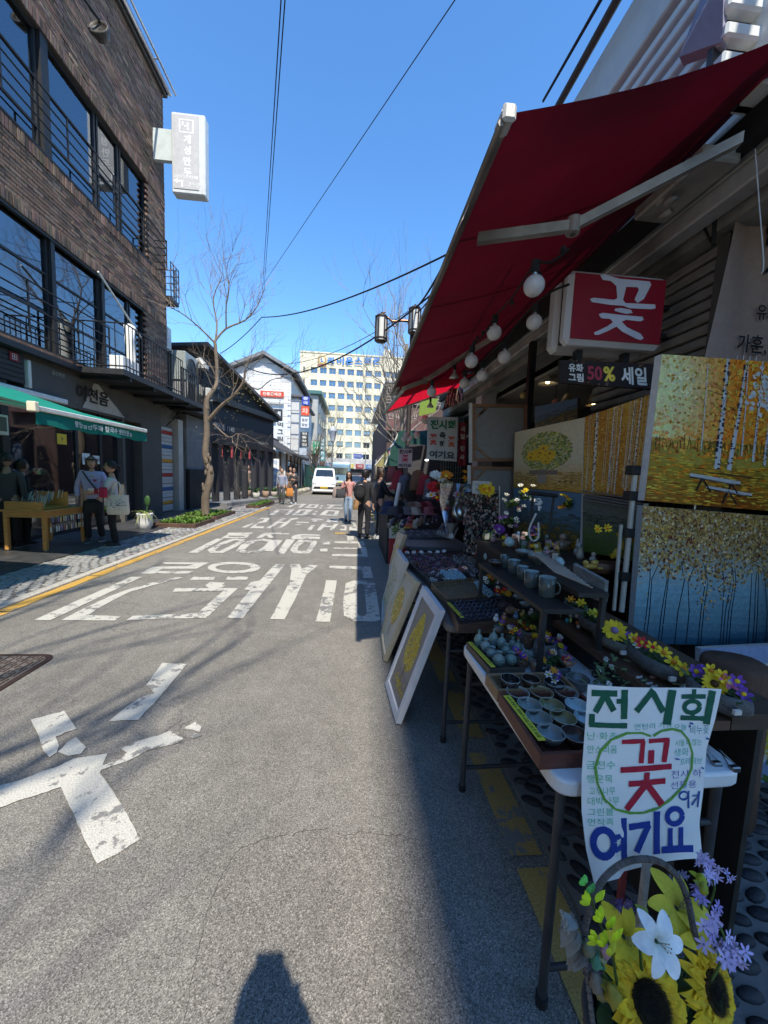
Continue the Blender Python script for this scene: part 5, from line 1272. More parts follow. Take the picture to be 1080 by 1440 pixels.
for v in(.16,.34,.52,.70,.87):
 s_=MB(tuple(x*.6 for x in red));a_=[aws(i/10,v)for i in range(11)];s_.add([p+Vector((0,dy,-.003))for p in a_ for dy in(-.008,.008)],[(2*i,2*i+1,2*i+3,2*i+2)for i in range(10)]);s_.build('fabric_seam','awning',aw)
g=MB((.30,.26,.23));d=(Ff-Fn).normalized()
g.tube([Fn,Ff],.018,10);g.tube([Fn+Vector((-.022,0,-.03)),Ff+Vector((-.022,0,-.03))],.012,6);g.build('front_bar','rusty',aw)
g=MB((.50,.485,.45));g.box(Fn.x-.024,Fn.x+.024,Fn.y-.02,Fn.y+.0,Fn.z-.034,Fn.z+.024,bev=.01);g.tube([Fn,Fn+Vector((0,.06,0))],.026,10);e=g.build('bar_end_cap','plastic',aw)
g=MB((.6,.52,.47));q=Fn+d*.42;g.plate((q.x-.05,q.y-.05,q.z-.11),(q.x-.05,q.y+.06,q.z-.10),(q.x-.02,q.y+.06,q.z-.03),(q.x-.02,q.y-.05,q.z-.035),.002)
g.build('worn_sticker','paper',aw)
g=MB(tuple(x*1.5 for x in red));g.tube([Bn+Vector((-.1,0,-.02)),Bf+Vector((-.1,0,-.02))],.035,8);g.build('fabric_roll','awning',aw)
g=MB((.015,.015,.015));g.box(1.78,1.84,1.5,8.0,3.16,3.30)
g.build('cassette_gap_shade','matte',aw)  # black strip put in for the shade of the gap beside the cassette
g=MB((.42,.41,.385));g.box(1.84,1.95,1.5,8.1,3.02,3.12,bev=.01);g.build('cassette','rusty',aw)
def arm(pix,zs,nm='folding_arm'):
 pts=[PZ(px,py,z)for(px,py),z in zip(pix,zs)]
 g=MB((.40,.375,.33));a,b,c=pts
 for p,q in((a,b),(b,c)):
  dd=(q-p).normalized();s=dd.cross(Vector((0,0,1))).normalized()*.018;h=Vector((0,0,.023))
  vs=[p-s-h,p+s-h,p+s+h,p-s+h,q-s-h,q+s-h,q+s+h,q-s+h]
  g.add(vs,[(0,1,2,3),(7,6,5,4),(0,4,5,1),(1,5,6,2),(2,6,7,3),(3,7,4,0)])
 o=g.build(nm,'rusty',aw)
 g=MB((.36,.33,.29));g.tube([b-Vector((0,0,.036)),b+Vector((0,0,.036))],.032,12);g.tube([b-Vector((0,0,.042)),b+Vector((0,0,.042))],.012,8,col=(.1,.1,.1));g.build('elbow_joint','rusty',o)
arm([(672,336),(806,318),(1042,196)],(2.74,2.80,3.10))
arm([(566,547),(598,535),(700,470)],(2.74,2.80,3.05))
g=MB((.34,.32,.28));q=PZ(950,262,3.14)
for k in range(7):g.ell(q+Vector((random.uniform(-.05,.12),random.uniform(-.15,.2),random.uniform(-.08,.06))),(.03,.04,.02),7,5,wob=.5,seed=k)
g.box(q.x-.04,q.x+.16,q.y-.2,q.y+.25,q.z-.02,q.z+.05,bev=.01);g.build('wall_bracket','rusty',aw)
aw2=thing('small_red_awning','brighter red awning just beyond the big one, lit through by the sun','awning',(.7,6,2.7))
g=MB(tuple(x*1.25 for x in H('c0142c')))
P1,P2,P3,P4=PZ(541,580,2.72),PZ(569,546,2.76),PZ(668,524,3.1),PZ(640,547,3.05)
M['redthin']=vc_mat('thin_red_fabric',.8,namt=.12,bump=.2,bscale=300,transl=.55)
f=bil(P1,P2,P3,P4);n=8
vs=[f(i/n,j/n,.03*sin(i)*sin(j*1.3)*.5)for j in range(n+1)for i in range(n+1)]
g.add(vs,[(j*9+i,j*9+i+1,(j+1)*9+i+1,(j+1)*9+i)for j in range(n)for i in range(n)],True);g.build('canopy_fabric','redthin',aw2)
g=MB((.36,.36,.35));g.tube([P1,P2+(P2-P1)*.0],.03,8);g.tube([P1,P4],.03,6);g.tube([PZ(556,552,2.8),PZ(566,519,2.95)],.05,8);g.build('frame_bar','rusty',aw2)
# ---------------- string bulbs
bulbs=[(751,402,14,2.5),(695,468,10,2.55),(663,508,9,2.55),(751,453,10.5,2.35),(709,502,9,2.35),(678,528,8,2.4),(653,539,7,2.45),(607,551,6.5,2.5)]
labs=['largest and nearest globe bulb hanging under the red awning','globe bulb third along the outer string under the awning','globe bulb over the shop opening on the outer string','globe bulb directly left of the red flower sign','globe bulb in front of the awning cassette, left of the red sign','globe bulb hanging against the pale awning rail','globe bulb near the patterned fabric','farthest globe bulb before the bright red awning']
pos=[]
for(px,py,rp,z0),lb_ in zip(bulbs,labs):
 Yd=.062*FPX/rp*.98
 c=yp(px,py,Yd*.82);r=rp/FPX*Yd*.82
 t=thing('globe_bulb',lb_,'light bulb',c,'globe bulbs strung under the red awning')
 g=MB((.72,.68,.66));g.ell(c,r,20,14);g.build('globe','bulb',t)
 g=MB((.5,.5,.5));g.tube([c+Vector((0,0,r*.92)),c+Vector((0,0,r*1.25))],r*.3,8);g.build('collar','metal',t)
 g=MB((.015,.015,.015));g.tube([c+Vector((0,0,r*1.2)),c+Vector((0,0,r*2.3))],[r*.4,r*.45],8);g.build('socket','rubber',t)
 pos.append(c+Vector((0,0,r*2.3)))
for(px,py,rp)in((639,528,7),(605,570,5)):
 c=yp(px,py,4.6 if rp==7 else 5.4);r=rp/FPX*c.y
 t=thing('reflector_bulb',('nearer' if rp==7 else 'farther')+' flared reflector lamp among the round bulbs','light bulb',c)
 g=MB((.45,.45,.43));g.lathe([(0,-r*.6),(r,-r*.5),(r*.85,-r*.2),(r*.35,r*.5),(r*.25,r)],14,at=c);g.build('reflector','gloss',t)
 g=MB((.015,.015,.015));g.tube([c+Vector((0,0,r)),c+Vector((0,0,r*2.2))],r*.3,7);g.build('socket','rubber',t)
 pos.append(c+Vector((0,0,r*2.2)))
for(px,py,rp)in((586,612,5),(571,612,4),(576,617,4),(568,617,4),(598,590,6)):
 Y=6.2;c=yp(px,py,Y);r=rp/FPX*Y
 g=MB((.6,.57,.55));g.ell(c,r,12,8);o=g.build('globe_bulb','bulb');tag(o,{586:'right one of the bulb cluster above the small flower poster',571:'bulb at the left of the cluster above the small flower poster',576:'low middle bulb of the cluster above the small flower poster',568:'lowest left bulb in the cluster by the lamp post',598:'white bulb touching the corner of the exhibition poster'}[px],'light bulb','globe bulbs strung under the red awning')
g=MB((.012,.012,.012))
s1=[yp(800,350,1.7)]+[pos[i]for i in(0,1,2)]+[pos[8]]+[pos[7]]+[pos[9]]
for a,b in zip(s1,s1[1:]):
 mm=(a+b)/2+Vector((0,0,-.03));limb(g,[a,mm,b],.006,.006,5)
s2=[yp(800,400,2.2),pos[3],pos[4],pos[5],pos[6]]
for a,b in zip(s2,s2[1:]):limb(g,[a,(a+b)/2+Vector((0,0,.02)),b],.008,.008,5)
for k in range(14):q=s1[0].lerp(s1[3],random.random())+Vector((0,0,random.uniform(-.02,.03)));g.ell(q,(.012,.02,.015),6,4)
tag(g.build('bulb_cable','rubber'),'black cable carrying the globe bulbs under the red awning','cable')
# ---------------- the red flower sign (two face light box) and sale board
q0,q1,q2,q3=PY(805,378,2.30),PY(943,388,2.30),PY(938,487,2.30),PY(792,487,2.30)
fs_=thing('red_flower_sign','red light box sign with one large white Korean character in a white frame','sign',(q0.x,2.3,q3.z))
xa,xb,za,zb=q3.x+.01,q1.x,(q0.z+q1.z)/2,(q2.z+q3.z)/2
yaw=Matrix.Rotation(radians(-2),3,'Z')
g=MB((.55,.53,.53));g.box(xa,xb,2.30,2.40,zb,za,bev=.03);g.build('front_case','plastic',fs_)
g=MB((.02,.02,.02));g.box(xa+.03,xb-.03,2.40,2.44,zb+.03,za-.03);g.build('core','blackmetal',fs_)
g=MB((.55,.53,.53));g.box(xa,xb,2.44,2.56,zb,za,bev=.03);g.build('rear_case','plastic',fs_)
g=MB(H('8f1226'));g.box(xa+.028,xb-.028,2.294,2.302,zb+.028,za-.028)
fsf=lambda u,v,d:(xa+(xb-xa)*u,2.292-d,zb+(za-zb)*v)
wc_=(.60,.60,.66)
for pts in([(.28,.92),(.32,.94),(.48,.90),(.78,.90),(.80,.86),(.74,.66),(.68,.60),(.645,.64),(.68,.78),(.66,.81),(.55,.80),(.53,.62),(.56,.585),(.86,.60),(.87,.55),(.83,.53),(.60,.52),(.54,.545),(.40,.545),(.22,.56),(.20,.60),(.24,.62),(.44,.615),(.47,.64),(.45,.80),(.39,.86),(.31,.865)],[(.46,.50),(.52,.515),(.62,.50),(.64,.46),(.58,.44),(.50,.455),(.455,.47)],[(.30,.405),(.34,.43),(.56,.42),(.745,.42),(.76,.38),(.73,.355),(.58,.36),(.54,.33),(.60,.26),(.74,.19),(.78,.13),(.75,.10),(.70,.115),(.55,.20),(.49,.26),(.42,.20),(.32,.13),(.28,.125),(.27,.155),(.40,.255),(.45,.315),(.42,.355),(.33,.355)]):
 n=len(pts);g.add([fsf(u,v,.003)for u,v in pts],[tuple(range(n))[::-1]],col=wc_)
g.build('red_face','plastic',fs_)
g=MB((.015,.015,.015))
for z in(zb+.12,za-.14):g.box(xb-.01,2.1,2.42,2.46,z,z+.03)
for u in(.25,.75):g.box(xa+(xb-xa)*u-.02,xa+(xb-xa)*u+.02,2.40,2.45,zb-.12,zb)
g.build('bracket','blackmetal',fs_)
a,b,c,d=PY(788,538,2.34),PY(928,548,2.30),PY(926,512,2.30),PY(788,506,2.34)
sl_=thing('sale_board','black board reading oil paintings 50% sale in white, red and yellow Korean letters','sign',a)
g=MB((.025,.018,.018));g.plate(a,b,c,d,.03)
f=bil(a,b,c,d)
for k in range(26):u=random.random();f_=f(u,random.choice((random.uniform(0,.12),random.uniform(.88,1))),.004);g.ell(f_,.007,6,4,col=random.choice([(.12,.03,.03),(.05,.05,.05),(.15,.1,.05)]))
g.text('유화',f,.155,.68,h=.36,w=.15,bold=.03,d=.003,col=(.75,.75,.72));g.text('그림',f,.155,.27,h=.36,w=.15,bold=.03,d=.003,col=(.75,.75,.72))
g.text('50',f,.345,.5,h=.6,w=.15,bold=.03,d=.003,col=(.40,.05,.08));g.text('%',f,.49,.5,h=.62,w=.12,bold=.035,d=.003,col=(.75,.6,.08));g.text('세일',f,.74,.47,h=.72,w=.26,bold=.03,d=.003,col=(.75,.75,.72))
g.build('board','matte',sl_)
a,b,c,d=PY(990,505,1.98),PY(1110,520,1.98),PY(1110,275,1.98),PY(1037,288,1.98)
bn=thing('calligraphy_banner','brownish cloth banner with black brush lettering at the right edge','banner',a)
g=MB((.30,.22,.18));f=bil(a,b,c,d);n=10
vs=[f(i/n,j/n,.012*sin(i*.9+j*.2))for j in range(n+1)for i in range(n+1)]
g.add(vs,[(j*11+i,j*11+i+1,(j+1)*11+i+1,(j+1)*11+i)for j in range(n)for i in range(n)],True)
ink=(.012,.012,.012)
fb_=lambda u,v,d:f(u,v,.016+d)
g.text('한국',fb_,.80,.80,h=.17,w=.55,bold=.03,col=ink,shear=.1);g.text('서화',fb_,.85,.60,h=.15,w=.55,bold=.03,col=ink,shear=.1)
g.text('유화, 그림',fb_,.83,.32,h=.10,w=.62,bold=.015,col=ink);g.text('가훈, 서예',fb_,.68,.12,h=.12,w=.72,bold=.015,col=ink);g.build('cloth','cloth',bn)
# ---------------- overhead cables
def cable(label,pts,r,sag=0):
 g=MB((.015,.015,.017));out=[]
 for i in range(25):
  t=i/24;p=Vector(pts[0]).lerp(Vector(pts[1]),t);p.z-=sag*4*t*(1-t);out.append(p)
 g.tube(out,r,5);return tag(g.build('overhead_cable','rubber'),label,'cable')
cable('left of the two near-parallel thin cables rising to the top of the sky',(yp(399,-60,3.2),yp(369,410,14)),.006)
cable('right of the two near-parallel thin cables rising to the top of the sky',(yp(405,-60,3.2),yp(371,410,14)),.006)
cable('single cable slanting from the top middle of the sky down to the left tree',(yp(660,-30,4),yp(370,400,14)),.006)
cable('thick cable sagging from the awning side across to the tree branch',(yp(640,352,6),yp(368,446,13.5)),.016,.25)
cable('continuation cable dropping from the tree top to the annex',(yp(368,446,13.5),yp(310,497,14.5)),.014,.1)
cable('lower black cable crossing before the cream office block',(yp(628,396,7),yp(330,507,15)),.018,1.0)
cable('thin cable just above the lower crossing cable',(yp(600,420,8),yp(340,500,16)),.008,.75)
cable('upper cable descending along the right building edge to the awning',(yp(862,-30,1.9),yp(764,142,3.1)),.010)
cable('cable bundle running down from the awning edge to the lantern post',(PZ(650,320,4.2),yp(584,434,8.4)),.018,.1)
cable('second cable from the awning edge to the lantern post',(PZ(652,330,4.1),yp(583,441,8.4)),.012,.16)
# ---------------- lantern post
LY=8.4
lx=yp(576,560,LY).x
lpst=thing('lantern_post','black post with two hanging box lanterns on a scrolled bronze bracket','street lamp',(lx,LY,0))
g=MB((.03,.022,.02));g.lathe([(.10,0),(.10,.6),(.055,.7),(.055,yp(578,432,LY).z)],12,at=(lx,LY,0));g.build('post','blackmetal',lpst)
g=MB((.16,.09,.055));ybr=lambda x,y:yp(x,y,LY-.05)
limb(g,[ybr(578,452),ybr(565,451),ybr(552,452),ybr(545,446),ybr(539,446),ybr(538,441),ybr(542,439)],.028,.016,7)
limb(g,[ybr(556,450),ybr(551,455),ybr(555,459),ybr(559,455),ybr(555,453)],.016,.010,6);g.build('scroll_bracket','metal',lpst)
for(px,py,lab,Y)in((536,463,'left',LY-.05),(583,452,'right',LY-.1)):
 c=yp(px,py,Y);h=17/FPX*Y;w=7.8/FPX*Y
 g=MB((.05,.032,.025))
 for i in range(6):
  a=pi*i/3;x,y=c.x+w*cos(a),c.y+w*sin(a);a2=pi*(i+1)/3;x2,y2=c.x+w*cos(a2),c.y+w*sin(a2)
  g.tube([(x,y,c.z-h*.92),(x,y,c.z+h*.92)],.013,4)
  for z in(-h*.92,-h*.7,h*.92):g.tube([(x,y,c.z+z),(x2,y2,c.z+z)],.012,4)
 g.lathe([(w*1.12,h*.92),(w*1.12,h),(w*.3,h*1.1),(.02,h*1.3)],6,at=c);g.lathe([(0,-h),(w*.9,-h*.98),(w*1.02,-h*.9)],6,at=c)
 o=g.build('lantern','blackmetal',lpst)
 g=MB((.62,.62,.58));g.lathe([(w*.9,-h*.9),(w*.9,h*.9)],6,at=c);g.build('glass_panel','paper',o)
 # ================================================================== PAINTINGS
class Art:
 """layers of flat strokes on a stretched canvas; u,v in 0..1"""
 def __init__(s,f,asp):s.f=f;s.a=asp;s.g=MB();s.h=.0008
 def P(s,u,v,h):return s.f(min(max(u,.0),1),min(max(v,0),1),h)
 def grad(s,fn,n=18,m=18):
  for i in range(n):
   for j in range(m):
    u0,u1,v0,v1=i/n,(i+1)/n,j/m,(j+1)/m
    s.g.quad(s.f(u0,v0,.0004),s.f(u1,v0,.0004),s.f(u1,v1,.0004),s.f(u0,v1,.0004),col=fn((u0+u1)/2,(v0+v1)/2))
 def dab(s,u,v,w,h,c,a=0):
  s.h+=1.2e-6;ca,sa=cos(a),sin(a);pts=[]
  for k in range(5):
   t=2*pi*k/5+random.random()*.6;x,y=w*cos(t),h*sin(t);pts.append(s.P(u+(x*ca-y*sa),v+(x*sa+y*ca)*s.a,s.h))
  s.g.add(pts,[(0,1,2,3,4)],col=c)
 def line(s,pts,w,c,w2=None):
  s.h+=2e-6;w2=w if w2 is None else w2;L,R=[],[];n=len(pts)
  for i,(u,v)in enumerate(pts):
   a=pts[max(0,i-1)];b=pts[min(n-1,i+1)];dx,dy=b[0]-a[0],(b[1]-a[1])/s.a;l=math.hypot(dx,dy)or 1
   ww=(w+(w2-w)*i/(n-1))/2;L.append(s.P(u-dy/l*ww,v+dx/l*ww*s.a,s.h));R.append(s.P(u+dy/l*ww,v-dx/l*ww*s.a,s.h))
  for i in range(n-1):s.g.add([L[i],L[i+1],R[i+1],R[i]],[(3,2,1,0)],col=c)
 def trunk(s,u,v0,v1,w,lean=0,c=(.62,.62,.6),k=14):
  s.line([(u,v0),(u+lean*.5+.003,(v0+v1)/2),(u+lean,v1)],w,c,w*.55)
  for i in range(k):
   t=random.random();s.dab(u+lean*t+random.choice((-.35,.3))*w,v0+(v1-v0)*t,w*.3,w*.22,vary((.05,.045,.05),.5))
def canvas(name,label,f,asp,paint,th=.03,edge=(.6,.58,.55),seed=1,parent=None,group=None,frame=None,cat='painting'):
 random.seed(seed);o=f(0,0)
 t=parent or thing(name,label,cat,o,group)
 g=MB(edge);a,b,c,d=f(0,0),f(1,0),f(1,1),f(0,1);g.plate(a,b,c,d,th);g.build('canvas','cloth',t)
 A_=Art(f,asp);paint(A_);A_.g.build('painted_face','art',t)
 if frame:
  col,fw,ft=frame
  for k in range(4):
   g=MB(col);e=[(-fw,-fw*asp,1+fw,0),(-fw,1,1+fw,1+fw*asp),(-fw,0,0,1),(1,0,1+fw,1)][k]
   u0,v0,u1,v1=e
   vs=[f(u,v,h)for h in(-.015,ft)for(u,v)in((u0,v0),(u1,v0),(u1,v1),(u0,v1))]
   g.add(vs,[(3,2,1,0),(4,5,6,7),(0,1,5,4),(1,2,6,5),(2,3,7,6),(3,0,4,7)]);g.build('frame_rail','wood',t)
 return t
R_=random
def p_bench(A):
 def bg(u,v):
  if v<.30:return mixc((.28,.09,.01),(.38,.26,.03),min(1,max(0,v/.3+.3*sin(u*9))))
  if v<.42:return mixc((.28,.17,.02),(.45,.36,.06),abs(sin(u*7)))
  return mixc((.80,.80,.35),(.88,.30,.03),min(1,max(0,(u-.10)*2.6)))
 A.grad(bg)
 for i in range(2200):
  u,v=R_.random(),R_.random()
  if v<.34:c=R_.choice([(.62,.16,.01),(.78,.46,.04),(.66,.50,.06),(.82,.30,.02),(.55,.36,.04)])if R_.random()>max(0,.3-v)else(.30,.08,.01);A.dab(u,v,R_.uniform(.01,.035),R_.uniform(.002,.006),vary(c,.18))
  else:
   br=math.exp(-((u-.10)**2+(v-.8)**2*.7)/.045);c=mixc(R_.choice([(.88,.27,.02),(.90,.38,.03),(.72,.17,.01),(.85,.50,.06)]),(.85,.85,.48),br)
   if v<.46 and R_.random()<.3:c=(.30,.13,.02)
   A.dab(u,v,R_.uniform(.006,.022),R_.uniform(.004,.012),vary(c,.2),R_.uniform(-1,1))
 for i in range(70):A.dab(.74+R_.gauss(0,.05),.78+R_.gauss(0,.08),.02,.014,vary((.66,.68,.66),.1))
 for i in range(46):u=i/45;A.line([(u,.38),(u+R_.uniform(-.01,.01),.38+R_.uniform(.04,.1))],.004,(.12,.07,.02))
 A.dab(.55,.225,.2,.006,(.10,.06,.02),-.04);A.dab(.85,.30,.1,.006,(.12,.07,.02))
 for(u,v0,w,l)in((.42,.26,.036,.03),(.50,.26,.030,.09),(.66,.33,.018,.05),(.74,.31,.020,.06),(.88,.335,.016,.03),(.96,.27,.032,.01),(.58,.36,.01,.02),(.31,.38,.008,0),(.8,.37,.009,.0)):
  A.trunk(u,v0,1.0,w,l,k=40)
 for i in range(40):u=R_.choice((.42,.5,.74,.96))+R_.uniform(0,.05);v=R_.uniform(.55,.95);A.line([(u,v),(u+R_.uniform(-.12,.12),v+R_.uniform(.02,.1))],.004,(.10,.06,.04),.001)
 for i in range(300):A.dab(R_.random(),R_.uniform(.5,1),.010,.006,vary(R_.choice([(.62,.32,.03),(.55,.22,.02),(.62,.55,.1)]),.2),R_.uniform(-1,1))
 A.line([(.25,.205),(.58,.175)],.022,(.55,.53,.5));A.line([(.25,.192),(.58,.162)],.008,(.03,.03,.03));A.line([(.36,.13),(.66,.10)],.018,(.55,.53,.5));A.line([(.36,.12),(.66,.09)],.007,(.03,.03,.03))
 for(u,v)in((.33,.19),(.52,.17),(.50,.12)):A.line([(u,v),(u-.03,v-.09)],.012,(.03,.025,.02));A.line([(u,v),(u+.06,v-.09)],.010,(.03,.025,.02))
 A.text=None
def p_teal(A):
 A.grad(lambda u,v:mixc(mixc((.04,.13,.19),(.26,.46,.54),min(1,v*1.9)),(.42,.30,.12),min(1,max(0,(v-.42)*2.4))))
 for i in range(11):
  u=.06+i*.088+R_.uniform(-.03,.03)
  for k in range(R_.choice((1,2,2))):uu=u+k*.018;A.line([(uu,0),(uu+.01,.25),(uu+R_.uniform(-.01,.04),.48),(uu+R_.uniform(-.01,.05),.62)],.0075,(.02,.035,.05),.004)
 for i in range(3400):
  u=R_.random();v=1-abs(R_.gauss(0,.30));lim=.44+.09*sin(u*11)+.05*sin(u*27)-(.12 if.4<u<.62 else 0)
  if v<lim and R_.random()<.96:continue
  if v<.2:continue
  A.dab(u,v,R_.uniform(.004,.012),R_.uniform(.004,.011),vary(R_.choice([(.55,.34,.07),(.42,.25,.06),(.62,.44,.14),(.20,.12,.06),(.62,.52,.34),(.20,.06,.03),(.34,.22,.07)]),.3),R_.uniform(-2,2))
 for i in range(60):A.dab(R_.random(),R_.uniform(.05,.5),.0025,.0025,(.55,.55,.45))
def p_birch(A):
 A.grad(lambda u,v:mixc((.50,.21,.02),(.60,.36,.05),.5+.5*sin(u*6+v*4)))
 for i in range(900):A.dab(R_.random(),R_.random(),R_.uniform(.01,.04),.008,vary(R_.choice([(.58,.23,.02),(.66,.36,.04),(.42,.15,.02),(.66,.46,.1)]),.25),R_.uniform(-.6,.6))
 for i in range(26):u=R_.random();A.trunk(u,.05+R_.random()*.1,1,R_.uniform(.004,.010),R_.uniform(-.01,.02),(.68,.60,.42),8)
 for(u,w)in((.20,.05),(.46,.026),(.56,.022),(.72,.024),(.80,.032),(.93,.026),(.07,.012)):A.trunk(u,.03,1,w,R_.uniform(0,.02),(.70,.66,.56),60)
def p_suntree(A):
 A.grad(lambda u,v:mixc((.62,.36,.06),(.66,.58,.40),min(1,v*2.2)))
 for i in range(500):A.dab(R_.random(),R_.random()*.28,.03,.006,vary((.38,.22,.03),.25))
 for i in range(1500):
  a=R_.random()*2*pi;r=sqrt(R_.random());u,v=.52+.36*r*cos(a),.60+.30*r*sin(a)
  A.dab(u,v,.020,.014,vary(R_.choice([(.20,.27,.06),(.32,.36,.10),(.14,.18,.05),(.5,.52,.32),(.60,.54,.08)]),.3),R_.random()*3)
 for k in range(13):
  u,v=.30+.40*R_.random(),.42+.26*R_.random()
  for i in range(16):a=i*.39;A.dab(u+.05*cos(a),v+.05*sin(a)*A.a,.034,.013,vary((.78,.50,.03),.15),a)
  A.dab(u,v,.024,.026,(.22,.10,.02));A.dab(u,v,.012,.014,(.35,.22,.05))
 A.line([(.5,.10),(.5,.32)],.13,(.34,.30,.26));A.line([(.3,.27),(.72,.27)],.09,(.25,.19,.15))
 for k in range(3):A.dab(.75+k*.07,.14,.018,.02,(.12,.09,.05))
def p_field(A):
 A.grad(lambda u,v:(.10,.20,.32)if v>.55 else mixc((.05,.07,.04),(.14,.13,.05),v))
 for i in range(120):A.dab(R_.random(),R_.uniform(.5,.7),.05,.03,vary((.06,.12,.14),.3))
 for i in range(60):
  u,v=R_.random(),R_.random()*.5;s_=.02+.04*(.5-v)
  for k in range(9):a=k*.7;A.dab(u+s_*cos(a),v+s_*sin(a)*A.a,s_*.6,s_*.3,vary((.36,.24,.02),.2),a)
  A.dab(u,v,s_*.6,s_*.6,(.08,.04,.01))
def p_green(A):
 A.grad(lambda u,v:mixc((.10,.16,.03),(.12,.14,.13),min(1,v*1.3)))
 for i in range(500):v=R_.random();A.dab(R_.random(),v,.05,.008,vary((.12,.20,.03)if v<.45 else(.03,.045,.035)if v<.7 else(.13,.15,.15),.3))
def p_bigsun(A):
 A.grad(lambda u,v:mixc((.20,.28,.44),(.28,.36,.55),v))
 for(u,v,s_)in((.42,.48,.30),(.9,.3,.25),(.3,.1,.2)):
  for i in range(90):a=i*.4;A.dab(u+s_*.62*cos(a),v+s_*.62*sin(a)*A.a,s_*.42,s_*.09,vary((.50,.40,.03),.25),a)
  for i in range(140):a=R_.random()*6.3;r=s_*.42*sqrt(R_.random());A.dab(u+r*cos(a),v+r*sin(a)*A.a,s_*.05,s_*.05,vary(R_.choice([(.06,.04,.01),(.14,.16,.02),(.03,.02,.01)]),.3))
 for i in range(30):A.dab(R_.random(),R_.random()*.3,.06,.02,vary((.08,.16,.03),.3),R_.random()*3)
def p_yellowtree(A):
 A.grad(lambda u,v:(.26,.24,.22)if v>.3 else(.22,.20,.19))
 for i in range(1100):
  a=R_.random()*6.3;r=sqrt(R_.random());A.dab(.5+.30*r*cos(a)*(.6+.4*(1-r*sin(a))),.60+.30*r*sin(a),.022,.016,vary(R_.choice([(.62,.46,.03),(.55,.36,.02),(.68,.55,.10)]),.25),R_.random()*3)
 A.line([(.5,.16),(.5,.36)],.03,(.06,.04,.03))
 for i in range(160):A.dab(.5+R_.gauss(0,.2),.14+R_.gauss(0,.03),.015,.012,vary((.55,.40,.04),.3))
def p_ovalflowers(A):
 A.grad(lambda u,v:(.48,.47,.40))
 for i in range(800):
  a=R_.random()*6.3;r=sqrt(R_.random());A.dab(.5+.3*r*cos(a),.58+.26*r*sin(a),.028,.022,vary(R_.choice([(.60,.46,.05),(.60,.48,.08),(.55,.20,.04),(.2,.3,.06),(.65,.55,.2)]),.25),R_.random()*3)
 A.line([(.5,.14),(.48,.32)],.12,(.30,.30,.30))
def p_greenwash(A):
 A.grad(lambda u,v:mixc((.30,.38,.30),(.50,.52,.50),v))
 for i in range(260):A.dab(R_.random(),R_.random()*.8,.05,.03,vary(R_.choice([(.20,.30,.18),(.35,.42,.33),(.4,.44,.42)]),.25),R_.random()*3)
fA=bil(PY(906,704,1.80),PY(1124,722,1.93),PY(1124,512,1.93),PY(931,498,1.80))
canvas('autumn_painting','bright canvas of white birches with a bench in an orange autumn park',fA,1.2,p_bench,th=.04,seed=11)
fB=bil(PY(889,905,1.80),PY(1112,909,1.92),PY(1112,728,1.92),PY(904,711,1.80))
canvas('blue_forest_painting','canvas of thin dark trees with gold foliage over a deep teal ground',fB,1.2,p_teal,th=.035,seed=12,edge=(.30,.33,.35))
rk=thing('wire_display_rack','wire grid rack carrying the two large canvases','rack',(1.5,1.95,0))
g=MB((.55,.55,.54));q=PY(1003,497,1.99);g.tube([q,q+Vector((1.0,.1,.0))],.012,6);g.tube([q,q+Vector((0,0,-1.5))],.010,6);g.build('top_rail','metal',rk)
g=MB((.035,.035,.035))
for i in range(12):x=1.66+i*.06;g.tube([(x,1.99+.1*(x-1.4),.6),(x,1.99+.1*(x-1.4),2.12)],.004,4)
for j in range(16):z=.62+j*.1;g.tube([(1.64,2.02,z),(2.4,2.09,z)],.004,4)
g.build('wire_grid','blackmetal',rk,kind='stuff')
g=MB((.6,.6,.58))
for i in range(10):q=q0=PY(1010+i*9,500,1.985);g.tube([(q.x,q.y,q.z),(q.x,q.y,q.z-.05)],.002,4)
g.build('rack_hook','metal',rk,kind='stuff')
pl=thing('display_pole','pale tubular pole with black clamps left of the teal forest canvas','pole',PY(885,900,1.86))
a,b=PY(874,860,1.86),PY(894,655,1.86)
g=MB((.42,.40,.34));g.tube([a,a.lerp(b,.95)],.014,8);g.tube([a+Vector((-.03,.02,0)),a.lerp(b,.6)+Vector((-.035,.02,0))],.010,8);g.build('tube','plastic',pl)
g=MB((.015,.015,.015))
for t in(.25,.55,.8,.97):q=a.lerp(b,t);g.box(q.x-.03,q.x+.02,q.y-.02,q.y+.04,q.z-.025,q.z+.025,bev=.005)
g.build('clamp','plastic',pl)
XC=1.60
def side(px0,py0,px1,py1,px2,py2,px3,py3,X=XC):return bil(PX(px0,py0,X),PX(px1,py1,X),PX(px2,py2,X),PX(px3,py3,X))
canvas('sunflower_tree_painting','cream and yellow canvas of a round tree made of sunflowers',side(722,685,818,693,822,587,724,608),.75,p_suntree,seed=13)
canvas('birch_forest_painting','orange canvas of many pale birch trunks behind the red flower sign',side(819,693,908,704,928,550,823,586.5,),.9,p_birch,seed=14)
canvas('sunflower_field_painting','blue skied canvas of a dark sunflower field below the sunflower tree',side(722,780,815,800,818,694,722,686),.8,p_field,seed=15)
canvas('green_meadow_painting','dim canvas of a green meadow below the birch forest',side(820,775,895,790,905,708,820,696),.8,p_green,seed=16)
g=MB((.25,.25,.25))
for k in range(4):a=PX(820,690+k*4,XC-.03);b=PX(900,703+k*4.4,XC-.03);g.tube([a,b],.005,5)
tag(g.build('shelf_rods','metal'),'thin metal rods between the birch canvas and the green meadow canvas','rods')
fS=bil(PY(985,1120,1.62),PY(1125,1120,1.62),PY(1125,905,1.70),PY(985,912,1.70))
canvas('big_sunflower_painting','blue canvas with large painted sunflowers low at the right edge',fS,1.0,p_bigsun,seed=17)
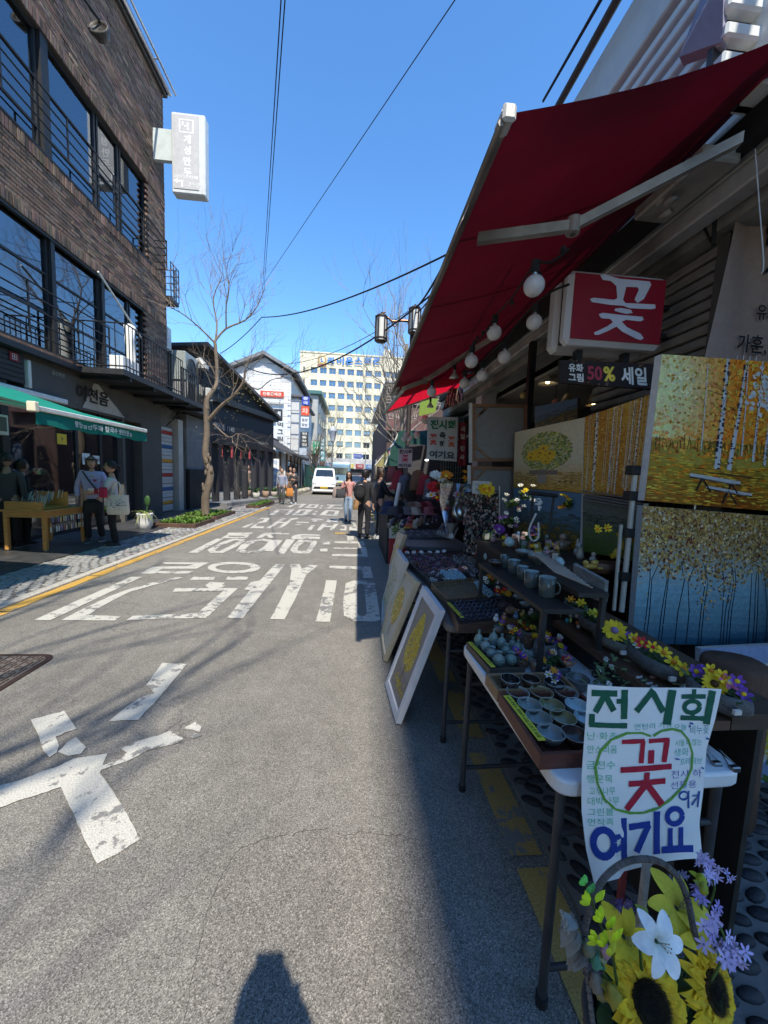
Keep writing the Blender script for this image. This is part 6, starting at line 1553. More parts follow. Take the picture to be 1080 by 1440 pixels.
canvas('dim_sunflower_painting','dark canvas with three sunflowers hanging inside the shop',side(752,620,812,588,812,560,752,572,2.3),.5,p_field,seed=18,edge=(.1,.09,.08))
def back_canvas(label,x0,y0,x1,y1,Y,seed):
 a,b,c,d=PY(x0,y1,Y),PY(x1,y1-1,Y),PY(x1,y0+1,Y),PY(x0,y0,Y)
 t=thing('canvas_back',label,'painting',a,'stretched canvases seen from behind')
 f=bil(a,b,c,d);g=MB((.21,.20,.185));g.plate(f(0,0,-.012),f(1,0,-.012),f(1,1,-.012),f(0,1,-.012),.004);g.build('raw_canvas','cloth',t)
 for(u0,v0,u1,v1)in((0,0,1,.055),(0,.945,1,1),(0,.055,.055,.945),(.945,.055,1,.945)):
  g=MB((.20,.10,.05));vs=[f(u,v,h)for h in(-.011,.010)for(u,v)in((u0,v0),(u1,v0),(u1,v1),(u0,v1))]
  g.add(vs,[(3,2,1,0),(4,5,6,7),(0,1,5,4),(1,2,6,5),(2,3,7,6),(3,0,4,7)]);g.build('stretcher_bar','wood',t)
 for(p,q,r,s)in(((.055,.72),(.055,.78),(.3,.945),(.24,.945)),((.055,.30),(.055,.24),(.28,.055),(.34,.055))):
  g=MB((.24,.13,.07));g.plate(f(*p,.004),f(*q,.004),f(*r,.004),f(*s,.004),-.006);g.build('corner_brace','wood',t)
 g=MB((.42,.40,.36));g.plate(f(-.05,-.02,-.02),f(0,-.02,-.0),f(0,1.02,-.0),f(-.05,1.02,-.02),.01);g.build('canvas_edge','cloth',t)
back_canvas('large canvas seen from behind, upper one beside the sunflower tree canvas',664,568,741,649,3.75,1)
back_canvas('lower canvas seen from behind under the larger one',662,656,738,735,3.72,2)
# ---------------- framed pictures leaning against the table, facing the road
def leaning(name,label,p_nb,p_nt,p_fb,p_ft,paint,seed,frame,mat_w=.14):
 """outer corners given; picture normal faces the road"""
 a,b,c,d=map(Vector,(p_fb,p_nb,p_nt,p_ft))
 F=bil(a,b,c,d);t=thing(name,label,'picture',a.lerp(b,.5))
 w=frame[1]
 for(u0,v0,u1,v1)in((0,0,1,w),(0,1-w,1,1),(0,w,w*1.3,1-w),(1-w*1.3,w,1,1-w)):
  g=MB(frame[0]);vs=[F(u,v,h)for h in(-.02,.016)for(u,v)in((u0,v0),(u1,v0),(u1,v1),(u0,v1))]
  g.add(vs,[(3,2,1,0),(4,5,6,7),(0,1,5,4),(1,2,6,5),(2,3,7,6),(3,0,4,7)]);g.build('frame_rail','plaster',t)
 i0,i1=w*1.3,1-w*1.3
 G=bil(F(i0,w,.003),F(i1,w,.003),F(i1,1-w,.003),F(i0,1-w,.003))
 random.seed(seed);A_=Art(G,.62);paint(A_);A_.g.build('painted_face','art',t)
 g=MB((.3,.25,.2));g.plate(F(.02,.02,-.02),F(.98,.02,-.02),F(.98,.98,-.02),F(.02,.98,-.02),.006);g.build('backing_board','wood',t)
nb_,nt_=PZ(560,1018,.012),PX(622,858,.53)
fb_,ft_=PZ(544,962,.012),PX(597,824,.515)
leaning('white_framed_picture','nearest leaning picture, a yellow tree on grey in a chunky white frame',nb_,nt_,fb_,ft_,p_yellowtree,21,((.66,.66,.68),.07))
nb2,nt2=PZ(545,930,.012),PX(588,818,.50);fb2,ft2=PZ(540,893,.012),PX(566,795,.47)
leaning('cream_framed_picture','middle leaning picture of yellow flowers in an oval, cream frame',nb2+Vector((-.02,.0,0)),nt2,fb2+Vector((-.02,.02,0)),ft2,p_ovalflowers,22,((.52,.46,.33),.05))
nb3,nt3=PZ(538,882,.012),PX(572,790,.46);fb3,ft3=PZ(539,845,.012),PX(560,772,.46)
leaning('pale_green_picture','pale green picture in a light grey frame behind the oval flower picture',nb3,nt3,fb3,ft3,p_greenwash,23,((.55,.58,.60),.05))
nb4,nt4=PZ(548,815,.3),PX(570,752,.52);fb4,ft4=PZ(549,795,.3),PX(561,748,.52)
leaning('small_cream_picture','small round-topped picture in a cream frame farthest of the leaning ones',nb4,nt4,fb4,ft4,p_ovalflowers,24,((.5,.47,.40),.12))
# ================================================================== TABLES AND WARES
random.seed(33)
V=Vector
def prism(g,pts,z0,z1,col=None):
 n=len(pts);vs=[(p[0],p[1],z0)for p in pts]+[(p[0],p[1],z1)for p in pts]
 g.add(vs,[tuple(range(n))[::-1],tuple(range(n,2*n))]+[(i,(i+1)%n,n+(i+1)%n,n+i)for i in range(n)],False,col)
def round_poly(c,r=.05,k=5):
 out=[];n=len(c)
 for i in range(n):
  p,a,b=V(c[i]),V(c[i-1]),V(c[(i+1)%n]);p1=p+(a-p).normalized()*r;p2=p+(b-p).normalized()*r
  for j in range(k):t=j/(k-1);out.append((p1*(1-t)**2+p*2*t*(1-t)+p2*t*t)[:2])
 return out
def folding_table(label,nl,nr,fr,fl,z,col=(.70,.70,.69),legs=True):
 c=[V((p[0],p[1],0))for p in(nl,nr,fr,fl)];ctr=sum(c,V((0,0,0)))/4
 t=thing('folding_table',label,'table',ctr)
 g=MB(col);o=round_poly(c,.055,7);i_=[(x+(ctr.x-x)*.02,y+(ctr.y-y)*.02)for x,y in o];j_=[(x+(ctr.x-x)*.008,y+(ctr.y-y)*.008)for x,y in o]
 n=len(o);vs=[]
 for(pp,zz)in((j_,z-.045),(o,z-.038),(o,z-.008),(j_,z-.002),(i_,z)):vs+=[(x,y,zz)for x,y in pp]
 fs=[(k*n+m,k*n+(m+1)%n,(k+1)*n+(m+1)%n,(k+1)*n+m)for k in range(4)for m in range(n)]+[tuple(range(n))[::-1],tuple(range(4*n,5*n))]
 g.add(vs,fs,False);g.build('table_top','plastic',t)
 if legs:
  for(u,v)in((.05,.035),(.9,.035),(.05,.93),(.9,.93)):
   p=c[0]*(1-u)*(1-v)+c[1]*u*(1-v)+c[2]*u*v+c[3]*(1-u)*v
   g=MB((.045,.045,.048));g.tube([(p.x,p.y,z-.045),(p.x,p.y,.02)],.0135,10);g.tube([(p.x,p.y,.03),(p.x,p.y,.0)],.018,8,col=(.02,.02,.02));g.build('leg','blackmetal',t)
  for v in(.035,.93):
   a=c[0]*(.95)*(1-v)+c[1]*.05*(1-v)+c[2]*.05*v+c[3]*.95*v;b=c[0]*.1*(1-v)+c[1]*.9*(1-v)+c[2]*.9*v+c[3]*.1*v
   for zz in(.12,.56):g=MB((.045,.045,.048));g.tube([(a.x,a.y,zz),(b.x,b.y,zz)],.010,6);g.build('cross_bar','blackmetal',t)
 return t
TZ=.74
nl,nr,fl=PZ(786,1102,TZ),PZ(1051,1086,TZ),PZ(649,904,TZ)
fr=fl+(nr-nl)
tab1=folding_table('white plastic folding table in front carrying bowls, pots and bottles',nl,nr,fr,fl,TZ)
for k,(px,py)in enumerate(((1006,1072),(1031,1078))):
 q=PZ(px,py,TZ+.005);g=MB((.30,.29,.27));g.tube([q+V((-.012,0,0)),q+V((0,.045,.02)),q+V((.012,0,0))],.0022,5);g.box(q.x-.014,q.x+.014,q.y-.012,q.y+.004,q.z-.012,q.z+.006,bev=.003)
 tag(g.build('bulldog_clip','metal'),('left' if k==0 else 'right')+'-hand metal clip on the near edge of the white table','clip','clips on the table edge')
def tray(name,label,c4,z0,z1,col,th=.012,mat='wood',floor=None):
 c=[V((p.x,p.y,0))for p in c4];t=thing(name,label,'tray',(c[0].x,c[0].y,z0));n=4
 ctr=sum(c,V((0,0,0)))/4
 inn=[]
 for i in range(4):
  p=c[i];a=(c[i-1]-p).normalized();b=(c[(i+1)%4]-p).normalized();inn.append(p+(a+b)*th)
 g=MB(floor or col);prism(g,inn,z0,z0+.008);g.build('tray_floor',mat,t)
 for i in range(4):
  j=(i+1)%4;g=MB(col);prism(g,[c[i],c[j],inn[j],inn[i]],z0,z1);g.build('tray_side',mat,t)
 return t
def yellow_strip(label,p,q,w,lines=1,txt='천연 도자기 찻잔 5,000원 소원을 담아'):
 p,q=V(p),V(q);d=(q-p).normalized();s=V((d.y,-d.x,0))*w
 f=bil(p,p+s,q+s,q);g=MB((.66,.62,.06));g.plate(f(0,0,.0),f(1,0,0),f(1,1,0),f(0,1,0),.002)
 F=lambda u,v,h:f(1-v,u,h)if 0 else f(v,1-u,h)
 g.text(txt,lambda u,v,h:f(1-v,u,.0012),.5,.5,w=.92,h=.62,bold=.01,col=(.03,.03,.02))
 return tag(g.build('price_strip','paper'),label,'price strip')
ex=(nr-nl).normalized()
rw=(.13,.045,.03);pine=(.26,.16,.08)
A1,A2=PZ(760,1062,.785),PZ(702,974,.785)
tray('wooden_tray','reddish wooden tray of glazed bowls on the near corner of the white table',[A1,A1+ex*.31,A2+ex*.31,A2],TZ,.785,rw,floor=(.12,.05,.035))
B1,B2=PZ(701,972,.785),PZ(683,947,.785)
tray('wooden_tray','pale wooden tray of small dark pots in the middle of the white table',[B1+V((0,.004,0)),B1+ex*.31+V((0,.004,0)),B2+ex*.31,B2],TZ,.785,pine,floor=(.22,.12,.06))
C1,C2=PZ(690,942,.775),PZ(656,902,.775)
tray('wooden_tray','dark tray of celadon bottles at the far end of the white table',[C1+V((0,.01,0)),C1+ex*.155+V((0,.01,0)),C2+ex*.165,C2],TZ,.772,(.07,.055,.04))
yellow_strip('yellow price strip along the celadon bottle tray',PZ(691,939,.78)+V((0,0,.004)),PZ(658,904,.78)+V((0,0,.004)),.018,txt='고려청자 미니어처 화병 10,000원')
yellow_strip('yellow handwritten price strip along the reddish bowl tray',PZ(757,1041,.79),PZ(708,978,.79),.024)
def bowl(c,r,h,out,inn,foot=.45,wob=0,name='bowl',seed=0,n=22):
 g=MB(out);g.lathe([(0,0),(r*foot,0),(r*foot,h*.1),(r*.62,h*.22),(r*.9,h*.65),(r,h),(r*.955,h*1.01)],n,wob=wob,seed=seed)
 g.lathe([(r*.955,h*1.01),(r*.86,h*.66),(r*.56,h*.27),(0,h*.18)],n,col=inn,wob=wob,seed=seed)
 g.lathe([(r*1.0,h*.995),(r*.978,h*1.025),(r*.95,h*.995)],n,col=mixc(inn,(.7,.7,.62),.6),wob=wob,seed=seed)
 return g
cols_={'grey-green':((.07,.08,.07),(.20,.235,.21)),'olive':((.07,.06,.03),(.22,.21,.10)),'pale blue':((.16,.22,.23),(.36,.48,.50)),'dark brown':((.04,.025,.02),(.06,.04,.035)),'light grey':((.09,.095,.09),(.24,.27,.26))}
Zb=lambda x,y:(640+x*.2037,860+y*.2037)
rows={'left':[((663,832),'light grey'),((578,730),'grey-green'),((515,640),'grey-green'),((432,556),'light grey')],'middle':[((830,845),'dark brown'),((747,728),'olive'),((668,643),'olive'),((597,556),'olive')],'right-hand':[((960,740),'pale blue'),((915,735),'pale blue'),((845,645),'pale blue'),((770,556),'light grey')]}
ords=['nearest','second','third','farthest']
for rn,L_ in rows.items():
 for k,(z_,cn)in enumerate(L_):
  if rn=='right-hand' and k==0:continue
  px=Zb(*z_);c=PZ(px[0],px[1],.748+.04);c.z=.748
  g=bowl(c,.041,.042,*cols_[cn],seed=k);o=g.build('bowl','gloss');o.location=c
  tag(o,f'{ords[k]} {cn} glazed bowl in the {rn} row of the reddish tray','bowl','glazed bowls in the reddish tray')
for k,(px,py,lab,out,inn,r,h,wob)in enumerate(((717,966,'dark ribbed pot',(.035,.03,.03),(.02,.02,.02),.036,.056,.12),(745,964,'brown footed pot',(.07,.045,.025),(.03,.02,.015),.034,.052,.05),(778,968,'black pot with white zigzag pattern',(.04,.038,.036),(.03,.03,.03),.036,.048,0),(812,957,'wide grey wavy dish',(.15,.16,.15),(.12,.13,.12),.045,.036,.2))):
 c=PZ(px,py+8,.75);g=bowl(V((0,0,0)),r,h,out,inn,.7,wob,seed=k,n=24)
 if k==2:
  for i in range(24):
   for j in range(2):
    a=2*pi*i/24;rr=r*(.84+.1*j)+.0015;z=h*(.4+.25*j)
    g.tube([(rr*cos(a),rr*sin(a),z-.005),((rr+.002)*cos(a+.2),(rr+.002)*sin(a+.2),z+.006)],.0012,4,col=(.45,.42,.36))
 if k==0:
  for i in range(9):a=2*pi*i/9;g.tube([(r*.7*cos(a),r*.7*sin(a),.004),(r*.97*cos(a),r*.97*sin(a),h)],.004,5,col=(.05,.045,.04))
 o=g.build('pot','gloss');o.location=c;tag(o,lab+' in the pale tray behind the bowls','pot')
Zc=lambda x,y:(640+x*.2037,740+y*.2037)
def bottle(r,h,neck,col,flo=True):
 g=MB(col);g.lathe([(0,0),(r*.55,0),(r*.85,h*.18),(r,h*.42),(r*.82,h*.66),(r*neck,h*.8),(r*neck*.8,h*.93),(r*neck*1.35,h),(r*neck,h*.99),(r*neck*.6,h*.9)],16)
 if flo:
  for k in range(3):
   a=k*2.1-1.9;g.ell((r*.93*cos(a),r*.93*sin(a),h*.42),(r*.16,r*.16,r*.2),7,5,col=(.40,.48,.45))
   for j in range(5):b=j*1.256;g.ell((r*.95*cos(a+.22*cos(b)),r*.95*sin(a+.22*cos(b)),h*.42+r*.3*sin(b)),(r*.1,r*.1,r*.1),5,4,col=(.05,.07,.06))
 return g
bot=[(160,835,'long-necked',.021,.085,.28),(208,865,'round-bodied',.025,.062,.42),(262,830,'tall slim-necked',.023,.088,.25),(318,850,'pear-shaped',.023,.075,.3),(250,905,'squat',.025,.05,.5),(300,962,'wide-shouldered',.027,.064,.4),(385,955,'ribboned',.026,.058,.45),(350,890,'plain',.022,.055,.4),(430,880,'slender',.021,.065,.3),(482,930,'small spotted',.021,.048,.45),(530,960,'short',.020,.045,.45),(395,850,'tall-lipped',.019,.06,.35)]
for k,(x,y,nm,r,h,nk)in enumerate(bot):
 c=PZ(*Zc(x,y),.75);o=bottle(r,h,nk,vary((.20,.28,.245),.18)).build('celadon_bottle','gloss');o.location=c;o.rotation_euler=(0,0,random.random()*.5)
 tag(o,f'{nm} miniature celadon bottle in the dark tray, {["front","middle","back"][0 if y > 925 else 1 if y > 862 else 2]} part, {["left","centre","right"][0 if x < 270 else 1 if x < 400 else 2]}','bottle','miniature celadon bottles')
def frame_of(n):
 n=V(n).normalized();a=n.orthogonal().normalized();return a,n.cross(a),n
def flower(g,c,n,R,k,col,ccol,w=.42,cup=.25,cr=.28,layers=1):
 a,b,n=frame_of(n);c=V(c)
 for L_ in range(layers):
  for i in range(k):
   t=2*pi*(i+.5*L_)/k+random.uniform(-.12,.12);d=a*cos(t)+b*sin(t);s=n.cross(d);rr=R*random.uniform(.88,1.08)*(1-.12*L_);lift=cup*R*(.7+.6*random.random())+L_*.04*R
   cc=vary(col,.12);p0=c+d*R*cr*.6;p1=c+d*rr*.55+n*lift*.5;p2=c+d*rr*.85+n*lift*.85;p3=c+d*rr+n*lift*random.uniform(.6,1.1);W=R*w
   g.add([p0-s*W*.2,p0+s*W*.2,p1-s*W*.5,p1-n*W*.12,p1+s*W*.5,p2-s*W*.36,p2-n*W*.06,p2+s*W*.36,p3],[(0,3,2),(0,1,3),(1,4,3),(2,3,6,5),(3,4,7,6),(5,6,8),(6,7,8)],True,cc)
 g.ell(c+n*R*.05,(R*cr,)*3 if True else R,8,5,col=ccol)
def leafy(g,c,k,R,cols=((.05,.10,.03),(.10,.18,.05)),up=.5):
 for i in range(k):blade(g,V(c)+V((random.gauss(0,R*.2),random.gauss(0,R*.2),0)),random.uniform(0,6.3),R*random.uniform(.5,1),R*.4,R*random.uniform(0,up*2),R*.3,mixc(cols[0],cols[1],random.random()),n=3)
Yl,Pu,Re,Wh,Pk,Or=(.82,.58,.02),(.20,.07,.42),(.60,.02,.03),(.82,.82,.76),(.66,.16,.32),(.80,.28,.02)
def bunch(t,c,spread,fl_,lk=14,R=.022):
 g=MB();leafy(g,c,lk,spread*.9);g.build('leaves','leaf',t)
 for(col,cc,dx,dy,dz,s)in fl_:
  g=MB();p=V(c)+V((dx,dy,dz));flower(g,p,(random.uniform(-.4,.1),-.8+random.uniform(-.2,.4),.9),R*s,random.choice((5,6,8))if s<1.3 else 16,col,cc,layers=1 if s<1.3 else 2,w=.5 if s<1.3 else.3);g.build('flower','petal',t)
def stone_pot(label,c,rx,ry,h,fl_,wob=.25,seed=0,col=(.13,.13,.125),spread=.06):
 t=thing('stone_planter',label,'planter',c)
 g=MB(col);g.T=Matrix.Translation(c);g.lathe([(0,0),(rx*.7,0),(rx*.98,h*.25),(rx,h*.7),(rx*.92,h),(rx*.72,h*.99),(rx*.68,h*.8),(0,h*.75)],20,sy=ry/rx,wob=wob,seed=seed);g.build('stone','stone',t)
 g=MB((.04,.03,.02));g.ell(V(c)+V((0,0,h*.82)),(rx*.68,ry*.68,h*.08),10,4);g.build('soil','concrete',t)
 bunch(t,V(c)+V((0,0,h*.9)),spread,fl_);return t
stone_pot('tall cleft grey stone pot of violet flowers on the white table',PZ(766,928,TZ),.052,.045,.085,[(Pu,Yl,-.03,-.01,.015,1),(Pk,Yl,.0,.0,.02,.9),(Pu,Yl,.03,0,.015,1),(Wh,Yl,.01,.02,.02,.8)])
stone_pot('stone pot of yellow and red flowers behind the violet one',PZ(742,905,TZ),.042,.038,.07,[(Re,Yl,-.015,-.01,.015,.9),(Yl,Or,.02,0,.02,.9),(Yl,Or,.03,.01,.005,.9)],seed=3)
stone_pot('low shallow grey dish with a red and white clay bird',PZ(782,944,TZ),.06,.05,.035,[],seed=5,col=(.10,.115,.12))
t=thing('clay_bird','terracotta and white clay bird sitting on the grey dish','figurine',PZ(800,934,TZ+.04))
c=PZ(800,934,TZ+.05);g=MB((.42,.20,.10));g.ell(c,(.022,.012,.012),10,7);g.ell(c+V((-.018,0,.008)),.009,8,6);g.ell(c+V((0,0,-.006)),(.018,.011,.008),8,5,col=(.6,.55,.5));g.tube([c+V((.018,0,0)),c+V((.034,0,.008))],[.006,.002],5);g.build('body','gloss',t)
g=MB((.05,.04,.03));g.tube([c+V((-.026,0,.008)),c+V((-.033,0,.006))],[.003,.0005],5);g.build('beak','gloss',t)
t=thing('flower_sprig','small black pot with a yellow flower among the celadon bottles','flower',PZ(718,900,TZ));c=PZ(718,906,TZ+.01)
g=MB((.02,.02,.02));g.lathe([(0,0),(.02,0),(.024,.04),(.018,.04),(0,.034)],12,at=c);g.build('pot','plastic',t);bunch(t,c+V((0,0,.045)),.03,[(Or,(.3,.1,.02),0,0,.02,.8),(Yl,Or,.02,0,.03,.7)],6)
t=thing('flower_sprig','white and purple flower sprig with an orange bloom by the zigzag pot','flower',PZ(778,958,.80));c=PZ(778,952,.81)
bunch(t,c,.03,[(Or,Yl,.0,0,.025,.8),(Wh,Yl,-.02,0,.01,.8),(Pu,Wh,.012,0,.0,.8),(Wh,Yl,.0,-.01,-.01,.7),(Pu,Wh,.02,0,.012,.6)],8)
t=thing('daisy_plant','leafy trailing plant with white daisies above the exhibition poster','plant',PZ(855,962,.80));c=PZ(852,955,.82)
g=MB()
for k in range(60):q=c+V((random.gauss(0,.03),random.gauss(0,.03),random.gauss(.01,.035)));leafy(g,q,1,.035,((.08,.13,.05),(.22,.30,.12)))
g.build('leaves','leaf',t)
for(dx,dy)in((845,922),(852,932),(848,955),(838,936),(866,900)):g=MB();flower(g,PZ(dx,dy,.86)+V((0,-.03,0)),(0,-1,.6),.012,8,Wh,(.4,.45,.2));g.build('flower','petal',t)
random.seed(55)
for k in range(22):
 px,py=705+(k*37)%95+random.uniform(-4,4),884+(k*23)%62
 c=PZ(px,py,.76);c.z=.745
 if c.x<.74:c.x=.74+random.random()*.1
 kind=k%3;cn,cc=[('grey',(.16,.16,.15)),('brown',(.16,.09,.05)),('green glazed',(.12,.19,.16)),('black',(.03,.03,.03)),('cream',(.45,.42,.34))][k%5]
 t=thing('small_pot',f'{cn} {["stubby", "tall", "footed"][kind]} pot crowded behind the celadon bottles','pot',c,'small pots crowded behind the bottles')
 g=MB(cc);r=random.uniform(.016,.026);h=(.035,.055,.045)[kind];g.lathe([(0,0),(r*.7,0),(r*1.05,h*.4),(r,h),(r*.85,h),(r*.8,h*.7),(0,h*.6)],14,at=c,wob=.15,seed=k);g.build('body','stone' if k%2 else 'gloss',t)
 if k%3!=1:bunch(t,c+V((0,0,h)),.028,[(random.choice([Yl,Or,Pu,Wh,Pk,Re]),Yl,random.uniform(-.015,.015),-.005,random.uniform(.005,.025),.75)for _ in range(3)],9)
for k in range(12):
 c=PZ(700+(k%6)*12+random.uniform(-3,3),870-(k//6)*34-(k%6)*2,.85);c.z=.835;cn,col=[('white',(.5,.5,.46)),('terracotta',(.30,.13,.07)),('blue glazed',(.10,.18,.28)),('gold',(.36,.25,.06))][k%4]
 t=thing('ornament',f'{cn} trinket on the low black plinth between beads and mugs','ornament',c,'trinkets on the low black plinth');g=MB(col);g.ell(c+V((0,0,.014)),(.015,.012,.015),9,6);g.ell(c+V((0,-.003,.034)),.009,8,6);g.build('body','gloss',t)
st=thing('stepped_stand','dark wooden stepped stand carrying figurines and stone troughs','stand',(1.1,1.3,.74))
SZ=.86
e0_,e1_=PZ(778,872,SZ),PZ(955,1000,SZ)
dv=(e0_-e1_).normalized();pv=V((dv.y,-dv.x,0)).normalized();pv=pv if pv.x>0 else-pv
def on(a,b,h=0):q=e1_+dv*a+pv*b;return V((q.x,q.y,SZ+h))
Lb=(e0_-e1_).length
g=MB((.12,.065,.04));prism(g,[on(-.05,0),on(Lb,0),on(Lb,.12),on(-.05,.12)],SZ-.03,SZ);g.build('lower_step','wood',st)
g=MB((.07,.045,.03));prism(g,[on(-.05,.125),on(Lb+.1,.125),on(Lb+.1,.33),on(-.05,.33)],SZ-.03,SZ+.02);g.build('upper_step','wood',st)
g=MB((.03,.025,.02));prism(g,[on(.0,.03),on(Lb,.03),on(Lb,.05),on(.0,.05)],.1,SZ-.03);prism(g,[on(.0,.28),on(Lb,.28),on(Lb,.30),on(.0,.30)],.0,SZ-.03);g.build('support','wood',st)
def trough(label,px0,py0,px1,py1,w,h,fl_,seed,z=SZ+.02,col=(.125,.125,.12)):
 a,b=PZ(px0,py0,z),PZ(px1,py1,z);c=(a+b)/2;L_=(a-b).length/2+.01;t=thing('stone_trough',label,'planter',c)
 ang=atan2((a-b).y,(a-b).x);g=MB(col);g.T=Matrix.Translation(c)@Matrix.Rotation(ang,4,'Z')
 g.lathe([(0,0),(L_*.75,0),(L_*.98,h*.3),(L_,h*.65),(L_*.93,h),(L_*.78,h),(L_*.72,h*.8),(0,h*.75)],26,sy=w/L_,wob=.14,seed=seed);g.build('stone','stone',t)
 g=MB();
 for i in range(5):leafy(g,a.lerp(b,(i+.5)/5)+V((0,0,h*.9)),6,.045)
 g.build('leaves','leaf',t)
 for(u,col_,cc,s,up)in fl_:
  g=MB();p=a.lerp(b,u)+V((random.uniform(-.01,.01),random.uniform(-.012,.0),h+.01+up));flower(g,p,(-.35,-.8,.75),.026*s,18 if s>1.1 else 6,col_,cc,layers=2 if s>1.1 else 1,w=.28 if s>1.1 else.5,cup=.12 if s>1.1 else.3,cr=.3);g.build('flower','petal',t)
 g=MB((.6,.55,.5));q=a.lerp(b,.9)+V((-w*.9,-.02,h*.5));g.box(q.x-.012,q.x+.01,q.y-.008,q.y,q.z-.006,q.z+.008);g.build('price_tag','paper',t)
 return t
trough('nearest long grey stone trough of purple, pink and yellow flowers',968,975,1052,1012,.05,.06,[(.05,Pu,Yl,1,.01),(.2,Pu,Yl,1,.02),(.42,Yl,(.08,.04,.01),1.5,.0),(.30,Yl,Or,.9,.03),(.6,Pk,Wh,1,.02),(.75,Pu,Yl,.9,.03),(.85,Pu,Yl,.9,.0),(.5,Yl,Or,.9,.03)],1)
trough('second long grey stone trough of yellow and red flowers',886,925,960,965,.045,.055,[(.05,Yl,Or,.9,.02),(.2,Re,Yl,1,.02),(.4,Yl,Re,.9,.02),(.58,Yl,Or,1,.015),(.75,Yl,Or,1.1,.0),(.98,Yl,Or,1.1,-.005),(.12,Wh,Yl,.6,.0)],2)
trough('grey stone trough with one large yellow daisy',838,897,888,925,.042,.045,[(.5,Yl,(.3,.2,.4),1.9,.02),(.1,Or,Yl,.7,.02),(.2,Pu,Yl,.6,.01),(.9,Pu,Yl,.6,.03)],3,col=(.15,.15,.12))
trough('rounded dark stone pot with a yellow-green lily',818,876,850,896,.045,.05,[(.5,(.55,.55,.05),Yl,1.0,.02),(.3,(.55,.55,.05),Yl,.9,.01)],4)
trough('farthest stone pot with two small yellow flowers',794,860,822,874,.045,.06,[(.3,Or,Yl,.8,.01),(.7,Yl,Yl,1.0,.01)],5)
def fig(label,px,py,parts,name='figurine',z=SZ,cat='figurine',k=1.0,mat='gloss'):
 c=PZ(px,py,z);t=thing(name,label,cat,c)
 groups={}
 for(nm,col,off,r)in parts:groups.setdefault(nm,MB(col)).ell(c+V(off)*k,tuple(x*k for x in(r if isinstance(r,tuple)else(r,)*3)),9,6,col=col)
 for nm,g in groups.items():g.build(nm,mat,t)
 return t
duck=lambda col,bk:[('body',col,(0,0,.010),(.014,.009,.009)),('head',col,(-.011,0,.024),.007),('beak',bk,(-.019,0,.023),(.004,.002,.002)),('tail',col,(.014,0,.014),(.006,.004,.003))]
for k,(px,py,lab,col)in enumerate(((868,905,'yellow duck farthest along the board',(.55,.38,.05)),(879,914,'second yellow duck beside the white duck',(.55,.42,.08)),(888,915,'white duck standing between yellow ducks',(.62,.62,.6)),(899,924,'yellow duck nearest the clay pots',(.58,.42,.06)))):fig(lab+' on the figurine board',px,py+2,duck(col,(.5,.2,.02)),'duck_figurine')
fig('pinkish brown clay bear playing a horn on the figurine board',921,952,[('body',(.30,.16,.11),(0,0,.018),(.017,.014,.020)),('head',(.32,.17,.12),(0,0,.046),.013),('ear',(.32,.17,.12),(-.009,0,.058),.005),('ear',(.32,.17,.12),(.009,0,.058),.005),('leg',(.30,.16,.11),(-.018,-.01,.006),(.012,.007,.007)),('leg',(.30,.16,.11),(.012,-.012,.006),(.008,.012,.007)),('horn',(.4,.4,.35),(-.012,-.014,.035),(.004,.012,.004))],'bear_figurine')
fig('mushroom house figurine with an orange cap on the far board end',813,884,[('stalk',(.6,.58,.5),(0,0,.012),(.008,.008,.013)),('cap',(.5,.14,.03),(0,0,.028),(.015,.015,.010))],'mushroom_figurine')
fig('teal and green frog pair figurine left of the mushroom house',800,876,[('body',(.03,.28,.26),(-.012,0,.012),(.009,.009,.013)),('body2',(.35,.42,.1),(.006,0,.014),(.008,.008,.015)),('head',(.35,.30,.2),(.006,0,.034),.008)])
fig('pink lilac clay flower figurine behind the frog pair',788,868,[('bloom',(.40,.22,.30),(0,0,.03),(.016,.012,.014)),('bloom',(.42,.26,.33),(.012,0,.042),.010),('stem',(.1,.2,.08),(0,0,.01),(.004,.004,.014))])
fig('pale blue glass bell figurine with an orange star at the board end',778,862,[('bell',(.32,.42,.45),(0,0,.018),(.012,.012,.02)),('star',(.55,.3,.03),(0,0,.046),.008)])
fig('dark blue car figurine behind the ducks',845,893,[('body',(.06,.06,.10),(0,0,.010),(.016,.008,.008)),('roof',(.10,.11,.16),(0,0,.019),(.009,.007,.006))])
for k,(px,py)in enumerate(((905,912),(914,920))):
 fig(('left' if k==0 else 'right')+' small terracotta pot with a cactus on the figurine board',px,py,[('pot',(.20,.08,.04),(0,0,.010),(.011,.011,.012)),('cactus',(.06,.12,.05),(0,0,.030),(.006,.006,.013))],'cactus_figurine')
fig('pale green frog figurine near the stone trough',928,935,[('body',(.30,.40,.36),(0,0,.012),(.012,.01,.012)),('head',(.32,.42,.38),(0,0,.028),.009),('leg',(.28,.38,.34),(-.012,0,.005),(.007,.006,.005))])
for k,(px,py)in enumerate(((948,975),(959,980))):fig(('left' if k==0 else 'right')+' pale turquoise bell flower figurine in front of the nearest trough',px,py-14,[('bell',(.34,.48,.48),(0,0,.014),(.010,.010,.016)),('rim',(.38,.52,.52),(0,-.004,.004),(.013,.011,.004))],z=SZ+.01)
fig('tan clay snail figurine at the near end of the board',947,985,[('shell',(.26,.18,.12),(0,0,.018),(.017,.010,.017)),('body',(.32,.26,.2),(0,-.004,.005),(.024,.008,.005)),('head',(.32,.26,.2),(-.022,-.004,.012),.006)])
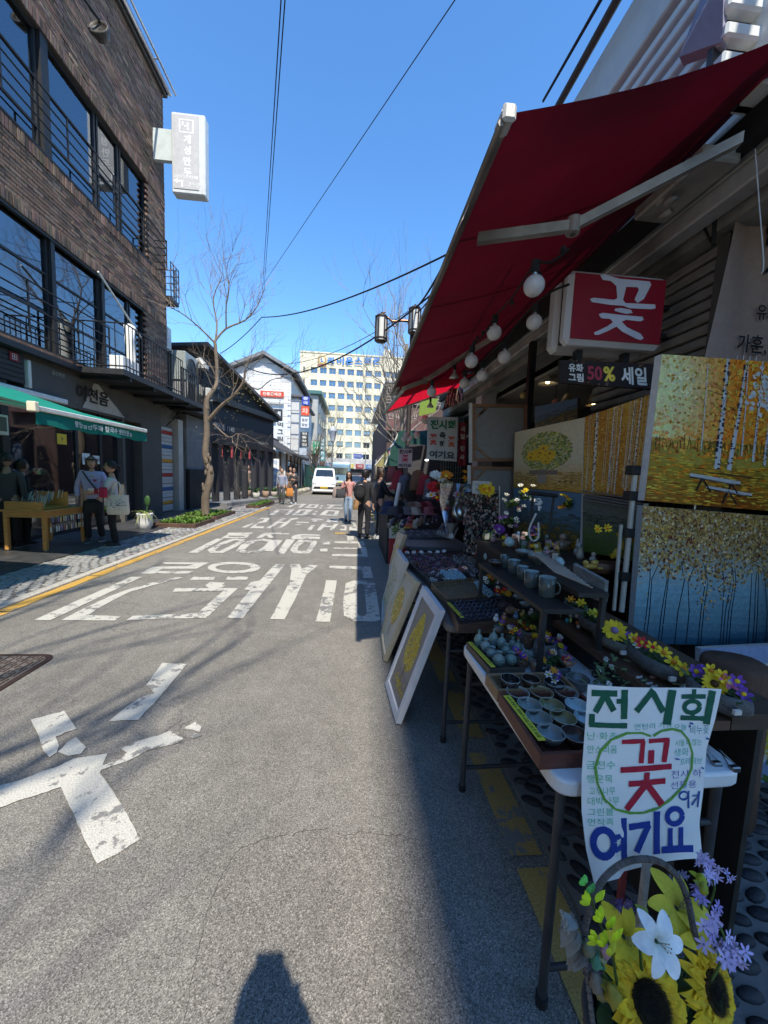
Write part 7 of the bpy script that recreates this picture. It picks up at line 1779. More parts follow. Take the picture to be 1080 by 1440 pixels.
for k in range(7):
 px,py=898+k*7,955+k*4.5;c_=random.choice([(.5,.45,.4),(.12,.18,.08),(.4,.28,.08),(.3,.3,.28)])
 fig(f'{["first","second","third","fourth","fifth","sixth","seventh"][k]} tiny glazed leaf or fish trinket from the bear towards the snail',px,py,[('trinket',c_,(0,0,.006),(.012,.006,.006)),('fin',vary(c_,.3),(.010,0,.008),(.005,.002,.006))],'trinket')
ms=thing('mug_shelf','black two step shelf carrying mugs and tea bowls','shelf',(.85,1.8,.74));MZ=1.04
m0,m1=PZ(770,853,MZ),PZ(703,807,MZ)
du_=(m1-m0).normalized();pu=V((-du_.y,du_.x,0));pu=pu if pu.x>0 else-pu
def ons(a,b,h=0):q=m0+du_*a+pu*b;return V((q.x,q.y,MZ+h))
LM=(m1-m0).length+.25
g=MB((.025,.022,.02));prism(g,[ons(-.03,-.035),ons(LM,-.035),ons(LM,.10),ons(-.03,.10)],MZ-.02,MZ);g.build('lower_board','wood',ms)
g=MB((.025,.022,.02));prism(g,[ons(-.03,.11),ons(LM,.11),ons(LM,.24),ons(-.03,.24)],MZ+.05,MZ+.07);g.build('upper_board','wood',ms)
g=MB((.03,.027,.025))
for a in(-.02,LM-.03):
 for b in(-.03,.22):
  g=MB((.03,.027,.025));prism(g,[ons(a,b),ons(a+.02,b),ons(a+.02,b+.02),ons(a,b+.02)],TZ,MZ-.02 if b<0 else MZ+.05);g.build('post','wood',ms)
def mug(c,r,h,out,inn,ang):
 t=None;g=MB(out);g.lathe([(0,0),(r*.92,0),(r,h*.05),(r*.98,h*.5),(r,h),(r*.9,h),(r*.88,h*.1),(0,h*.08)],22)
 n=len(g.c)
 for i in range(n):
  f=g.f[i];z=sum(g.v[j][2]for j in f)/len(f);rr=sum(math.hypot(g.v[j][0],g.v[j][1])for j in f)/len(f)
  if rr<r*.93 and z>h*.05:g.c[i]=inn
  elif z>h*.9:g.c[i]=inn
 g2=MB(out);pts=[(r*.95,0,h*.78),(r*1.35,0,h*.8),(r*1.6,0,h*.55),(r*1.4,0,h*.28),(r*.95,0,h*.22)]
 limb(g2,pts,r*.13,r*.11,7)
 return g,g2
mugs=[(768,842,.036,.088),(746,830,.034,.082),(734,819,.028,.072),(722,810,.032,.076),(710,801,.028,.07)]
for k,(px,py,r,h)in enumerate(mugs):
 c=PZ(px,py-4,MZ);c.z=MZ;g,g2=mug(c,r,h,(.075,.09,.08),(.30,.36,.33),0)
 t=thing('mug',f'{["nearest and largest","second","third, slimmest","fourth","farthest"][k]} dark green mug in the row on the black shelf','mug',c,'dark green mugs on the shelf');t.rotation_euler=(0,0,-.9)
 g.build('cup','gloss',t,world=False);g2.build('handle','gloss',t,world=False)
 if k in(0,2):pass
for k,(px,py,r,h,cn)in enumerate(((737,779,.05,.04,'grey-green'),(756,788,.05,.05,'grey-green'),(715,789,.045,.04,'grey-green'),(697,792,.04,.035,'dark brown'))):
 z=MZ+.07 if k<2 else MZ;c=PZ(px,py,z+.02);c.z=z;o=bowl(c,r,h,*cols_[cn]).build('tea_bowl','gloss');o.location=c
 tag(o,['tea bowl with a red rim pattern on the upper board of the mug shelf','deeper tea bowl next to the small celadon jar','dark tea bowl behind the mugs','low brown tea bowl at the far end of the mug shelf'][k],'bowl')
for k,(px,py,r,lab)in enumerate(((786,796,.026,'small round celadon jar on the upper board near the grey slab'),(716,768,.034,'round celadon vase with flowers at the far end of the upper board'),(687,789,.042,'white-green celadon vase holding a pink flower beside the beads'))):
 z=MZ+.07 if k<2 else.92;c=PZ(px,py,z);c.z=z;g=MB((.34,.46,.44));g.lathe([(0,0),(r*.6,0),(r*.95,r*.5),(r,r*.95),(r*.75,r*1.45),(r*.4,r*1.65),(r*.42,r*1.85),(r*.3,r*1.8)],18);o=g.build('celadon_vase','gloss');o.location=c;tag(o,lab,'vase')
g=MB((.20,.195,.18));a,b,c,d=PY(800,795,1.62),PY(848,845,1.45),PY(852,822,1.45),PY(826,795,1.6)
g.plate(PY(808,832,1.6),PY(849,848,1.45),PY(851,818,1.45),PY(806,793,1.6),.02);tag(g.build('stone_slab','stone'),'thin grey stone slab standing behind the farthest stone pots','slab')
g=MB((.30,.29,.25))
for i in range(12):p=PZ(746+i*3,775+i*2.6,1.18);g.tube([p,p+V((.02,-.22,.0))],.003,5)
o=g.build('chopstick_bundle','gloss');tag(o,'bundle of pale chopsticks lying across the upper board','chopsticks')
# ---------------- second table, of beads
t2=folding_table('second folding table behind the framed pictures, covered with bead trays',PZ(630,880,.735),PZ(630,880,.735)+V((.62,0,0)),PZ(556,782,.735)+V((.68,0,0)),PZ(556,782,.735),.735,col=(.12,.11,.10))
TT=.765
def q4(a,b,c,d,z=.79):return[PZ(*p,z)for p in(a,b,c,d)]
trays2=[('black ring tray with a yellow strip at the near end of the bead table',(645,879),(742,870),(702,838),(626,843),(.10,.055,.035)),('grey tray of thin chains behind the black rings',(627,842),(700,837),(664,812),(606,820),(.22,.14,.07)),('dark tray of small cyan and dark beads',(605,819),(668,812),(640,795),(592,803),(.06,.05,.045)),('long dark tray of purple beads at the far end of the bead table',(597,810),(660,806),(622,776),(562,778),(.05,.045,.04))]
for lab,a,b,c,d,col in trays2:tray('bead_tray',lab,q4(a,b,c,d),TT-.02,.79,col,th=.010)
yellow_strip('yellow strip on the black ring tray',PZ(648,868,.80),PZ(628,847,.80),.02,txt='건강 자석 팔찌 3,000원')
def torus(R,r,col,beads=10):
 g=MB(col)
 for i in range(beads):a=2*pi*i/beads;g.ell((R*cos(a),R*sin(a),0),r,6,4,col=vary(col,.25))
 return g
def scatter(protos,quad,nx,ny,z,tilt,name,label,cat,group,jit=.2):
 a,b,c,d=[PZ(*p,z)for p in quad];k=0
 for j in range(ny):
  for i in range(nx):
   u,v=(i+.5+random.uniform(-jit,jit))/nx,(j+.5+random.uniform(-jit,jit))/ny
   p=a*(1-u)*(1-v)+b*u*(1-v)+c*u*v+d*(1-u)*v
   pr=protos[random.randrange(len(protos))];o=pr[0]if not pr[1]else pr[0].copy()
   if pr[1]:COL.objects.link(o)
   pr[1]=True;o.location=p;o.rotation_euler=(tilt+random.uniform(-.25,.25),random.uniform(-.2,.2),random.uniform(-.5,.5));k+=1
   tag(o,label,cat,group)
def protos(cols,R,r,name,mat='gloss',beads=9):return[[torus(R,r,c,beads).build(name,mat),False]for c in cols]
scatter(protos([(.035,.035,.05),(.05,.05,.07)],.0125,.0065,'bead_bracelet',beads=8),((648,872),(732,866),(700,842),(632,847)),11,5,.79,.9,'bead_bracelet','dark haematite bead ring lying in rows in the nearest bead tray','bracelet','dark bead rings in the nearest tray',.08)
scatter(protos([(.22,.22,.21),(.3,.28,.22)],.012,.003,'chain_bracelet','metal',7),((630,838),(694,834),(664,816),(610,822)),12,4,.785,.2,'chain_bracelet','thin silver chain in the grey wooden tray','bracelet','thin chains in the grey tray')
scatter(protos([(.30,.48,.55),(.36,.55,.6)],.012,.007,'bead_bracelet',beads=7),((632,816),(656,814),(642,801),(618,803)),7,6,.79,.8,'bead_bracelet','pale cyan bead bracelet in the third tray from the front','bracelet','pale cyan bead bracelets')
scatter(protos([(.05,.04,.05),(.4,.4,.42),(.12,.1,.09)],.012,.006,'bead_bracelet',beads=7),((608,818),(628,816),(616,804),(596,806)),5,5,.79,.8,'bead_bracelet','dark or silver bead bracelet left of the cyan ones','bracelet','dark bracelets left of the cyan ones')
scatter(protos([(.10,.03,.08),(.06,.03,.04),(.18,.05,.12),(.03,.03,.03),(.25,.2,.22),(.12,.05,.03)],.016,.008,'bead_bracelet',beads=8),((600,806),(654,802),(620,779),(566,781)),13,11,.79,.7,'bead_bracelet','purple brown bead bracelet in the long far tray','bracelet','purple brown bead bracelets',.3)
scatter(protos([(.62,.6,.58)],.014,.012,'shell_bracelet',beads=6),((568,779),(630,777),(630,774),(568,776)),6,1,.80,.3,'shell_bracelet','white shell bead cluster along the far rim of the bead table','bracelet','white shell clusters')
scatter(protos([(.32,.50,.56)],.014,.008,'bead_bracelet',beads=7),((686,838),(694,836),(674,818),(668,820)),2,8,.80,.9,'bead_bracelet','pale cyan bead bracelet in the narrow strip beside the orange flowers','bracelet','cyan bracelets in the narrow strip')
scatter(protos([(.2,.19,.19),(.08,.07,.08)],.016,.010,'bead_bracelet',beads=6),((664,812),(684,812),(652,780),(632,782)),2,7,.80,.6,'bead_bracelet','grey stone bracelet beside the purple bead tray','bracelet','grey stone bracelets')
for k,(px,py,col)in enumerate(((718,858,(.30,.19,.12)),(708,851,(.08,.06,.07)))):
 c=PZ(px,py,.83);t=thing('ocarina',('tan clay ocarina with finger holes on a small wooden block','dark clay ocarina behind the tan one')[k],'ocarina',c)
 g=MB(col);g.ell(c,(.032,.022,.020),14,9);g.tube([c,c+V((.045,-.01,.004))],[.012,.007],8);g.build('body','stone',t)
 g=MB((.01,.01,.01))
 for(dx,dz)in((-.014,.008),(0,.012),(.012,.008),(-.006,-.002),(.008,-.002)):g.ell(c+V((dx,-.0215+abs(dx)*.35,dz)),(.003,.002,.003),7,4)
 g.build('finger_hole','matte',t)
g=MB((.22,.10,.04));c=PZ(720,872,.80);g.box(c.x-.045,c.x+.045,c.y-.02,c.y+.03,.775,.80,bev=.003);tag(g.build('wooden_block','wood'),'small reddish wooden block under the tan ocarina','block')
for k,(px,py)in enumerate(((738,850),(728,840),(718,830))):
 c=PZ(px,py,.86);c.z=.84;o=bowl(c,.03,.028,*cols_['light grey']).build('sauce_dish','gloss');o.location=c;tag(o,['near','middle','far'][k]+' small pale dish beside the ocarinas','dish','small pale dishes')
g=MB((.03,.025,.02));a=PZ(760,880,.83);b=PZ(690,800,.83);prism(g,[a+V((-.03,0,0)),a+V((.09,0,0)),b+V((.12,0,0)),b+V((-.03,0,0))],.735,.835);tag(g.build('display_plinth','wood'),'low black plinth between the bead trays and the mugs','plinth')
def bouquet(label,px,py,z,spread,fl_,R=.022,lk=20):
 c=PZ(px,py,z);t=thing('flower_arrangement',label,'flowers',c);bunch(t,c,spread,fl_,lk,R);return t
bouquet('orange, red and white flowers between the bead trays and mugs',692,818,.88,.06,[(Wh,Yl,-.05,0,.02,1),(Or,Yl,-.02,0,.035,1),(Re,Yl,.0,-.01,.02,1),(Or,Yl,.02,.01,.025,1),(Wh,Or,.03,-.01,.0,.8),(Wh,Yl,-.04,-.01,.0,.9)])
bouquet('red and orange yellow flowers nearest the ocarinas',706,836,.88,.05,[(Re,Yl,-.03,0,.02,1),(Or,Yl,.0,0,.015,.9),((.62,.4,.03),Or,.03,-.01,.008,1.1),(Pu,Yl,-.02,-.01,.0,.9),(Re,Or,.01,0,.03,.8),(Wh,Yl,-.03,0,.04,.7)])
bouquet('green leafy sprig with cream buds above the stone pots',745,872,.84,.07,[((.55,.5,.35),Yl,.02,0,.01,.7),((.5,.55,.2),Yl,-.05,0,-.01,.7)],lk=30)
bouquet('big orange chrysanthemum heads by the bead table',660,763,.95,.06,[((.45,.14,.04),(.3,.1,.03),-.03,0,.03,1.7),((.42,.13,.04),(.3,.1,.03),.03,0,.05,1.6),((.42,.13,.04),(.3,.1,.03),0,0,-.02,1.7),((.4,.13,.04),(.3,.1,.03),.05,.02,-.01,1.6)])
bouquet('large fluffy violet and white flower over the celadon vases',700,752,1.08,.03,[((.26,.06,.42),(.5,.45,.6),0,-.02,.05,2.6),((.5,.45,.6),(.26,.06,.42),-.01,-.015,.03,2.2)],R=.02,lk=8)
bouquet('small pink flower standing in the white-green vase',686,768,1.02,.03,[(Pk,Wh,0,0,.02,1),(Re,Yl,.015,0,.01,.8)],lk=10)
bouquet('tiny figures and red flowers at the corner of the bead table',668,785,.86,.05,[(Re,Wh,0,0,.02,.7),(Or,Yl,.03,0,.03,.6),(Wh,Yl,-.02,0,.04,.6),(Or,Wh,.01,0,.05,.6)],lk=12)
# ---------------- charm rack
cr=thing('charm_rack','tall dark rack crowded with hanging charms and key rings','rack',PY(680,780,3.3))
a,b,c,d=PY(654,782,3.35),PY(702,784,3.15),PY(702,690,3.15),PY(654,692,3.35)
g=MB((.02,.02,.02));g.plate(a,b,c,d,.02);g.build('back_panel','matte',cr)
g=MB((.45,.45,.43));g.tube([b,c+V((0,0,.04))],.008,6);g.build('post','metal',cr)
f=bil(a,b,c,d);g=MB()
for i in range(420):
 p=f(random.random(),random.random(),.02+random.random()*.03);w=random.uniform(.005,.010);cc=vary(random.choice([(.35,.30,.27),(.2,.08,.07),(.1,.1,.1),(.32,.25,.2),(.12,.05,.05),(.4,.36,.3),(.08,.12,.1)]),.4)
 g.box(p.x-w,p.x+w,p.y-.004,p.y+.004,p.z-w*random.uniform(1,2.6),p.z+w,bev=.002,col=cc)
g.build('charm','plastic',cr,kind='stuff')
sg2=thing('small_white_card','small white handwritten card with a yellow flower on top of the charm rack','card',PY(676,700,3.1))
g=MB((.45,.45,.42));f=bil(PY(664,694,3.1),PY(690,697,3.1),PY(689,677,3.1),PY(665,676,3.1));g.plate(f(0,0,0),f(1,0,0),f(1,1,0),f(0,1,0),.004);g.text('키링 4,000',f,.5,.72,w=.8,h=.2,d=.003,col=(.05,.05,.06));g.text('골라골라',f,.4,.35,w=.5,h=.2,d=.003,col=(.05,.15,.08));g.build('card','paper',sg2)
t=thing('yellow_flower','bright yellow artificial flower stuck on the white card of the charm rack','flower',PY(684,690,3.05));g=MB()
for k in range(7):flower(g,PY(684+random.uniform(-7,7),689+random.uniform(-7,5),3.05),(random.uniform(-.5,.5),-1,.2),.05,7,Yl,Or)
g.build('bloom','petal',t)
# ---------------- back clutter under the canvases
bs_=thing('rear_shelf','dark shelf of ornaments under the row of canvases','shelf',(1.5,2.6,0));g=MB((.035,.028,.022))
g.box(1.02,1.56,2.06,3.0,1.03,1.06);g.build('board','wood',bs_);g=MB((.02,.018,.016));g.box(1.5,1.53,2.1,3.0,.02,1.03);g.box(1.04,1.07,2.1,2.95,.02,1.03);g.build('support','wood',bs_)
orn=[(748,735,'white owl',[('body',(.4,.38,.34),(0,0,.03),(.025,.02,.035)),('head',(.42,.4,.36),(0,0,.075),.022),('eye',(.02,.02,.02),(-.008,-.02,.078),.006),('eye',(.02,.02,.02),(.008,-.02,.078),.006)]),(770,750,'green glazed owl',[('body',(.14,.24,.22),(0,0,.03),(.026,.02,.03)),('eye',(.5,.5,.45),(-.01,-.018,.04),.009),('eye',(.5,.5,.45),(.01,-.018,.04),.009),('pupil',(.02,.02,.02),(-.01,-.026,.04),.004),('pupil',(.02,.02,.02),(.01,-.026,.04),.004)]),(790,762,'tan laughing monk',[('body',(.25,.17,.11),(0,0,.035),(.045,.035,.035)),('head',(.28,.2,.14),(0,0,.085),.024),('arm',(.25,.17,.11),(.035,-.01,.05),(.02,.014,.012)),('arm',(.25,.17,.11),(-.035,-.01,.05),(.02,.014,.012))]),(812,772,'white seated rabbit',[('body',(.36,.34,.31),(0,0,.03),(.026,.024,.03)),('head',(.38,.36,.33),(0,0,.07),.018),('ear',(.38,.36,.33),(-.008,0,.095),(.005,.004,.018)),('ear',(.38,.36,.33),(.008,0,.095),(.005,.004,.018))]),(830,790,'gold dragon',[('body',(.35,.24,.05),(0,0,.02),(.04,.014,.014)),('coil',(.38,.26,.06),(.02,0,.04),(.022,.012,.014)),('head',(.4,.28,.06),(-.035,-.01,.04),.014),('tail',(.35,.24,.05),(.05,0,.012),(.018,.006,.006))]),(818,740,'grey stone buddha',[('body',(.09,.09,.09),(0,0,.03),(.035,.025,.03)),('chest',(.1,.1,.1),(0,0,.065),(.022,.018,.028)),('head',(.1,.1,.1),(0,0,.105),.018)]),(735,750,'pink flower fairy',[('skirt',(.35,.2,.2),(0,0,.02),(.022,.02,.022)),('head',(.42,.3,.24),(0,0,.06),.014),('wing',(.5,.5,.48),(.02,.01,.05),(.018,.003,.016))]),(838,752,'brown teapot',[('pot',(.12,.06,.04),(0,0,.03),(.035,.03,.028)),('lid',(.13,.07,.04),(0,0,.06),(.014,.014,.008)),('spout',(.12,.06,.04),(-.045,0,.035),(.014,.006,.006)),('handle',(.12,.06,.04),(.045,0,.035),(.008,.004,.02))]),(800,735,'orange cat',[('body',(.3,.16,.05),(0,0,.028),(.022,.02,.028)),('head',(.32,.18,.06),(0,0,.066),.017),('ear',(.32,.18,.06),(-.01,0,.082),.005),('ear',(.32,.18,.06),(.01,0,.082),.005)]),(760,722,'white horse',[('body',(.4,.38,.35),(0,0,.04),(.035,.014,.016)),('neck',(.4,.38,.35),(-.03,0,.065),(.01,.009,.022)),('head',(.4,.38,.35),(-.042,0,.085),(.016,.007,.008)),('leg',(.4,.38,.35),(-.02,0,.015),(.005,.005,.018)),('leg',(.4,.38,.35),(.022,0,.015),(.005,.005,.018))]),(850,770,'gold three-legged toad',[('body',(.34,.22,.05),(0,0,.02),(.03,.024,.02)),('head',(.36,.24,.06),(-.02,-.01,.035),.014),('coin',(.4,.3,.08),(-.034,-.014,.026),(.008,.002,.008))]),(712,722,'blue glass bird',[('body',(.1,.2,.3),(0,0,.02),(.026,.014,.016)),('head',(.12,.22,.32),(-.022,0,.035),.010)])]
for(px,py,nm,parts)in orn:
 px2=px;t=fig(nm+' ornament in the clutter under the canvases',px2,py+12,[(a,c,o,r)for(a,c,o,r)in parts],'ornament',z=1.06,k=1.15)
fig('bald monk doll in a red robe beside the pale pole',869,808,[('robe',(.42,.03,.04),(0,0,.025),(.026,.02,.03)),('head',(.45,.24,.17),(0,0,.072),.020),('arm',(.45,.24,.17),(-.018,-.016,.035),(.008,.006,.014)),('eye',(.02,.02,.02),(-.007,-.019,.074),.003),('eye',(.02,.02,.02),(.006,-.019,.074),.003)],'monk_doll',z=1.02,cat='doll',mat='plastic')
c=PY(868,775,1.95);t=thing('gourd_bird','yellow long-necked gourd bird with yellow flowers','ornament',c)
g=MB((.55,.38,.04));limb(g,[c+V((0,0,.09)),c+V((.02,0,.06)),c+V((.025,0,.02)),c+V((-.005,0,-.02)),c+V((-.03,0,-.03))],.010,.016,8);g.ell(c+V((.005,0,-.01)),(.028,.02,.03),10,7);g.ell(c+V((-.002,0,.095)),(.014,.010,.010),8,6);g.build('body','gloss',t)
for(dx,dy)in((-28,-30),(-14,-32),(20,-4)):g=MB();flower(g,PY(868+dx,762+dy*.6,1.94),(0,-1,.3),.028,7,Yl,Or);g.build('flower','petal',t)
g=MB((.10,.05,.03));c=PY(850,800,2.0);g.T=Matrix.Translation(c);g.lathe([(0,-.02),(.07,-.02),(.10,.04),(.085,.04),(0,.0)],18,sy=.6);tag(g.build('wooden_bowl','wood'),'brown wooden bowl behind the monk doll','bowl')
t=thing('dark_easel','small black scroll-topped easel with a white woven ornament hanging on it','easel',PY(760,720,2.25))
g=MB((.02,.02,.02));p=[PY(744,745,2.25),PY(750,693,2.3)],[PY(772,750,2.25),PY(779,696,2.3)]
for a,b in p:g.tube([a,b],.008,6)
g.tube([PY(744,693,2.3),PY(783,697,2.3)],.014,8);g.build('frame','blackmetal',t)
t2_=thing('woven_ornament','white woven key-shaped ornament hanging from the black easel','ornament',PY(755,740,2.2))
g=MB((.5,.5,.47));c=PY(758,708,2.2)
for k in range(26):a=random.random()*6.3;g.ell(c+V((.026*cos(a)*random.random(),0,.045*sin(a)*random.random())),(.008,.004,.007),6,4)
limb(g,[PY(754,722,2.2),PY(744,745,2.2),PY(748,760,2.2),PY(757,756,2.2),PY(757,735,2.2)],.006,.006,6);g.build('weave','cloth',t2_)
for k in range(34):
 px,py=random.uniform(706,862),random.uniform(738,800)
 nm,cc=random.choice([('blue',(.08,.14,.25)),('cream',(.38,.34,.27)),('red',(.3,.05,.04)),('dark green',(.05,.12,.06)),('gold',(.34,.24,.05)),('brown',(.14,.08,.05)),('pink',(.38,.2,.22))])
 s_=random.uniform(.7,1.3);c=V((random.uniform(1.06,1.5),random.uniform(2.08,2.95),1.06));t=thing('ornament',f'{nm} ornament crowded on the dark shelf under the canvases','ornament',c,'small ornaments crowded on the rear shelf')
 kind=k%4;g=MB(cc)
 if kind==0:g.lathe([(0,0),(.02,0),(.028,.03),(.014,.06),(.018,.075)],12,at=c)
 elif kind==1:g.ell(c+V((0,0,.025)),(.022,.018,.026),9,7);g.ell(c+V((0,-.004,.06)),.015,8,6)
 elif kind==2:g.box(c.x-.025,c.x+.025,c.y-.006,c.y+.006,c.z,c.z+.07,bev=.004);g.box(c.x-.018,c.x+.018,c.y-.008,c.y-.006,c.z+.01,c.z+.06,col=(.4,.38,.33))
 else:
  g.lathe([(0,0),(.016,0),(.022,.035),(0,.033)],10,at=c)
 g.build('body','gloss',t)
 if kind==3:b_=MB();leafy(b_,c+V((0,0,.035)),10,.05);[flower(b_,c+V((random.uniform(-.02,.02),-.01,.07)),(0,-1,.5),.016,6,random.choice([Yl,Pk,Wh,Or,Pu]),Yl)for _ in range(3)];b_.build('blooms','petal',t)
for k,(px,py,cA,cB,lab)in enumerate(((722,712,Pk,Wh,'pink and white'),(738,700,Wh,Yl,'white butterfly-like'),(712,735,Wh,Pu,'white and violet'),(800,712,Yl,Or,'dim yellow'),(745,760,Pu,Yl,'violet and yellow'))):
 c=PY(px,py,2.6);t=thing('flower_arrangement',f'{lab} artificial flowers in the dark behind the mugs','flowers',c)
 bunch(t,c,.09,[(random.choice([cA,cB]),Yl,random.uniform(-.08,.08),random.uniform(-.03,.03),random.uniform(-.03,.1),.9)for _ in range(8)],26,R=.024)
t=thing('log_stand','dark weathered log standing behind the exhibition poster','log',PZ(1050,1085,.6))
c=PY(1035,1060,1.32);g=MB((.10,.055,.035));g.T=Matrix.Translation((c.x+.06,1.42,0));g.lathe([(0,.1),(.13,.1),(.125,.4),(.12,.78),(.11,.80),(0,.80)],22,wob=.18,seed=4);g.build('log','bark',t)
# ---------------- farther stalls: table of trays, hats, posters
t3=folding_table('third low table with silver trinkets in a dark tray',V((.62,4.0,0)),V((1.35,4.0,0)),V((1.35,5.0,0)),V((.60,5.0,0)),.78,col=(.10,.10,.10))
a,b,c,d=PZ(575,756,.80),PZ(636,757,.80),PZ(622,744,.80),PZ(568,744,.80)
tray('bead_tray','far dark tray of silver trinkets beyond the purple beads',[a,b,c,d],.78,.81,(.05,.05,.05))
scatter(protos([(.32,.32,.34),(.15,.15,.17)],.022,.008,'silver_ring','metal',7),((578,755),(632,755),(619,746),(571,746)),12,5,.81,.5,'silver_ring','silver trinket in the far dark tray','trinket','silver trinkets in the far tray')
g=MB((.14,.14,.16));f=bil(PY(614,748,4.2),PY(638,757,4.2),PY(645,742,4.4),PY(622,736,4.4));g.plate(f(0,0,0),f(1,0,0),f(1,1,0),f(0,1,0),.03,col=(.45,.45,.44))
for i in range(60):p=f(random.uniform(.05,.95),random.uniform(.08,.92),.01);g.ell(p,.012,6,4,col=vary((.12,.10,.13),.5))
tag(g.build('bracelet_box','plastic'),'open white edged box of dark bracelets tilted up behind the trays','box')
def hand_poster(name,label,quad,Y,lines,parent=None,bg=(.46,.45,.41)):
 a,b,c,d=[PY(*p,Y)for p in quad];t=thing(name,label,'poster',a);f=bil(a,b,c,d)
 g=MB(bg);n=6;vs=[f(i/n,j/n,.01*sin(i*1.2+j*.4))for j in range(n+1)for i in range(n+1)];g.add(vs,[(j*7+i,j*7+i+1,(j+1)*7+i+1,(j+1)*7+i)for j in range(n)for i in range(n)],True);g.build('paper_sheet','paper',t)
 g=MB()
 for(txt,u,v,w,h,col)in lines:g.text(txt,f,u,v,w=w,h=h,bold=.045,d=.016,col=col)
 g.build('lettering','matte',t);return t
hand_poster('exhibition_poster','hand lettered exhibition poster in green, red, black and grey hung mid-street',((600,646),(642,649),(644,587),(601,586)),4.7,[('전시회',.5,.82,.82,.22,(.02,.14,.07)),('꽃',.2,.47,.26,.26,(.45,.06,.05)),('축',.5,.58,.2,.16,(.03,.03,.03)),('하',.5,.38,.2,.16,(.03,.03,.03)),('꽃',.8,.44,.24,.24,(.48,.10,.05)),('여기요',.5,.13,.84,.18,(.06,.07,.08))])
hand_poster('exhibition_poster','small exhibition poster with a red flower word by the lamp post',((559,658),(579,658),(580,631),(561,631)),6.6,[('전시회',.5,.84,.9,.2,(.02,.02,.03)),('꽃',.5,.5,.5,.34,(.40,.02,.08)),('여기요',.5,.13,.9,.18,(.02,.02,.03))],bg=(.42,.38,.42))
g=MB((.25,.25,.25))
for i in range(9):q=PY(624+i*3.5,585,4.9);g.tube([q,q+V((0,0,-1.0))],.003,4)
for j in range(14):a=PY(624,585+j*8,4.9);b=PY(654,585+j*8,4.9);g.tube([a,b],.003,4)
o=g.build('wire_grid_panel','metal');tag(o,'wire grid panel hanging behind the exhibition poster','grid')
hand_poster('red_banner','narrow red banner with pale lettering on the wire grid',((644,655),(654,655),(656,595),(645,594)),4.8,[('세',.5,.85,.6,.12,(.5,.45,.4)),('일',.5,.68,.6,.12,(.5,.45,.4)),('행',.5,.4,.6,.12,(.5,.45,.4)),('사',.5,.2,.6,.12,(.5,.45,.4))],bg=(.25,.03,.04))
c0,c1=PZ(546,793,0),PZ(562,795,0)
bx=thing('red_cabinet','red cabinet standing at the road edge beyond the leaning pictures','cabinet',c0)
g=MB((.34,.02,.03));y=c0.y;g.box(c0.x,c0.x+.55,y,y+.5,0,PY(546,757,y).z,bev=.01);g.build('body','paintedmetal',bx)
for k in range(2):g=MB((.6,.58,.55));z=.1+.17*k;g.box(c0.x+.08,c0.x+.26,y-.006,y,z,z+.09);g.build('drawer_label','paper',bx)
a,b,cc,d=PY(547,757,y-.05),PY(587,747,y-.05),PY(587,731,y-.05),PY(548,730,y-.05)
b=V((b.x,b.y,a.z+.1));
sg3=thing('flower_direction_sign','white sign with a green flower word and an arrow above the red cabinet','sign',a);f=bil(a,V((b.x,b.y,a.z)),cc,d);g=MB((.55,.55,.50));g.plate(f(0,0,0),f(1,0,0),f(1,1,0),f(0,1,0),.02);g.build('board','plastic',sg3)
g=MB();g.text('꽃',f,.22,.45,h=.62,w=.3,bold=.03,d=.004,col=(.12,.2,.06));
g.add([f(.42,.55,.004),f(.78,.55,.004),f(.78,.42,.004),f(.94,.66,.004),f(.78,.9,.004),f(.78,.77,.004),f(.42,.77,.004)],[(0,1,2,3,4,5,6)],col=(.5,.12,.08));g.add([f(.5,.48,.006),f(.74,.48,.006),f(.74,.62,.006),f(.5,.62,.006)],[(0,1,2,3)],col=(.6,.45,.05));g.build('lettering','matte',sg3)
ht=thing('hat_table','dark stall table heaped with hats and scarves','table',(.9,7,0));g=MB((.03,.03,.035));g.box(.62,1.6,6.4,8.3,.0,.86);g.build('table_cloth','cloth',ht)
hatcols=[('navy',(.02,.03,.07)),('grey',(.12,.12,.13)),('dark red',(.15,.02,.03)),('striped dark',(.05,.05,.06)),('tan',(.24,.18,.12)),('pink',(.35,.12,.15)),('black',(.015,.015,.015)),('cream',(.4,.37,.3))]
for k in range(16):
 px=545+(k%8)*8+random.uniform(-2,2);row=k//8;c=PZ(px,722-row*8+random.uniform(-1,1),.9+.05*row);cn,cc=hatcols[(k*3)%8]
 t=thing('hat',f'{cn} hat, {["first","second","third","fourth","fifth","sixth","seventh","eighth"][k % 8]} from the left in the {"front" if row == 0 else "back"} row of the hat heap','hat',c,'hats heaped on the stall')
 g=MB(cc);g.lathe([(.19,.0),(.12,.015),(.11,.05),(.09,.10),(.04,.125),(0,.13)],14,at=c,wob=.1,seed=k);g.build('crown','cloth',t)
for k in range(12):
 a=PZ(547+k*6,740-(k%3)*3,.87);cn,cc=hatcols[(k*5+1)%8];g=MB(cc);limb(g,[a,a+V((.08,.25,.06)),a+V((.12,.5,.03))],.035,.02,6)
 for j in range(3):g.ell(a+V((.02*j,.06*j,.03)),(.03,.02,.015),6,4,col=(.35,.34,.33))
 tag(g.build('scarf','cloth'),f'{cn} rolled scarf, {["first","second","third","fourth","fifth","sixth","seventh","eighth","ninth","tenth","eleventh","last"][k]} from the left along the front of the hat stall','scarf','rolled scarves on the hat stall')
g=MB((.55,.58,.58));a,b=PY(556,712,6.4),PY(562,680,6.6);g.tube([a,b],.035,8);tag(g.build('white_tube','plastic'),'white cardboard tube standing among the hats','tube')
g=MB((.05,.05,.055));g.box(1.1,1.9,7.5,8.0,.86,2.2);tag(g.build('dark_cabinet','matte'),'dark cabinet behind the hat stall','cabinet')
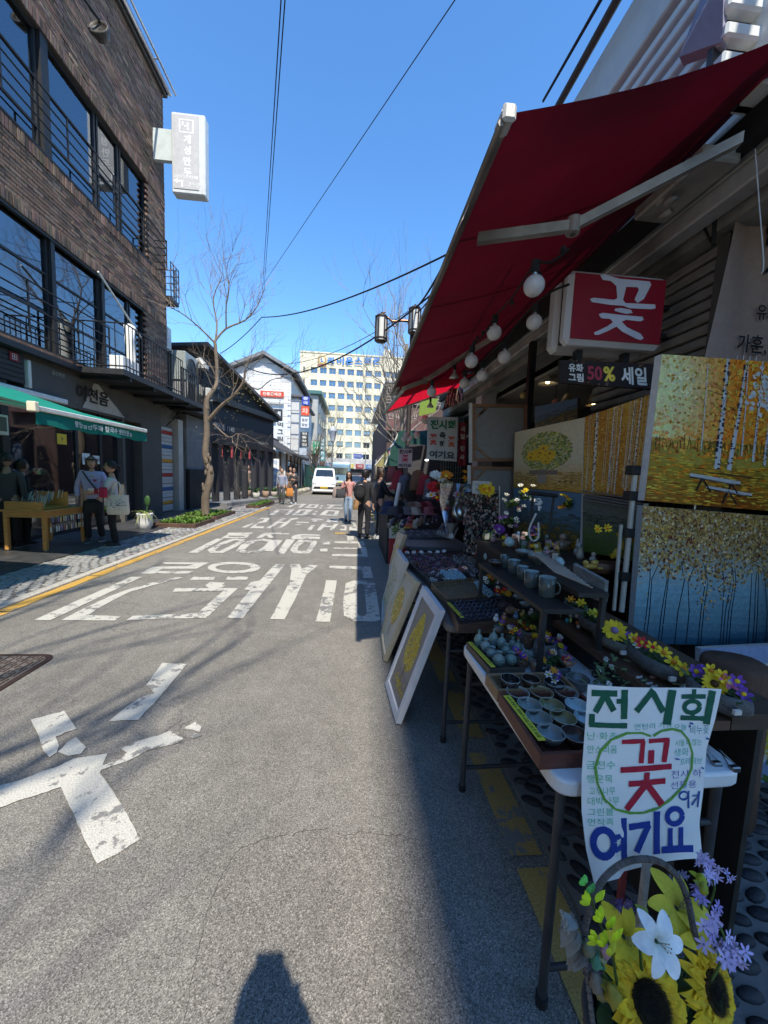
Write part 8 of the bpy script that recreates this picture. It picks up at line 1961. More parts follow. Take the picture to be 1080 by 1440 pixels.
for k in range(8):
 c=PY(560+k*9,672+(k%3)*6,6.9-k*.15);cn,cc=[('red',(.2,.02,.04)),('blue grey',(.08,.10,.15)),('black',(.02,.02,.02)),('brown',(.12,.07,.05))][k%4]
 g=MB(cc);g.lathe([(.02,.14),(.09,.10),(.11,-.05),(.13,-.22),(.02,-.22)],10,at=c,sy=.5,wob=.3,seed=k);tag(g.build('hanging_bag','cloth'),f'{cn} cloth bag, {["first","second","third","fourth","fifth","sixth","seventh","last"][k]} from the left hanging over the hat stall','bag','bags hanging over the hat stall')
bouquet('red and white roses standing by the hanging grid',618,686,1.45,.10,[(Re,Re,-.06,0,.0,1.6),(Wh,Yl,.0,0,.1,1.5),(Or,Yl,.06,0,.12,1.5),(Wh,Wh,-.05,0,.12,1.3),(Pk,Wh,.05,.02,-.05,1.3),((.35,.33,.2),Wh,.08,0,.03,1.3),(Wh,Yl,-.08,0,-.08,1.2),(Re,Yl,-.02,0,-.1,1.2)],R=.05,lk=30)
bouquet('orange and yellow roses in front of the green canvas edge',656,680,1.5,.07,[(Or,Or,0,0,.05,1.2),(Yl,Or,.02,0,-.06,1.2),(Or,Yl,-.02,0,.12,1.0)],R=.045,lk=16)
t=thing('wrapped_bouquet','bouquet of pale flowers wrapped in clear film beside the charm rack','bouquet',PY(638,735,3.6));c=PY(636,728,3.6)
bunch(t,c+V((0,0,.12)),.12,[(random.choice([Wh,Pk,(.4,.38,.3)]),Yl,random.uniform(-.1,.1),random.uniform(-.04,.04),random.uniform(-.08,.12),1.2)for _ in range(9)],20,R=.04)
g=MB();g.lathe([(.04,-.16),(.10,0),(.19,.16),(.24,.34)],11,at=c,wob=.9,seed=2);g.build('film_wrap','film',t);g=MB((.5,.5,.5));g.lathe([(.035,-.2),(.03,-.14),(.05,-.06)],8,at=c);g.build('paper_wrap','paper',t)
g=MB((.42,.42,.40));c=PY(648,720,3.45);g.T=Matrix.Translation(c)@Matrix.Rotation(1.2,4,'X')@Matrix.Rotation(.4,4,'Y');g.lathe([(0,.05),(.06,.05),(.075,.0),(.09,.03),(.09,-.02),(0,-.03)],18)
tag(g.build('round_mirror','metal'),'small round silver dish facing the street beside the bouquet','dish')
for(nm,lab,q,Yn,Yf,col)in(('green_tarpaulin','dark green tarpaulin over the next stall beyond the red awning',[(541,655),(560,609),(640,596),(640,640)],8.8,8.2,(.012,.055,.04)),('yellow_blue_tarpaulin','sun-faded yellow and blue parasol cloth under the green tarpaulin',[(527,655),(558,618),(586,622),(600,650)],9.5,9.2,(.28,.25,.10))):
 P_=[yp(q[0][0],q[0][1],Yf),yp(q[1][0],q[1][1],Yn+1.2),yp(q[2][0],q[2][1],Yn+.6),yp(q[3][0],q[3][1],Yf)]
 f=bil(*P_);g=MB(col);n=8
 vs=[f(i/n,j/n,.05*sin(i*1.3+j))for j in range(n+1)for i in range(n+1)]
 for j in range(n):
  for i in range(n):g.add([vs[j*9+i],vs[j*9+i+1],vs[(j+1)*9+i+1],vs[(j+1)*9+i]],[(0,1,2,3)],True,col=(.04,.10,.16)if(nm[0]=='y' and i>4)else col)
 t=thing(nm,lab,'canopy',P_[0]);g.build('cloth','greenawning',t);g=MB((.4,.38,.33));g.tube([P_[0],P_[1]],.02,5);g.tube([P_[3],P_[2]],.02,5);g.build('strut','paintedmetal',t)
t=thing('green_banner','lime green hanging banner behind the globe bulbs','banner',PY(600,585,6.9));g=MB((.18,.28,.05));g.plate(PY(589,585,6.9),PY(612,580,6.9),PY(616,560,6.9),PY(591,563,6.9),.02);g.build('cloth','cloth',t)
t=thing('patterned_cloth','black and cream patterned cloth hanging at the end of the red awning','cloth',PY(640,580,6.2));f=bil(PY(622,578,6.2),PY(652,562,6.2),PY(650,535,6.2),PY(636,535,6.2));g=MB((.04,.035,.04));g.plate(f(0,0,0),f(1,0,0),f(1,1,0),f(0,1,0),.015)
for k in range(60):p=f(random.random(),random.random(),.006+k*1e-5);g.box(p.x-.01,p.x+.01,p.y-.001,p.y+.001,p.z-.04*random.random()-.01,p.z+.03,col=vary((.38,.33,.28),.3))
g.build('fabric','cloth',t)
t=thing('yellow_shop_sign','bright yellow lit shop sign under the tarpaulin','sign',yp(534,657,12));a,b=yp(534,650,12),yp(550,657,12);g=MB((.55,.38,.01));g.box(a.x,b.x,12,12.1,b.z,a.z);g.text('분식',lambda u,v,d:(u,11.99-d,v),(a.x+b.x)/2,(a.z+b.z)/2,h=.09,d=.002,col=(.2,.02,.02));g.build('panel','litdim',t)if 'litdim' in M else None
if 'litdim' not in M:M['litdim']=vc_mat('lit_sign',.5,namt=.03,bump=0,emit=.9);g.build('panel','litdim',t)
for k,(px,py,Y,r,cc)in enumerate(((609,643,6.0,.035,(.7,.75,.7)),(600,647,6.3,.02,(.7,.75,.7)),(545,643,11,.12,(.7,.7,.6)),(552,640,11.5,.05,(.8,.6,.25)))):
 c=yp(px,py,Y);g=MB(cc);g.ell(c,(r*1.5,r,r*.7),10,6);tag(g.build('market_lamp','lit'),['white lit lamp just under the exhibition poster','small lit lamp left of the brighter one under the poster','bright white lamp deep under the tarpaulins','warm lamp deep under the tarpaulins'][k],'lamp')
sr=thing('market_stall_row','row of dark market stalls with clothes and goods beyond the hat stall','stall',(1.5,11,0))
g=MB((.04,.035,.035));g.box(1.0,2.6,9.0,17.5,0,1.0);g.box(2.2,2.6,9.0,18.5,1.0,3.0);g.box(2.0,2.6,8.3,9,0,2.9);g.build('counter','matte',sr)
g=MB()
for k in range(220):x,y=random.uniform(1.0,2.1),random.uniform(9,17.5);s_=random.uniform(.05,.12);g.box(x-s_,x+s_,y-s_,y+s_,1.0,1.0+random.uniform(.05,.3),bev=.02,col=random.choice([(.3,.1,.12),(.3,.28,.25),(.05,.08,.15),(.4,.38,.3),(.03,.03,.03),(.1,.2,.12)]))
g.build('goods','cloth',sr,kind='stuff')
for k in range(7):
 y=9.3+k*1.15;cc=[(.35,.12,.15),(.04,.05,.09),(.38,.36,.33),(.12,.03,.04),(.05,.05,.05),(.3,.25,.2),(.1,.14,.2)][k]
 g=MB(cc);g.lathe([(.05,.1),(.2,0),(.18,-.3),(.22,-.75),(.1,-.76)],10,at=(1.05,y,2.15),sy=.45,wob=.25,seed=k);g.build('hanging_garment','cloth',sr)
g=MB((.1,.1,.1));g.tube([(1.05,9.2,2.3),(1.05,16.5,2.3)],.015,6)
for y in(9.2,12,16.5):g.tube([(1.05,y,0),(1.05,y,2.3)],.02,6)
g.build('garment_rail','metal',sr)
# ================================================================== NEAR POSTER AND FLOWER BASKET
random.seed(77)
YP=.868
def py_(px,py):
 p=PY(px,py,YP);t=(p.z-.5)/.5
 return V((p.x,YP-.012*sin((p.x-.5)*9)-.02*max(0,1-t*2)**2*(1 if p.x<.75 else.4),p.z))
po=thing('hand_lettered_poster','near white exhibition poster, green, red and blue Korean hand lettering in a green circle','poster',PY(900,1222,YP))
zc=lambda x,y:(780+x*.2778,940+y*.2778)
def edge(v):
 l=[(155,70),(140,300),(124,520),(122,700),(135,880),(160,1025)];r=[(868,118),(835,270),(790,420),(772,640),(748,800),(755,970)]
 i=min(4,int(v*5));t=v*5-i;f_=lambda L:(L[i][0]*(1-t)+L[i+1][0]*t,L[i][1]*(1-t)+L[i+1][1]*t)
 return f_(l),f_(r)
n,m=14,20;vs=[]
for j in range(m+1):
 a,b=edge(j/m)
 for i in range(n+1):
  u=i/n;dip=(-28*sin(pi*u)*0-30*u*(1-u)*2*(j/m)**6);vs.append(py_(*zc(a[0]*(1-u)+b[0]*u,a[1]*(1-u)+b[1]*u+dip)))
fs=[(j*(n+1)+i,(j+1)*(n+1)+i,(j+1)*(n+1)+i+1,j*(n+1)+i+1)for j in range(m)for i in range(n)]
g=MB((.80,.80,.78));g.add(vs,fs,True);g.add([v+V((0,.0006,0))for v in vs],[f[::-1]for f in fs],True,col=(.7,.7,.68));g.build('paper_sheet','paper',po)
_h=[0.0]
def stroke(g,pts,w,col,jit=1.2):
 _h[0]+=2e-5;P_=[]
 for i in range(len(pts)-1):
  k=max(1,int(math.dist(pts[i],pts[i+1])/22))
  for j in range(k):t=j/k;P_.append((pts[i][0]*(1-t)+pts[i+1][0]*t,pts[i][1]*(1-t)+pts[i+1][1]*t))
 P_.append(pts[-1]);L,R=[],[];n=len(P_)
 for i,(x,y)in enumerate(P_):
  a,b=P_[max(0,i-1)],P_[min(n-1,i+1)];dx,dy=b[0]-a[0],b[1]-a[1];l=math.hypot(dx,dy)or 1;ww=w/2+random.uniform(-jit,jit)*.8
  off=V((0,-.0012-_h[0],0));L.append(py_(*zc(x-dy/l*ww,y+dx/l*ww))+off);R.append(py_(*zc(x+dy/l*ww,y-dx/l*ww))+off)
 for i in range(n-1):g.add([L[i],L[i+1],R[i+1],R[i]],[(0,1,2,3)],False,vary(col,.06))
def sring_(g,cx,cy,rx,ry,w,col):stroke(g,[(cx+rx*cos(2*pi*i/22),cy+ry*sin(2*pi*i/22))for i in range(23)],w,col)
G_,Rr,Bl,Lg=(.012,.10,.055),(.42,.012,.035),(.012,.045,.28),(.13,.33,.05)
g=MB()
for pts,w in(([(172,110),(300,113)],32),([(240,115),(190,207)],30),([(245,130),(283,200)],30),([(338,95),(335,242)],34),([(296,152),(325,152)],26),([(174,215),(172,270)],28),([(160,268),(352,276)],27),([(492,102),(400,207)],32),([(488,115),(548,218)],32),([(598,110),(568,285)],46),([(720,113),(718,145)],22),([(650,147),(782,153)],23),([(713,235),(712,258)],20),([(645,255),(772,266)],25),([(818,124),(785,295)],38)):stroke(g,pts,w,G_)
sring_(g,708,203,42,30,24,G_);g.build('green_lettering','matte',po)
g=MB()
for pts,w in(([(325,356),(446,358)],23),([(438,358),(428,470)],27),([(470,361),(584,363)],23),([(572,361),(555,476)],30),([(484,408),(482,476)],32),([(318,497),(598,501)],29),([(461,520),(460,556)],30),([(362,570),(564,572)],29),([(455,580),(350,698)],34),([(462,580),(548,694)],35)):stroke(g,pts,w,Rr)
g.build('red_lettering','matte',po)
g=MB();stroke(g,[(480,337),(430,316),(350,313),(270,343),(215,400),(190,480),(200,560),(235,640),(290,690),(370,716),(440,722),(530,705),(600,665),(670,600),(708,520),(712,440),(690,370),(650,325),(600,309),(540,314),(494,336)],12,Lg,1.8);g.build('green_circle','matte',po)
g=MB()
for pts,w in(([(278,822),(322,820)],23),([(280,882),(320,878)],24),([(335,738),(332,955)],31),([(362,785),(478,780)],31),([(470,785),(400,910)],33),([(517,722),(510,930)],35),([(589,812),(586,912)],25),([(647,812),(643,912)],25),([(538,914),(708,919)],34)):stroke(g,pts,w,Bl)
sring_(g,222,845,52,60,34,Bl);sring_(g,615,755,41,38,27,Bl);
sring_(g,665,655,24,20,9,(.02,.08,.3));stroke(g,[(692,632),(690,720)],9,(.02,.08,.3));stroke(g,[(712,660),(745,655),(708,705)],9,(.02,.08,.3));stroke(g,[(748,636),(738,716)],9,(.02,.08,.3))
stroke(g,[(695,285),(715,290)],8,(.02,.08,.3));stroke(g,[(700,297),(690,305)],7,(.02,.08,.3));stroke(g,[(785,365),(798,372)],10,(.02,.08,.3));stroke(g,[(618,462),(640,468)],8,(.02,.08,.3));stroke(g,[(760,515),(772,522)],8,(.02,.08,.3))
g.build('blue_lettering','matte',po)
g=MB()
ft=lambda u,v,d:py_(*zc(u,-v))+V((0,-.0011-d*.0,0))
for(t,x,y,w,h,col)in(('난·화초',225,325,150,40,(.08,.46,.26)),('안스리움',225,392,150,40,(.08,.46,.26)),('금전수',218,470,145,42,(.08,.46,.26)),('행운목',212,540,130,40,(.08,.46,.26)),('고무나무',225,600,130,38,(.08,.46,.26)),('대박나무',232,650,160,40,(.08,.46,.26)),('그린볼',215,702,130,36,(.08,.46,.26)),('먼작족',215,750,130,34,(.08,.46,.26)),('연탄리 가능',495,285,210,30,(.06,.42,.34)),('오늘',645,303,70,34,(.06,.42,.34)),('비누꽃',750,322,100,46,(.08,.30,.3)),('시들지 않는',690,385,145,34,(.08,.44,.24)),('생화',652,432,80,40,(.06,.42,.34)),('프리저브',705,482,120,36,(.06,.42,.34)),('전시 하',680,545,165,40,(.16,.16,.42)),('선물용',665,600,140,38,(.16,.16,.42))):
 g.text(t,ft,x,-y,w=w,h=h,bold=-.004,d=0,col=col)
g.build('small_handwriting','matte',po)
BC=yp(925,1468,.62)
ba=BC
stl=thing('wooden_stool','low dark stool under the basket of artificial flowers','stool',(BC.x,BC.y,0))
g=MB((.10,.07,.05));g.lathe([(0,BC.z-.24),(.12,BC.z-.24),(.125,BC.z-.225),(.12,BC.z-.21),(0,BC.z-.21)],20,at=(BC.x,BC.y,0));g.build('seat','wood',stl)
for k in range(4):a=pi/4+k*pi/2;g=MB((.08,.055,.04));g.tube([(BC.x+.09*cos(a),BC.y+.09*sin(a),BC.z-.24),(BC.x+.11*cos(a),BC.y+.11*sin(a),.018)],.012,7);g.build('leg','wood',stl)
bk_=thing('flower_basket','dark wicker basket with a wrapped handle','basket',(BC.x,BC.y,BC.z-.21))
g=MB((.055,.045,.045))
for j in range(12):
 z=BC.z-.20+j*.0165;r=.09+.043*(j/11)
 g.tube([(BC.x+(r+.004*(1 if(i+j)%2 else-1))*cos(2*pi*i/40),BC.y+(r+.004*(1 if(i+j)%2 else-1))*sin(2*pi*i/40),z)for i in range(41)],.0075,5)
g.tube([(BC.x+.136*cos(2*pi*i/40),BC.y+.136*sin(2*pi*i/40),BC.z)for i in range(41)],.009,7)
g.lathe([(0,BC.z-.205),(.085,BC.z-.205),(.125,BC.z-.01)],20,at=(BC.x,BC.y,0),col=(.02,.018,.018));g.build('wicker_bowl','wood',bk_)
hp=[yp(x,y,.66)for x,y in((822,1330),(826,1290),(836,1258),(852,1232),(876,1214),(902,1208),(930,1213),(952,1232),(966,1262),(974,1300),(984,1350))]
hp=[V((BC.x-.13,.64,BC.z))]+hp+[V((BC.x+.13,.64,BC.z))]
g=MB((.17,.155,.15));sm,_=limb(g,hp,.0048,.0048,9)
for i in range(0,len(sm)-1):
 for k in range(4):q=sm[i].lerp(sm[i+1],k/4);d=(sm[i+1]-sm[i]).normalized();a,b,_n=frame_of(d);g.tube([q+(a*cos(t*.9)+b*sin(t*.9))*.0054+d*t*.0006 for t in range(8)],.0017,4,col=vary((.13,.115,.105),.3),caps=False)
g.build('wrapped_handle','cloth',bk_)
stk_=MB((.42,.40,.36));a=yp(895,1345,.83);stk_.box(a.x-.009,a.x+.009,.825,.84,.3,yp(895,1208,.83).z,bev=.002);tag(stk_.build('wooden_stake','wood'),'pale wooden stake holding up the near exhibition poster','stake')
rp2=MB((.20,.03,.03));rp2.box(a.x-.035,a.x-.018,.87,.88,.3,yp(880,1225,.87).z);tag(rp2.build('red_board_edge','wood'),'dark red board edge beside the pale stake','board')
def sunflower(label,c,n,R,disc,sq=1):
 t=thing('sunflower',label,'flower',c);a,b,n=frame_of(n);c=V(c)
 for L_ in range(3):
  g=MB();k=17
  for i in range(k):
   th=2*pi*(i+L_*.37)/k+random.uniform(-.14,.14);d=a*cos(th)+b*sin(th);s=n.cross(d);rr=R*random.uniform(.86,1.1)*(1-.09*L_);W=R*.30*random.uniform(.85,1.1)
   back=-.22*R+L_*.10*R;cc=vary(mixc((.80,.50,.01),(.88,.62,.03),random.random()),.10);base=vary((.70,.30,.01),.1)
   M_=6;vs=[];tw=random.uniform(-.3,.3)
   for q in range(M_+1):
    u=q/M_;w_=W*.5*(sin(pi*min(1,.14+u*.86))**.8)if q<M_ else 0;p=c+d*(disc*.8+(rr-disc*.8)*u)+n*(back*u*u+R*.16*u*(1-u)*2+random.uniform(-.004,.004)*R/.08);sd=(s*cos(tw*u)+n*sin(tw*u))
    vs+=[p-sd*w_+n*w_*.22,p-sd*w_*.5,p-n*w_*.10,p+sd*w_*.5,p+sd*w_+n*w_*.22]
   fs=[(q*5+e,q*5+e+1,(q+1)*5+e+1,(q+1)*5+e)for q in range(M_)for e in range(4)]
   g.add(vs,fs,True,[mixc(base,cc,min(1,.45+(fi//4)/M_*1.2+random.uniform(-.1,.1)))for fi in range(len(fs))])
  g.build('petal_ring','petal',t)
 g=MB((.02,.014,.008));g.T=Matrix.Translation(c)@Matrix(((a.x,b.x,n.x,0),(a.y,b.y,n.y,0),(a.z,b.z,n.z,0),(0,0,0,1)))
 g.lathe([(disc*1.02,-disc*.12),(disc*1.02,disc*.10),(disc*.8,disc*.24),(disc*.45,disc*.20),(0,disc*.12)],24)
 for i in range(520):
  r=disc*sqrt((i+.5)/520);th=i*2.39996;h=disc*(.12+.14*sin(min(1,r/disc)*pi*.8));q=V((r*cos(th),r*sin(th),h));o=V((cos(th),sin(th),0))*.3
  L_=disc*random.uniform(.10,.2)*(1.2 if r>disc*.55 else.55);cc=vary((.10,.075,.03)if r>disc*.78 else(.045,.035,.015)if r>disc*.4 else(.012,.008,.006),.5)
  w=disc*.035;g.add([q+V((w,0,0)),q+V((-w*.5,w*.9,0)),q+V((-w*.5,-w*.9,0)),q+(o+V((0,0,1)))*L_],[(0,1,3),(1,2,3),(2,0,3)],False,cc)
 g.build('seed_head','stone',t)
 g=MB((.05,.09,.02));g.tube([c-n*.01,c-n*.06+V((0,.02,-.08)),V((ba.x,.62,BC.z-.1))],.005,6);
 for i in range(9):blade(g,c-n*R*.2,i*.7,R*.6,R*.35,.0,.01,vary((.06,.12,.03),.2))
 g.build('stem','leaf',t)
 return t
sunflower('large sunflower at the bottom centre of the basket facing up to the camera',yp(914,1412,.60),(-.05,-.75,.72),.086,.037)
sunflower('sunflower turned to the right beside the largest one',yp(1002,1392,.62),(.34,-.80,.50),.082,.034)
def lily(label,c,n,R,col,ccol,w=.5,k=6,mat='petal',name='lily',curl=.5):
 t=thing(name,label,'flower',c);a,b,n=frame_of(n);c=V(c);g=MB()
 for i in range(k):
  th=2*pi*i/k+(.0 if i%2 else.08);d=a*cos(th)+b*sin(th);s=n.cross(d);W=R*w*(1 if i%2 else.8);M_=8;vs=[]
  for q in range(M_+1):
   u=q/M_;w_=W*.5*sin(pi*(.08+.86*u))**.75 if q<M_ else W*.1;p=c+d*R*(.06+.94*u)+n*R*(curl*sqrt(u)*.9-curl*.75*u*u)-n*R*.25
   vs+=[p-s*w_+n*w_*.12,p-s*w_*.5+n*w_*.05,p-n*w_*.12,p+s*w_*.5+n*w_*.05,p+s*w_+n*w_*.12]
  g.add(vs,[(q*5+e,q*5+e+1,(q+1)*5+e+1,(q+1)*5+e)for q in range(M_)for e in range(4)],True,[mixc(ccol,col,min(1,.2+q/M_*1.8))for q in range(M_)for e in range(4)])
 g.build('petals',mat,t)
 g=MB((.45,.42,.30))
 for i in range(6):th=i*1.05;q=c+n*R*.32+(a*cos(th)+b*sin(th))*R*.12;g.tube([c-n*R*.15,q],R*.012,4);g.ell(q,(R*.02,R*.02,R*.035),6,4,col=(.3,.2,.08))
 g.build('stamens','petal',t)
 g=MB((.05,.10,.03));g.tube([c-n*R*.2,c-n*R*.6+V((0,.02,-.04)),V((ba.x,.62,BC.z-.1))],.003,5);g.build('stem','leaf',t)
lily('pure white lily open in the middle of the flower basket',yp(930,1328,.585),(.05,-.8,.6),.054,(.86,.87,.88),(.70,.74,.66),w=.62)
lily('yellow lily high behind the white one',yp(958,1275,.70),(.05,-.5,.85),.072,(.75,.62,.05),(.5,.42,.04),w=.6)
lily('yellow lily at the left behind the large sunflower',yp(882,1320,.66),(-.1,-.7,.7),.062,(.78,.62,.03),(.5,.4,.02),w=.58)
lily('half-closed yellow flower right of the white lily',yp(976,1318,.67),(.3,-.6,.5),.048,(.82,.66,.05),(.55,.42,.03),w=.6,curl=1.1,name='yellow_flower')
def spray(label,name,pts,Y,col,cfn):
 t=thing(name,label,'flower',yp(*pts[-1],Y));P_=[yp(*p,Y)for p in pts];g=MB((.10,.16,.04));limb(g,P_+[V((ba.x+(P_[-1].x-ba.x)*.4,.63,BC.z-.06))],.0025,.003,5);g.build('stem','leaf',t);cfn(t,P_,Y);return t
def glad(t,P_,Y):
 for k,(px,py,ang,col,L_)in enumerate(((822,1238,1.9,(.15,.65,.12),.022),(828,1250,1.4,(.10,.42,.10),.024),(829,1265,2.2,(.62,.82,.03),.03),(838,1262,1.2,(.62,.82,.03),.03),(846,1290,2.0,(.66,.80,.02),.034),(854,1300,1.3,(.64,.80,.02),.03),(842,1318,2.5,(.64,.76,.03),.03),(850,1325,1.9,(.66,.80,.02),.034),(860,1318,1.1,(.66,.80,.02),.034),(858,1338,1.6,(.62,.62,.04),.03))):
  g=MB();c=yp(px,py+8,Y-.005*k)
  for j in range(3):a=ang+(j-1)*.35;d=V((cos(a),-.15*(j-1),sin(a)));s=V((-sin(a),0,cos(a)));q=c+d*L_;g.add([c,c+d*L_*.45-s*.006+V((0,-.002,0)),c+d*L_*.8-s*.005,q,c+d*L_*.8+s*.005,c+d*L_*.45+s*.006,c+d*L_*.5+V((0,-.005,0))],[(0,1,6),(1,2,6),(2,3,6),(3,4,6),(4,5,6),(5,0,6)],True,vary(col,.12))
  g.build('floret','petal',t)
spray('lime green gladiolus spray on the left of the basket','gladiolus_spray',[(822,1238),(832,1268),(848,1310),(862,1350)],.62,None,glad)
def lav(npts,R,col):
 def f(t,P_,Y):
  for(px,py)in npts:
   g=MB();c=yp(px,py,Y+random.uniform(-.03,.02));flower(g,c,(random.uniform(-.6,.6),-1,random.uniform(-.3,.8)),R*random.uniform(.85,1.2),6,vary(col,.15),(.30,.25,.35),w=.36,cup=.1,cr=.12);g.build('floret','petal',t)
 return f
LV=(.56,.48,.80)
random.seed(9)
up=[(990+random.gauss(0,7),1212+random.gauss(0,8))for _ in range(8)]+[(1005+random.gauss(0,5),1232+random.gauss(0,5))for _ in range(5)]+[(1028,1236),(1022,1228),(1010,1222)]
spray('upper lilac star flower spray reaching over the paving','lilac_spray',[(992,1210),(1005,1250),(990,1300)],.74,None,lav(up,.015,LV))
mid_=[(980+random.gauss(0,6),1262+random.gauss(0,8))for _ in range(8)]+[(1000+random.gauss(0,6),1285+random.gauss(0,6))for _ in range(5)]
spray('middle lilac star flower spray right of the basket handle','lilac_spray',[(985,1255),(985,1300),(960,1360)],.70,None,lav(mid_,.015,(.36,.28,.60)))
low=[(1002+random.gauss(0,7),1300+random.gauss(0,8))for _ in range(6)]+[(1022+random.gauss(0,11),1328+random.gauss(0,13))for _ in range(16)]+[(1035+random.gauss(0,8),1345+random.gauss(0,9))for _ in range(8)]+[(1015,1345),(1020,1352),(1044,1356)]
spray('lowest and fullest lilac star flower spray at the right','lilac_spray',[(1008,1295),(1020,1330),(1000,1380),(970,1410)],.62,None,lav(low,.0155,LV))
spray('faint lilac flowers behind the basket handle','lilac_spray',[(955,1225),(960,1250),(950,1300)],.80,None,lav([(952+random.gauss(0,7),1235+random.gauss(0,9))for _ in range(9)],.013,(.26,.23,.36)))
spray('dark purple hydrangea flowers at the left inside the basket','purple_flowers',[(862,1275),(870,1300),(880,1350)],.72,None,lav([(868+random.gauss(0,12),1278+random.gauss(0,9))for _ in range(18)]+[(835,1355),(828,1362),(840,1368),(832,1372)],.016,(.12,.08,.22)))
def buds(t,P_,Y):
 for(px,py,col,r)in((985,1238,(.42,.46,.03),.009),(990,1250,(.35,.4,.05),.008),(906,1285,(.4,.45,.08),.008),(848,1345,(.35,.42,.25),.010),(840,1352,(.10,.30,.20),.012),(852,1335,(.50,.30,.38),.011),(828,1334,(.25,.27,.18),.012),(838,1382,(.25,.22,.18),.013),(846,1395,(.30,.26,.12),.012),(862,1402,(.42,.34,.05),.014)):
  g=MB(col);c=yp(px,py,Y+random.uniform(-.02,.02));g.ell(c,(r,r,r*1.5),9,7,wob=.5,seed=px);blade(g,c,2,r*3,r*1.5,r,r,vary(col,.2));g.build('bud','petal',t)
spray('mixed green, pink and yellow buds at the basket edge','bud_spray',[(846,1340),(850,1370),(870,1400)],.63,None,buds)
t=thing('dried_foliage','silvery dried leaves hanging over the left of the basket','foliage',yp(805,1330,.66));random.seed(4)
for k in range(4):
 g=MB();c=yp(806+k*4,1300+k*14,.66);
 for i in range(5):blade(g,c+V((0,0,.01)),pi*.9+random.uniform(-.8,.8),.035,.035,random.uniform(-.03,.03),.03,vary((.34,.33,.30),.15),n=4)
 g.build('leaf','petal',t)
g=MB((.36,.35,.33));
for i in range(40):q=yp(790+i*.25+random.uniform(-3,3),1280+i*.9,.65);g.ell(q,(.002,.002,.003),5,3)
g.build('seed_head','petal',t,kind='stuff')
t=thing('basket_leaves','dark green leaves filling the gaps between the basket flowers','foliage',(ba.x,.62,BC.z));g=MB()
for i in range(110):a=random.random()*6.3;r=.11*sqrt(random.random());blade(g,V((ba.x+r*cos(a),.62+r*sin(a),BC.z-.03+random.random()*.06)),random.random()*6.3,.06,.03,random.uniform(0,.06),.03,mixc((.02,.05,.015),(.07,.11,.03),random.random()),n=3)
g.build('leaf_mass','leaf',t,kind='stuff')
# ================================================================== PEOPLE
def skin_mesh(verts,edges,sub=2):
 me=bpy.data.meshes.new('s');bm=bmesh.new();L=bm.verts.layers.skin.verify();vs=[]
 for i,(p,r)in enumerate(verts):
  v=bm.verts.new(p);rr=r if isinstance(r,tuple)else(r,r);v[L].radius=rr;v[L].use_root=(i==0);vs.append(v)
 for a,b in edges:bm.edges.new((vs[a],vs[b]))
 bm.to_mesh(me);bm.free();o=bpy.data.objects.new('s',me);COL.objects.link(o)
 m=o.modifiers.new('k','SKIN');m.use_smooth_shade=True;s=o.modifiers.new('u','SUBSURF');s.levels=sub;s.render_levels=sub
 bpy.context.view_layer.update();e=o.evaluated_get(bpy.context.evaluated_depsgraph_get());r=bpy.data.meshes.new_from_object(e)
 out=([tuple(v.co)for v in r.vertices],[tuple(p.vertices)for p in r.polygons]);bpy.data.objects.remove(o);bpy.data.meshes.remove(me);bpy.data.meshes.remove(r);return out
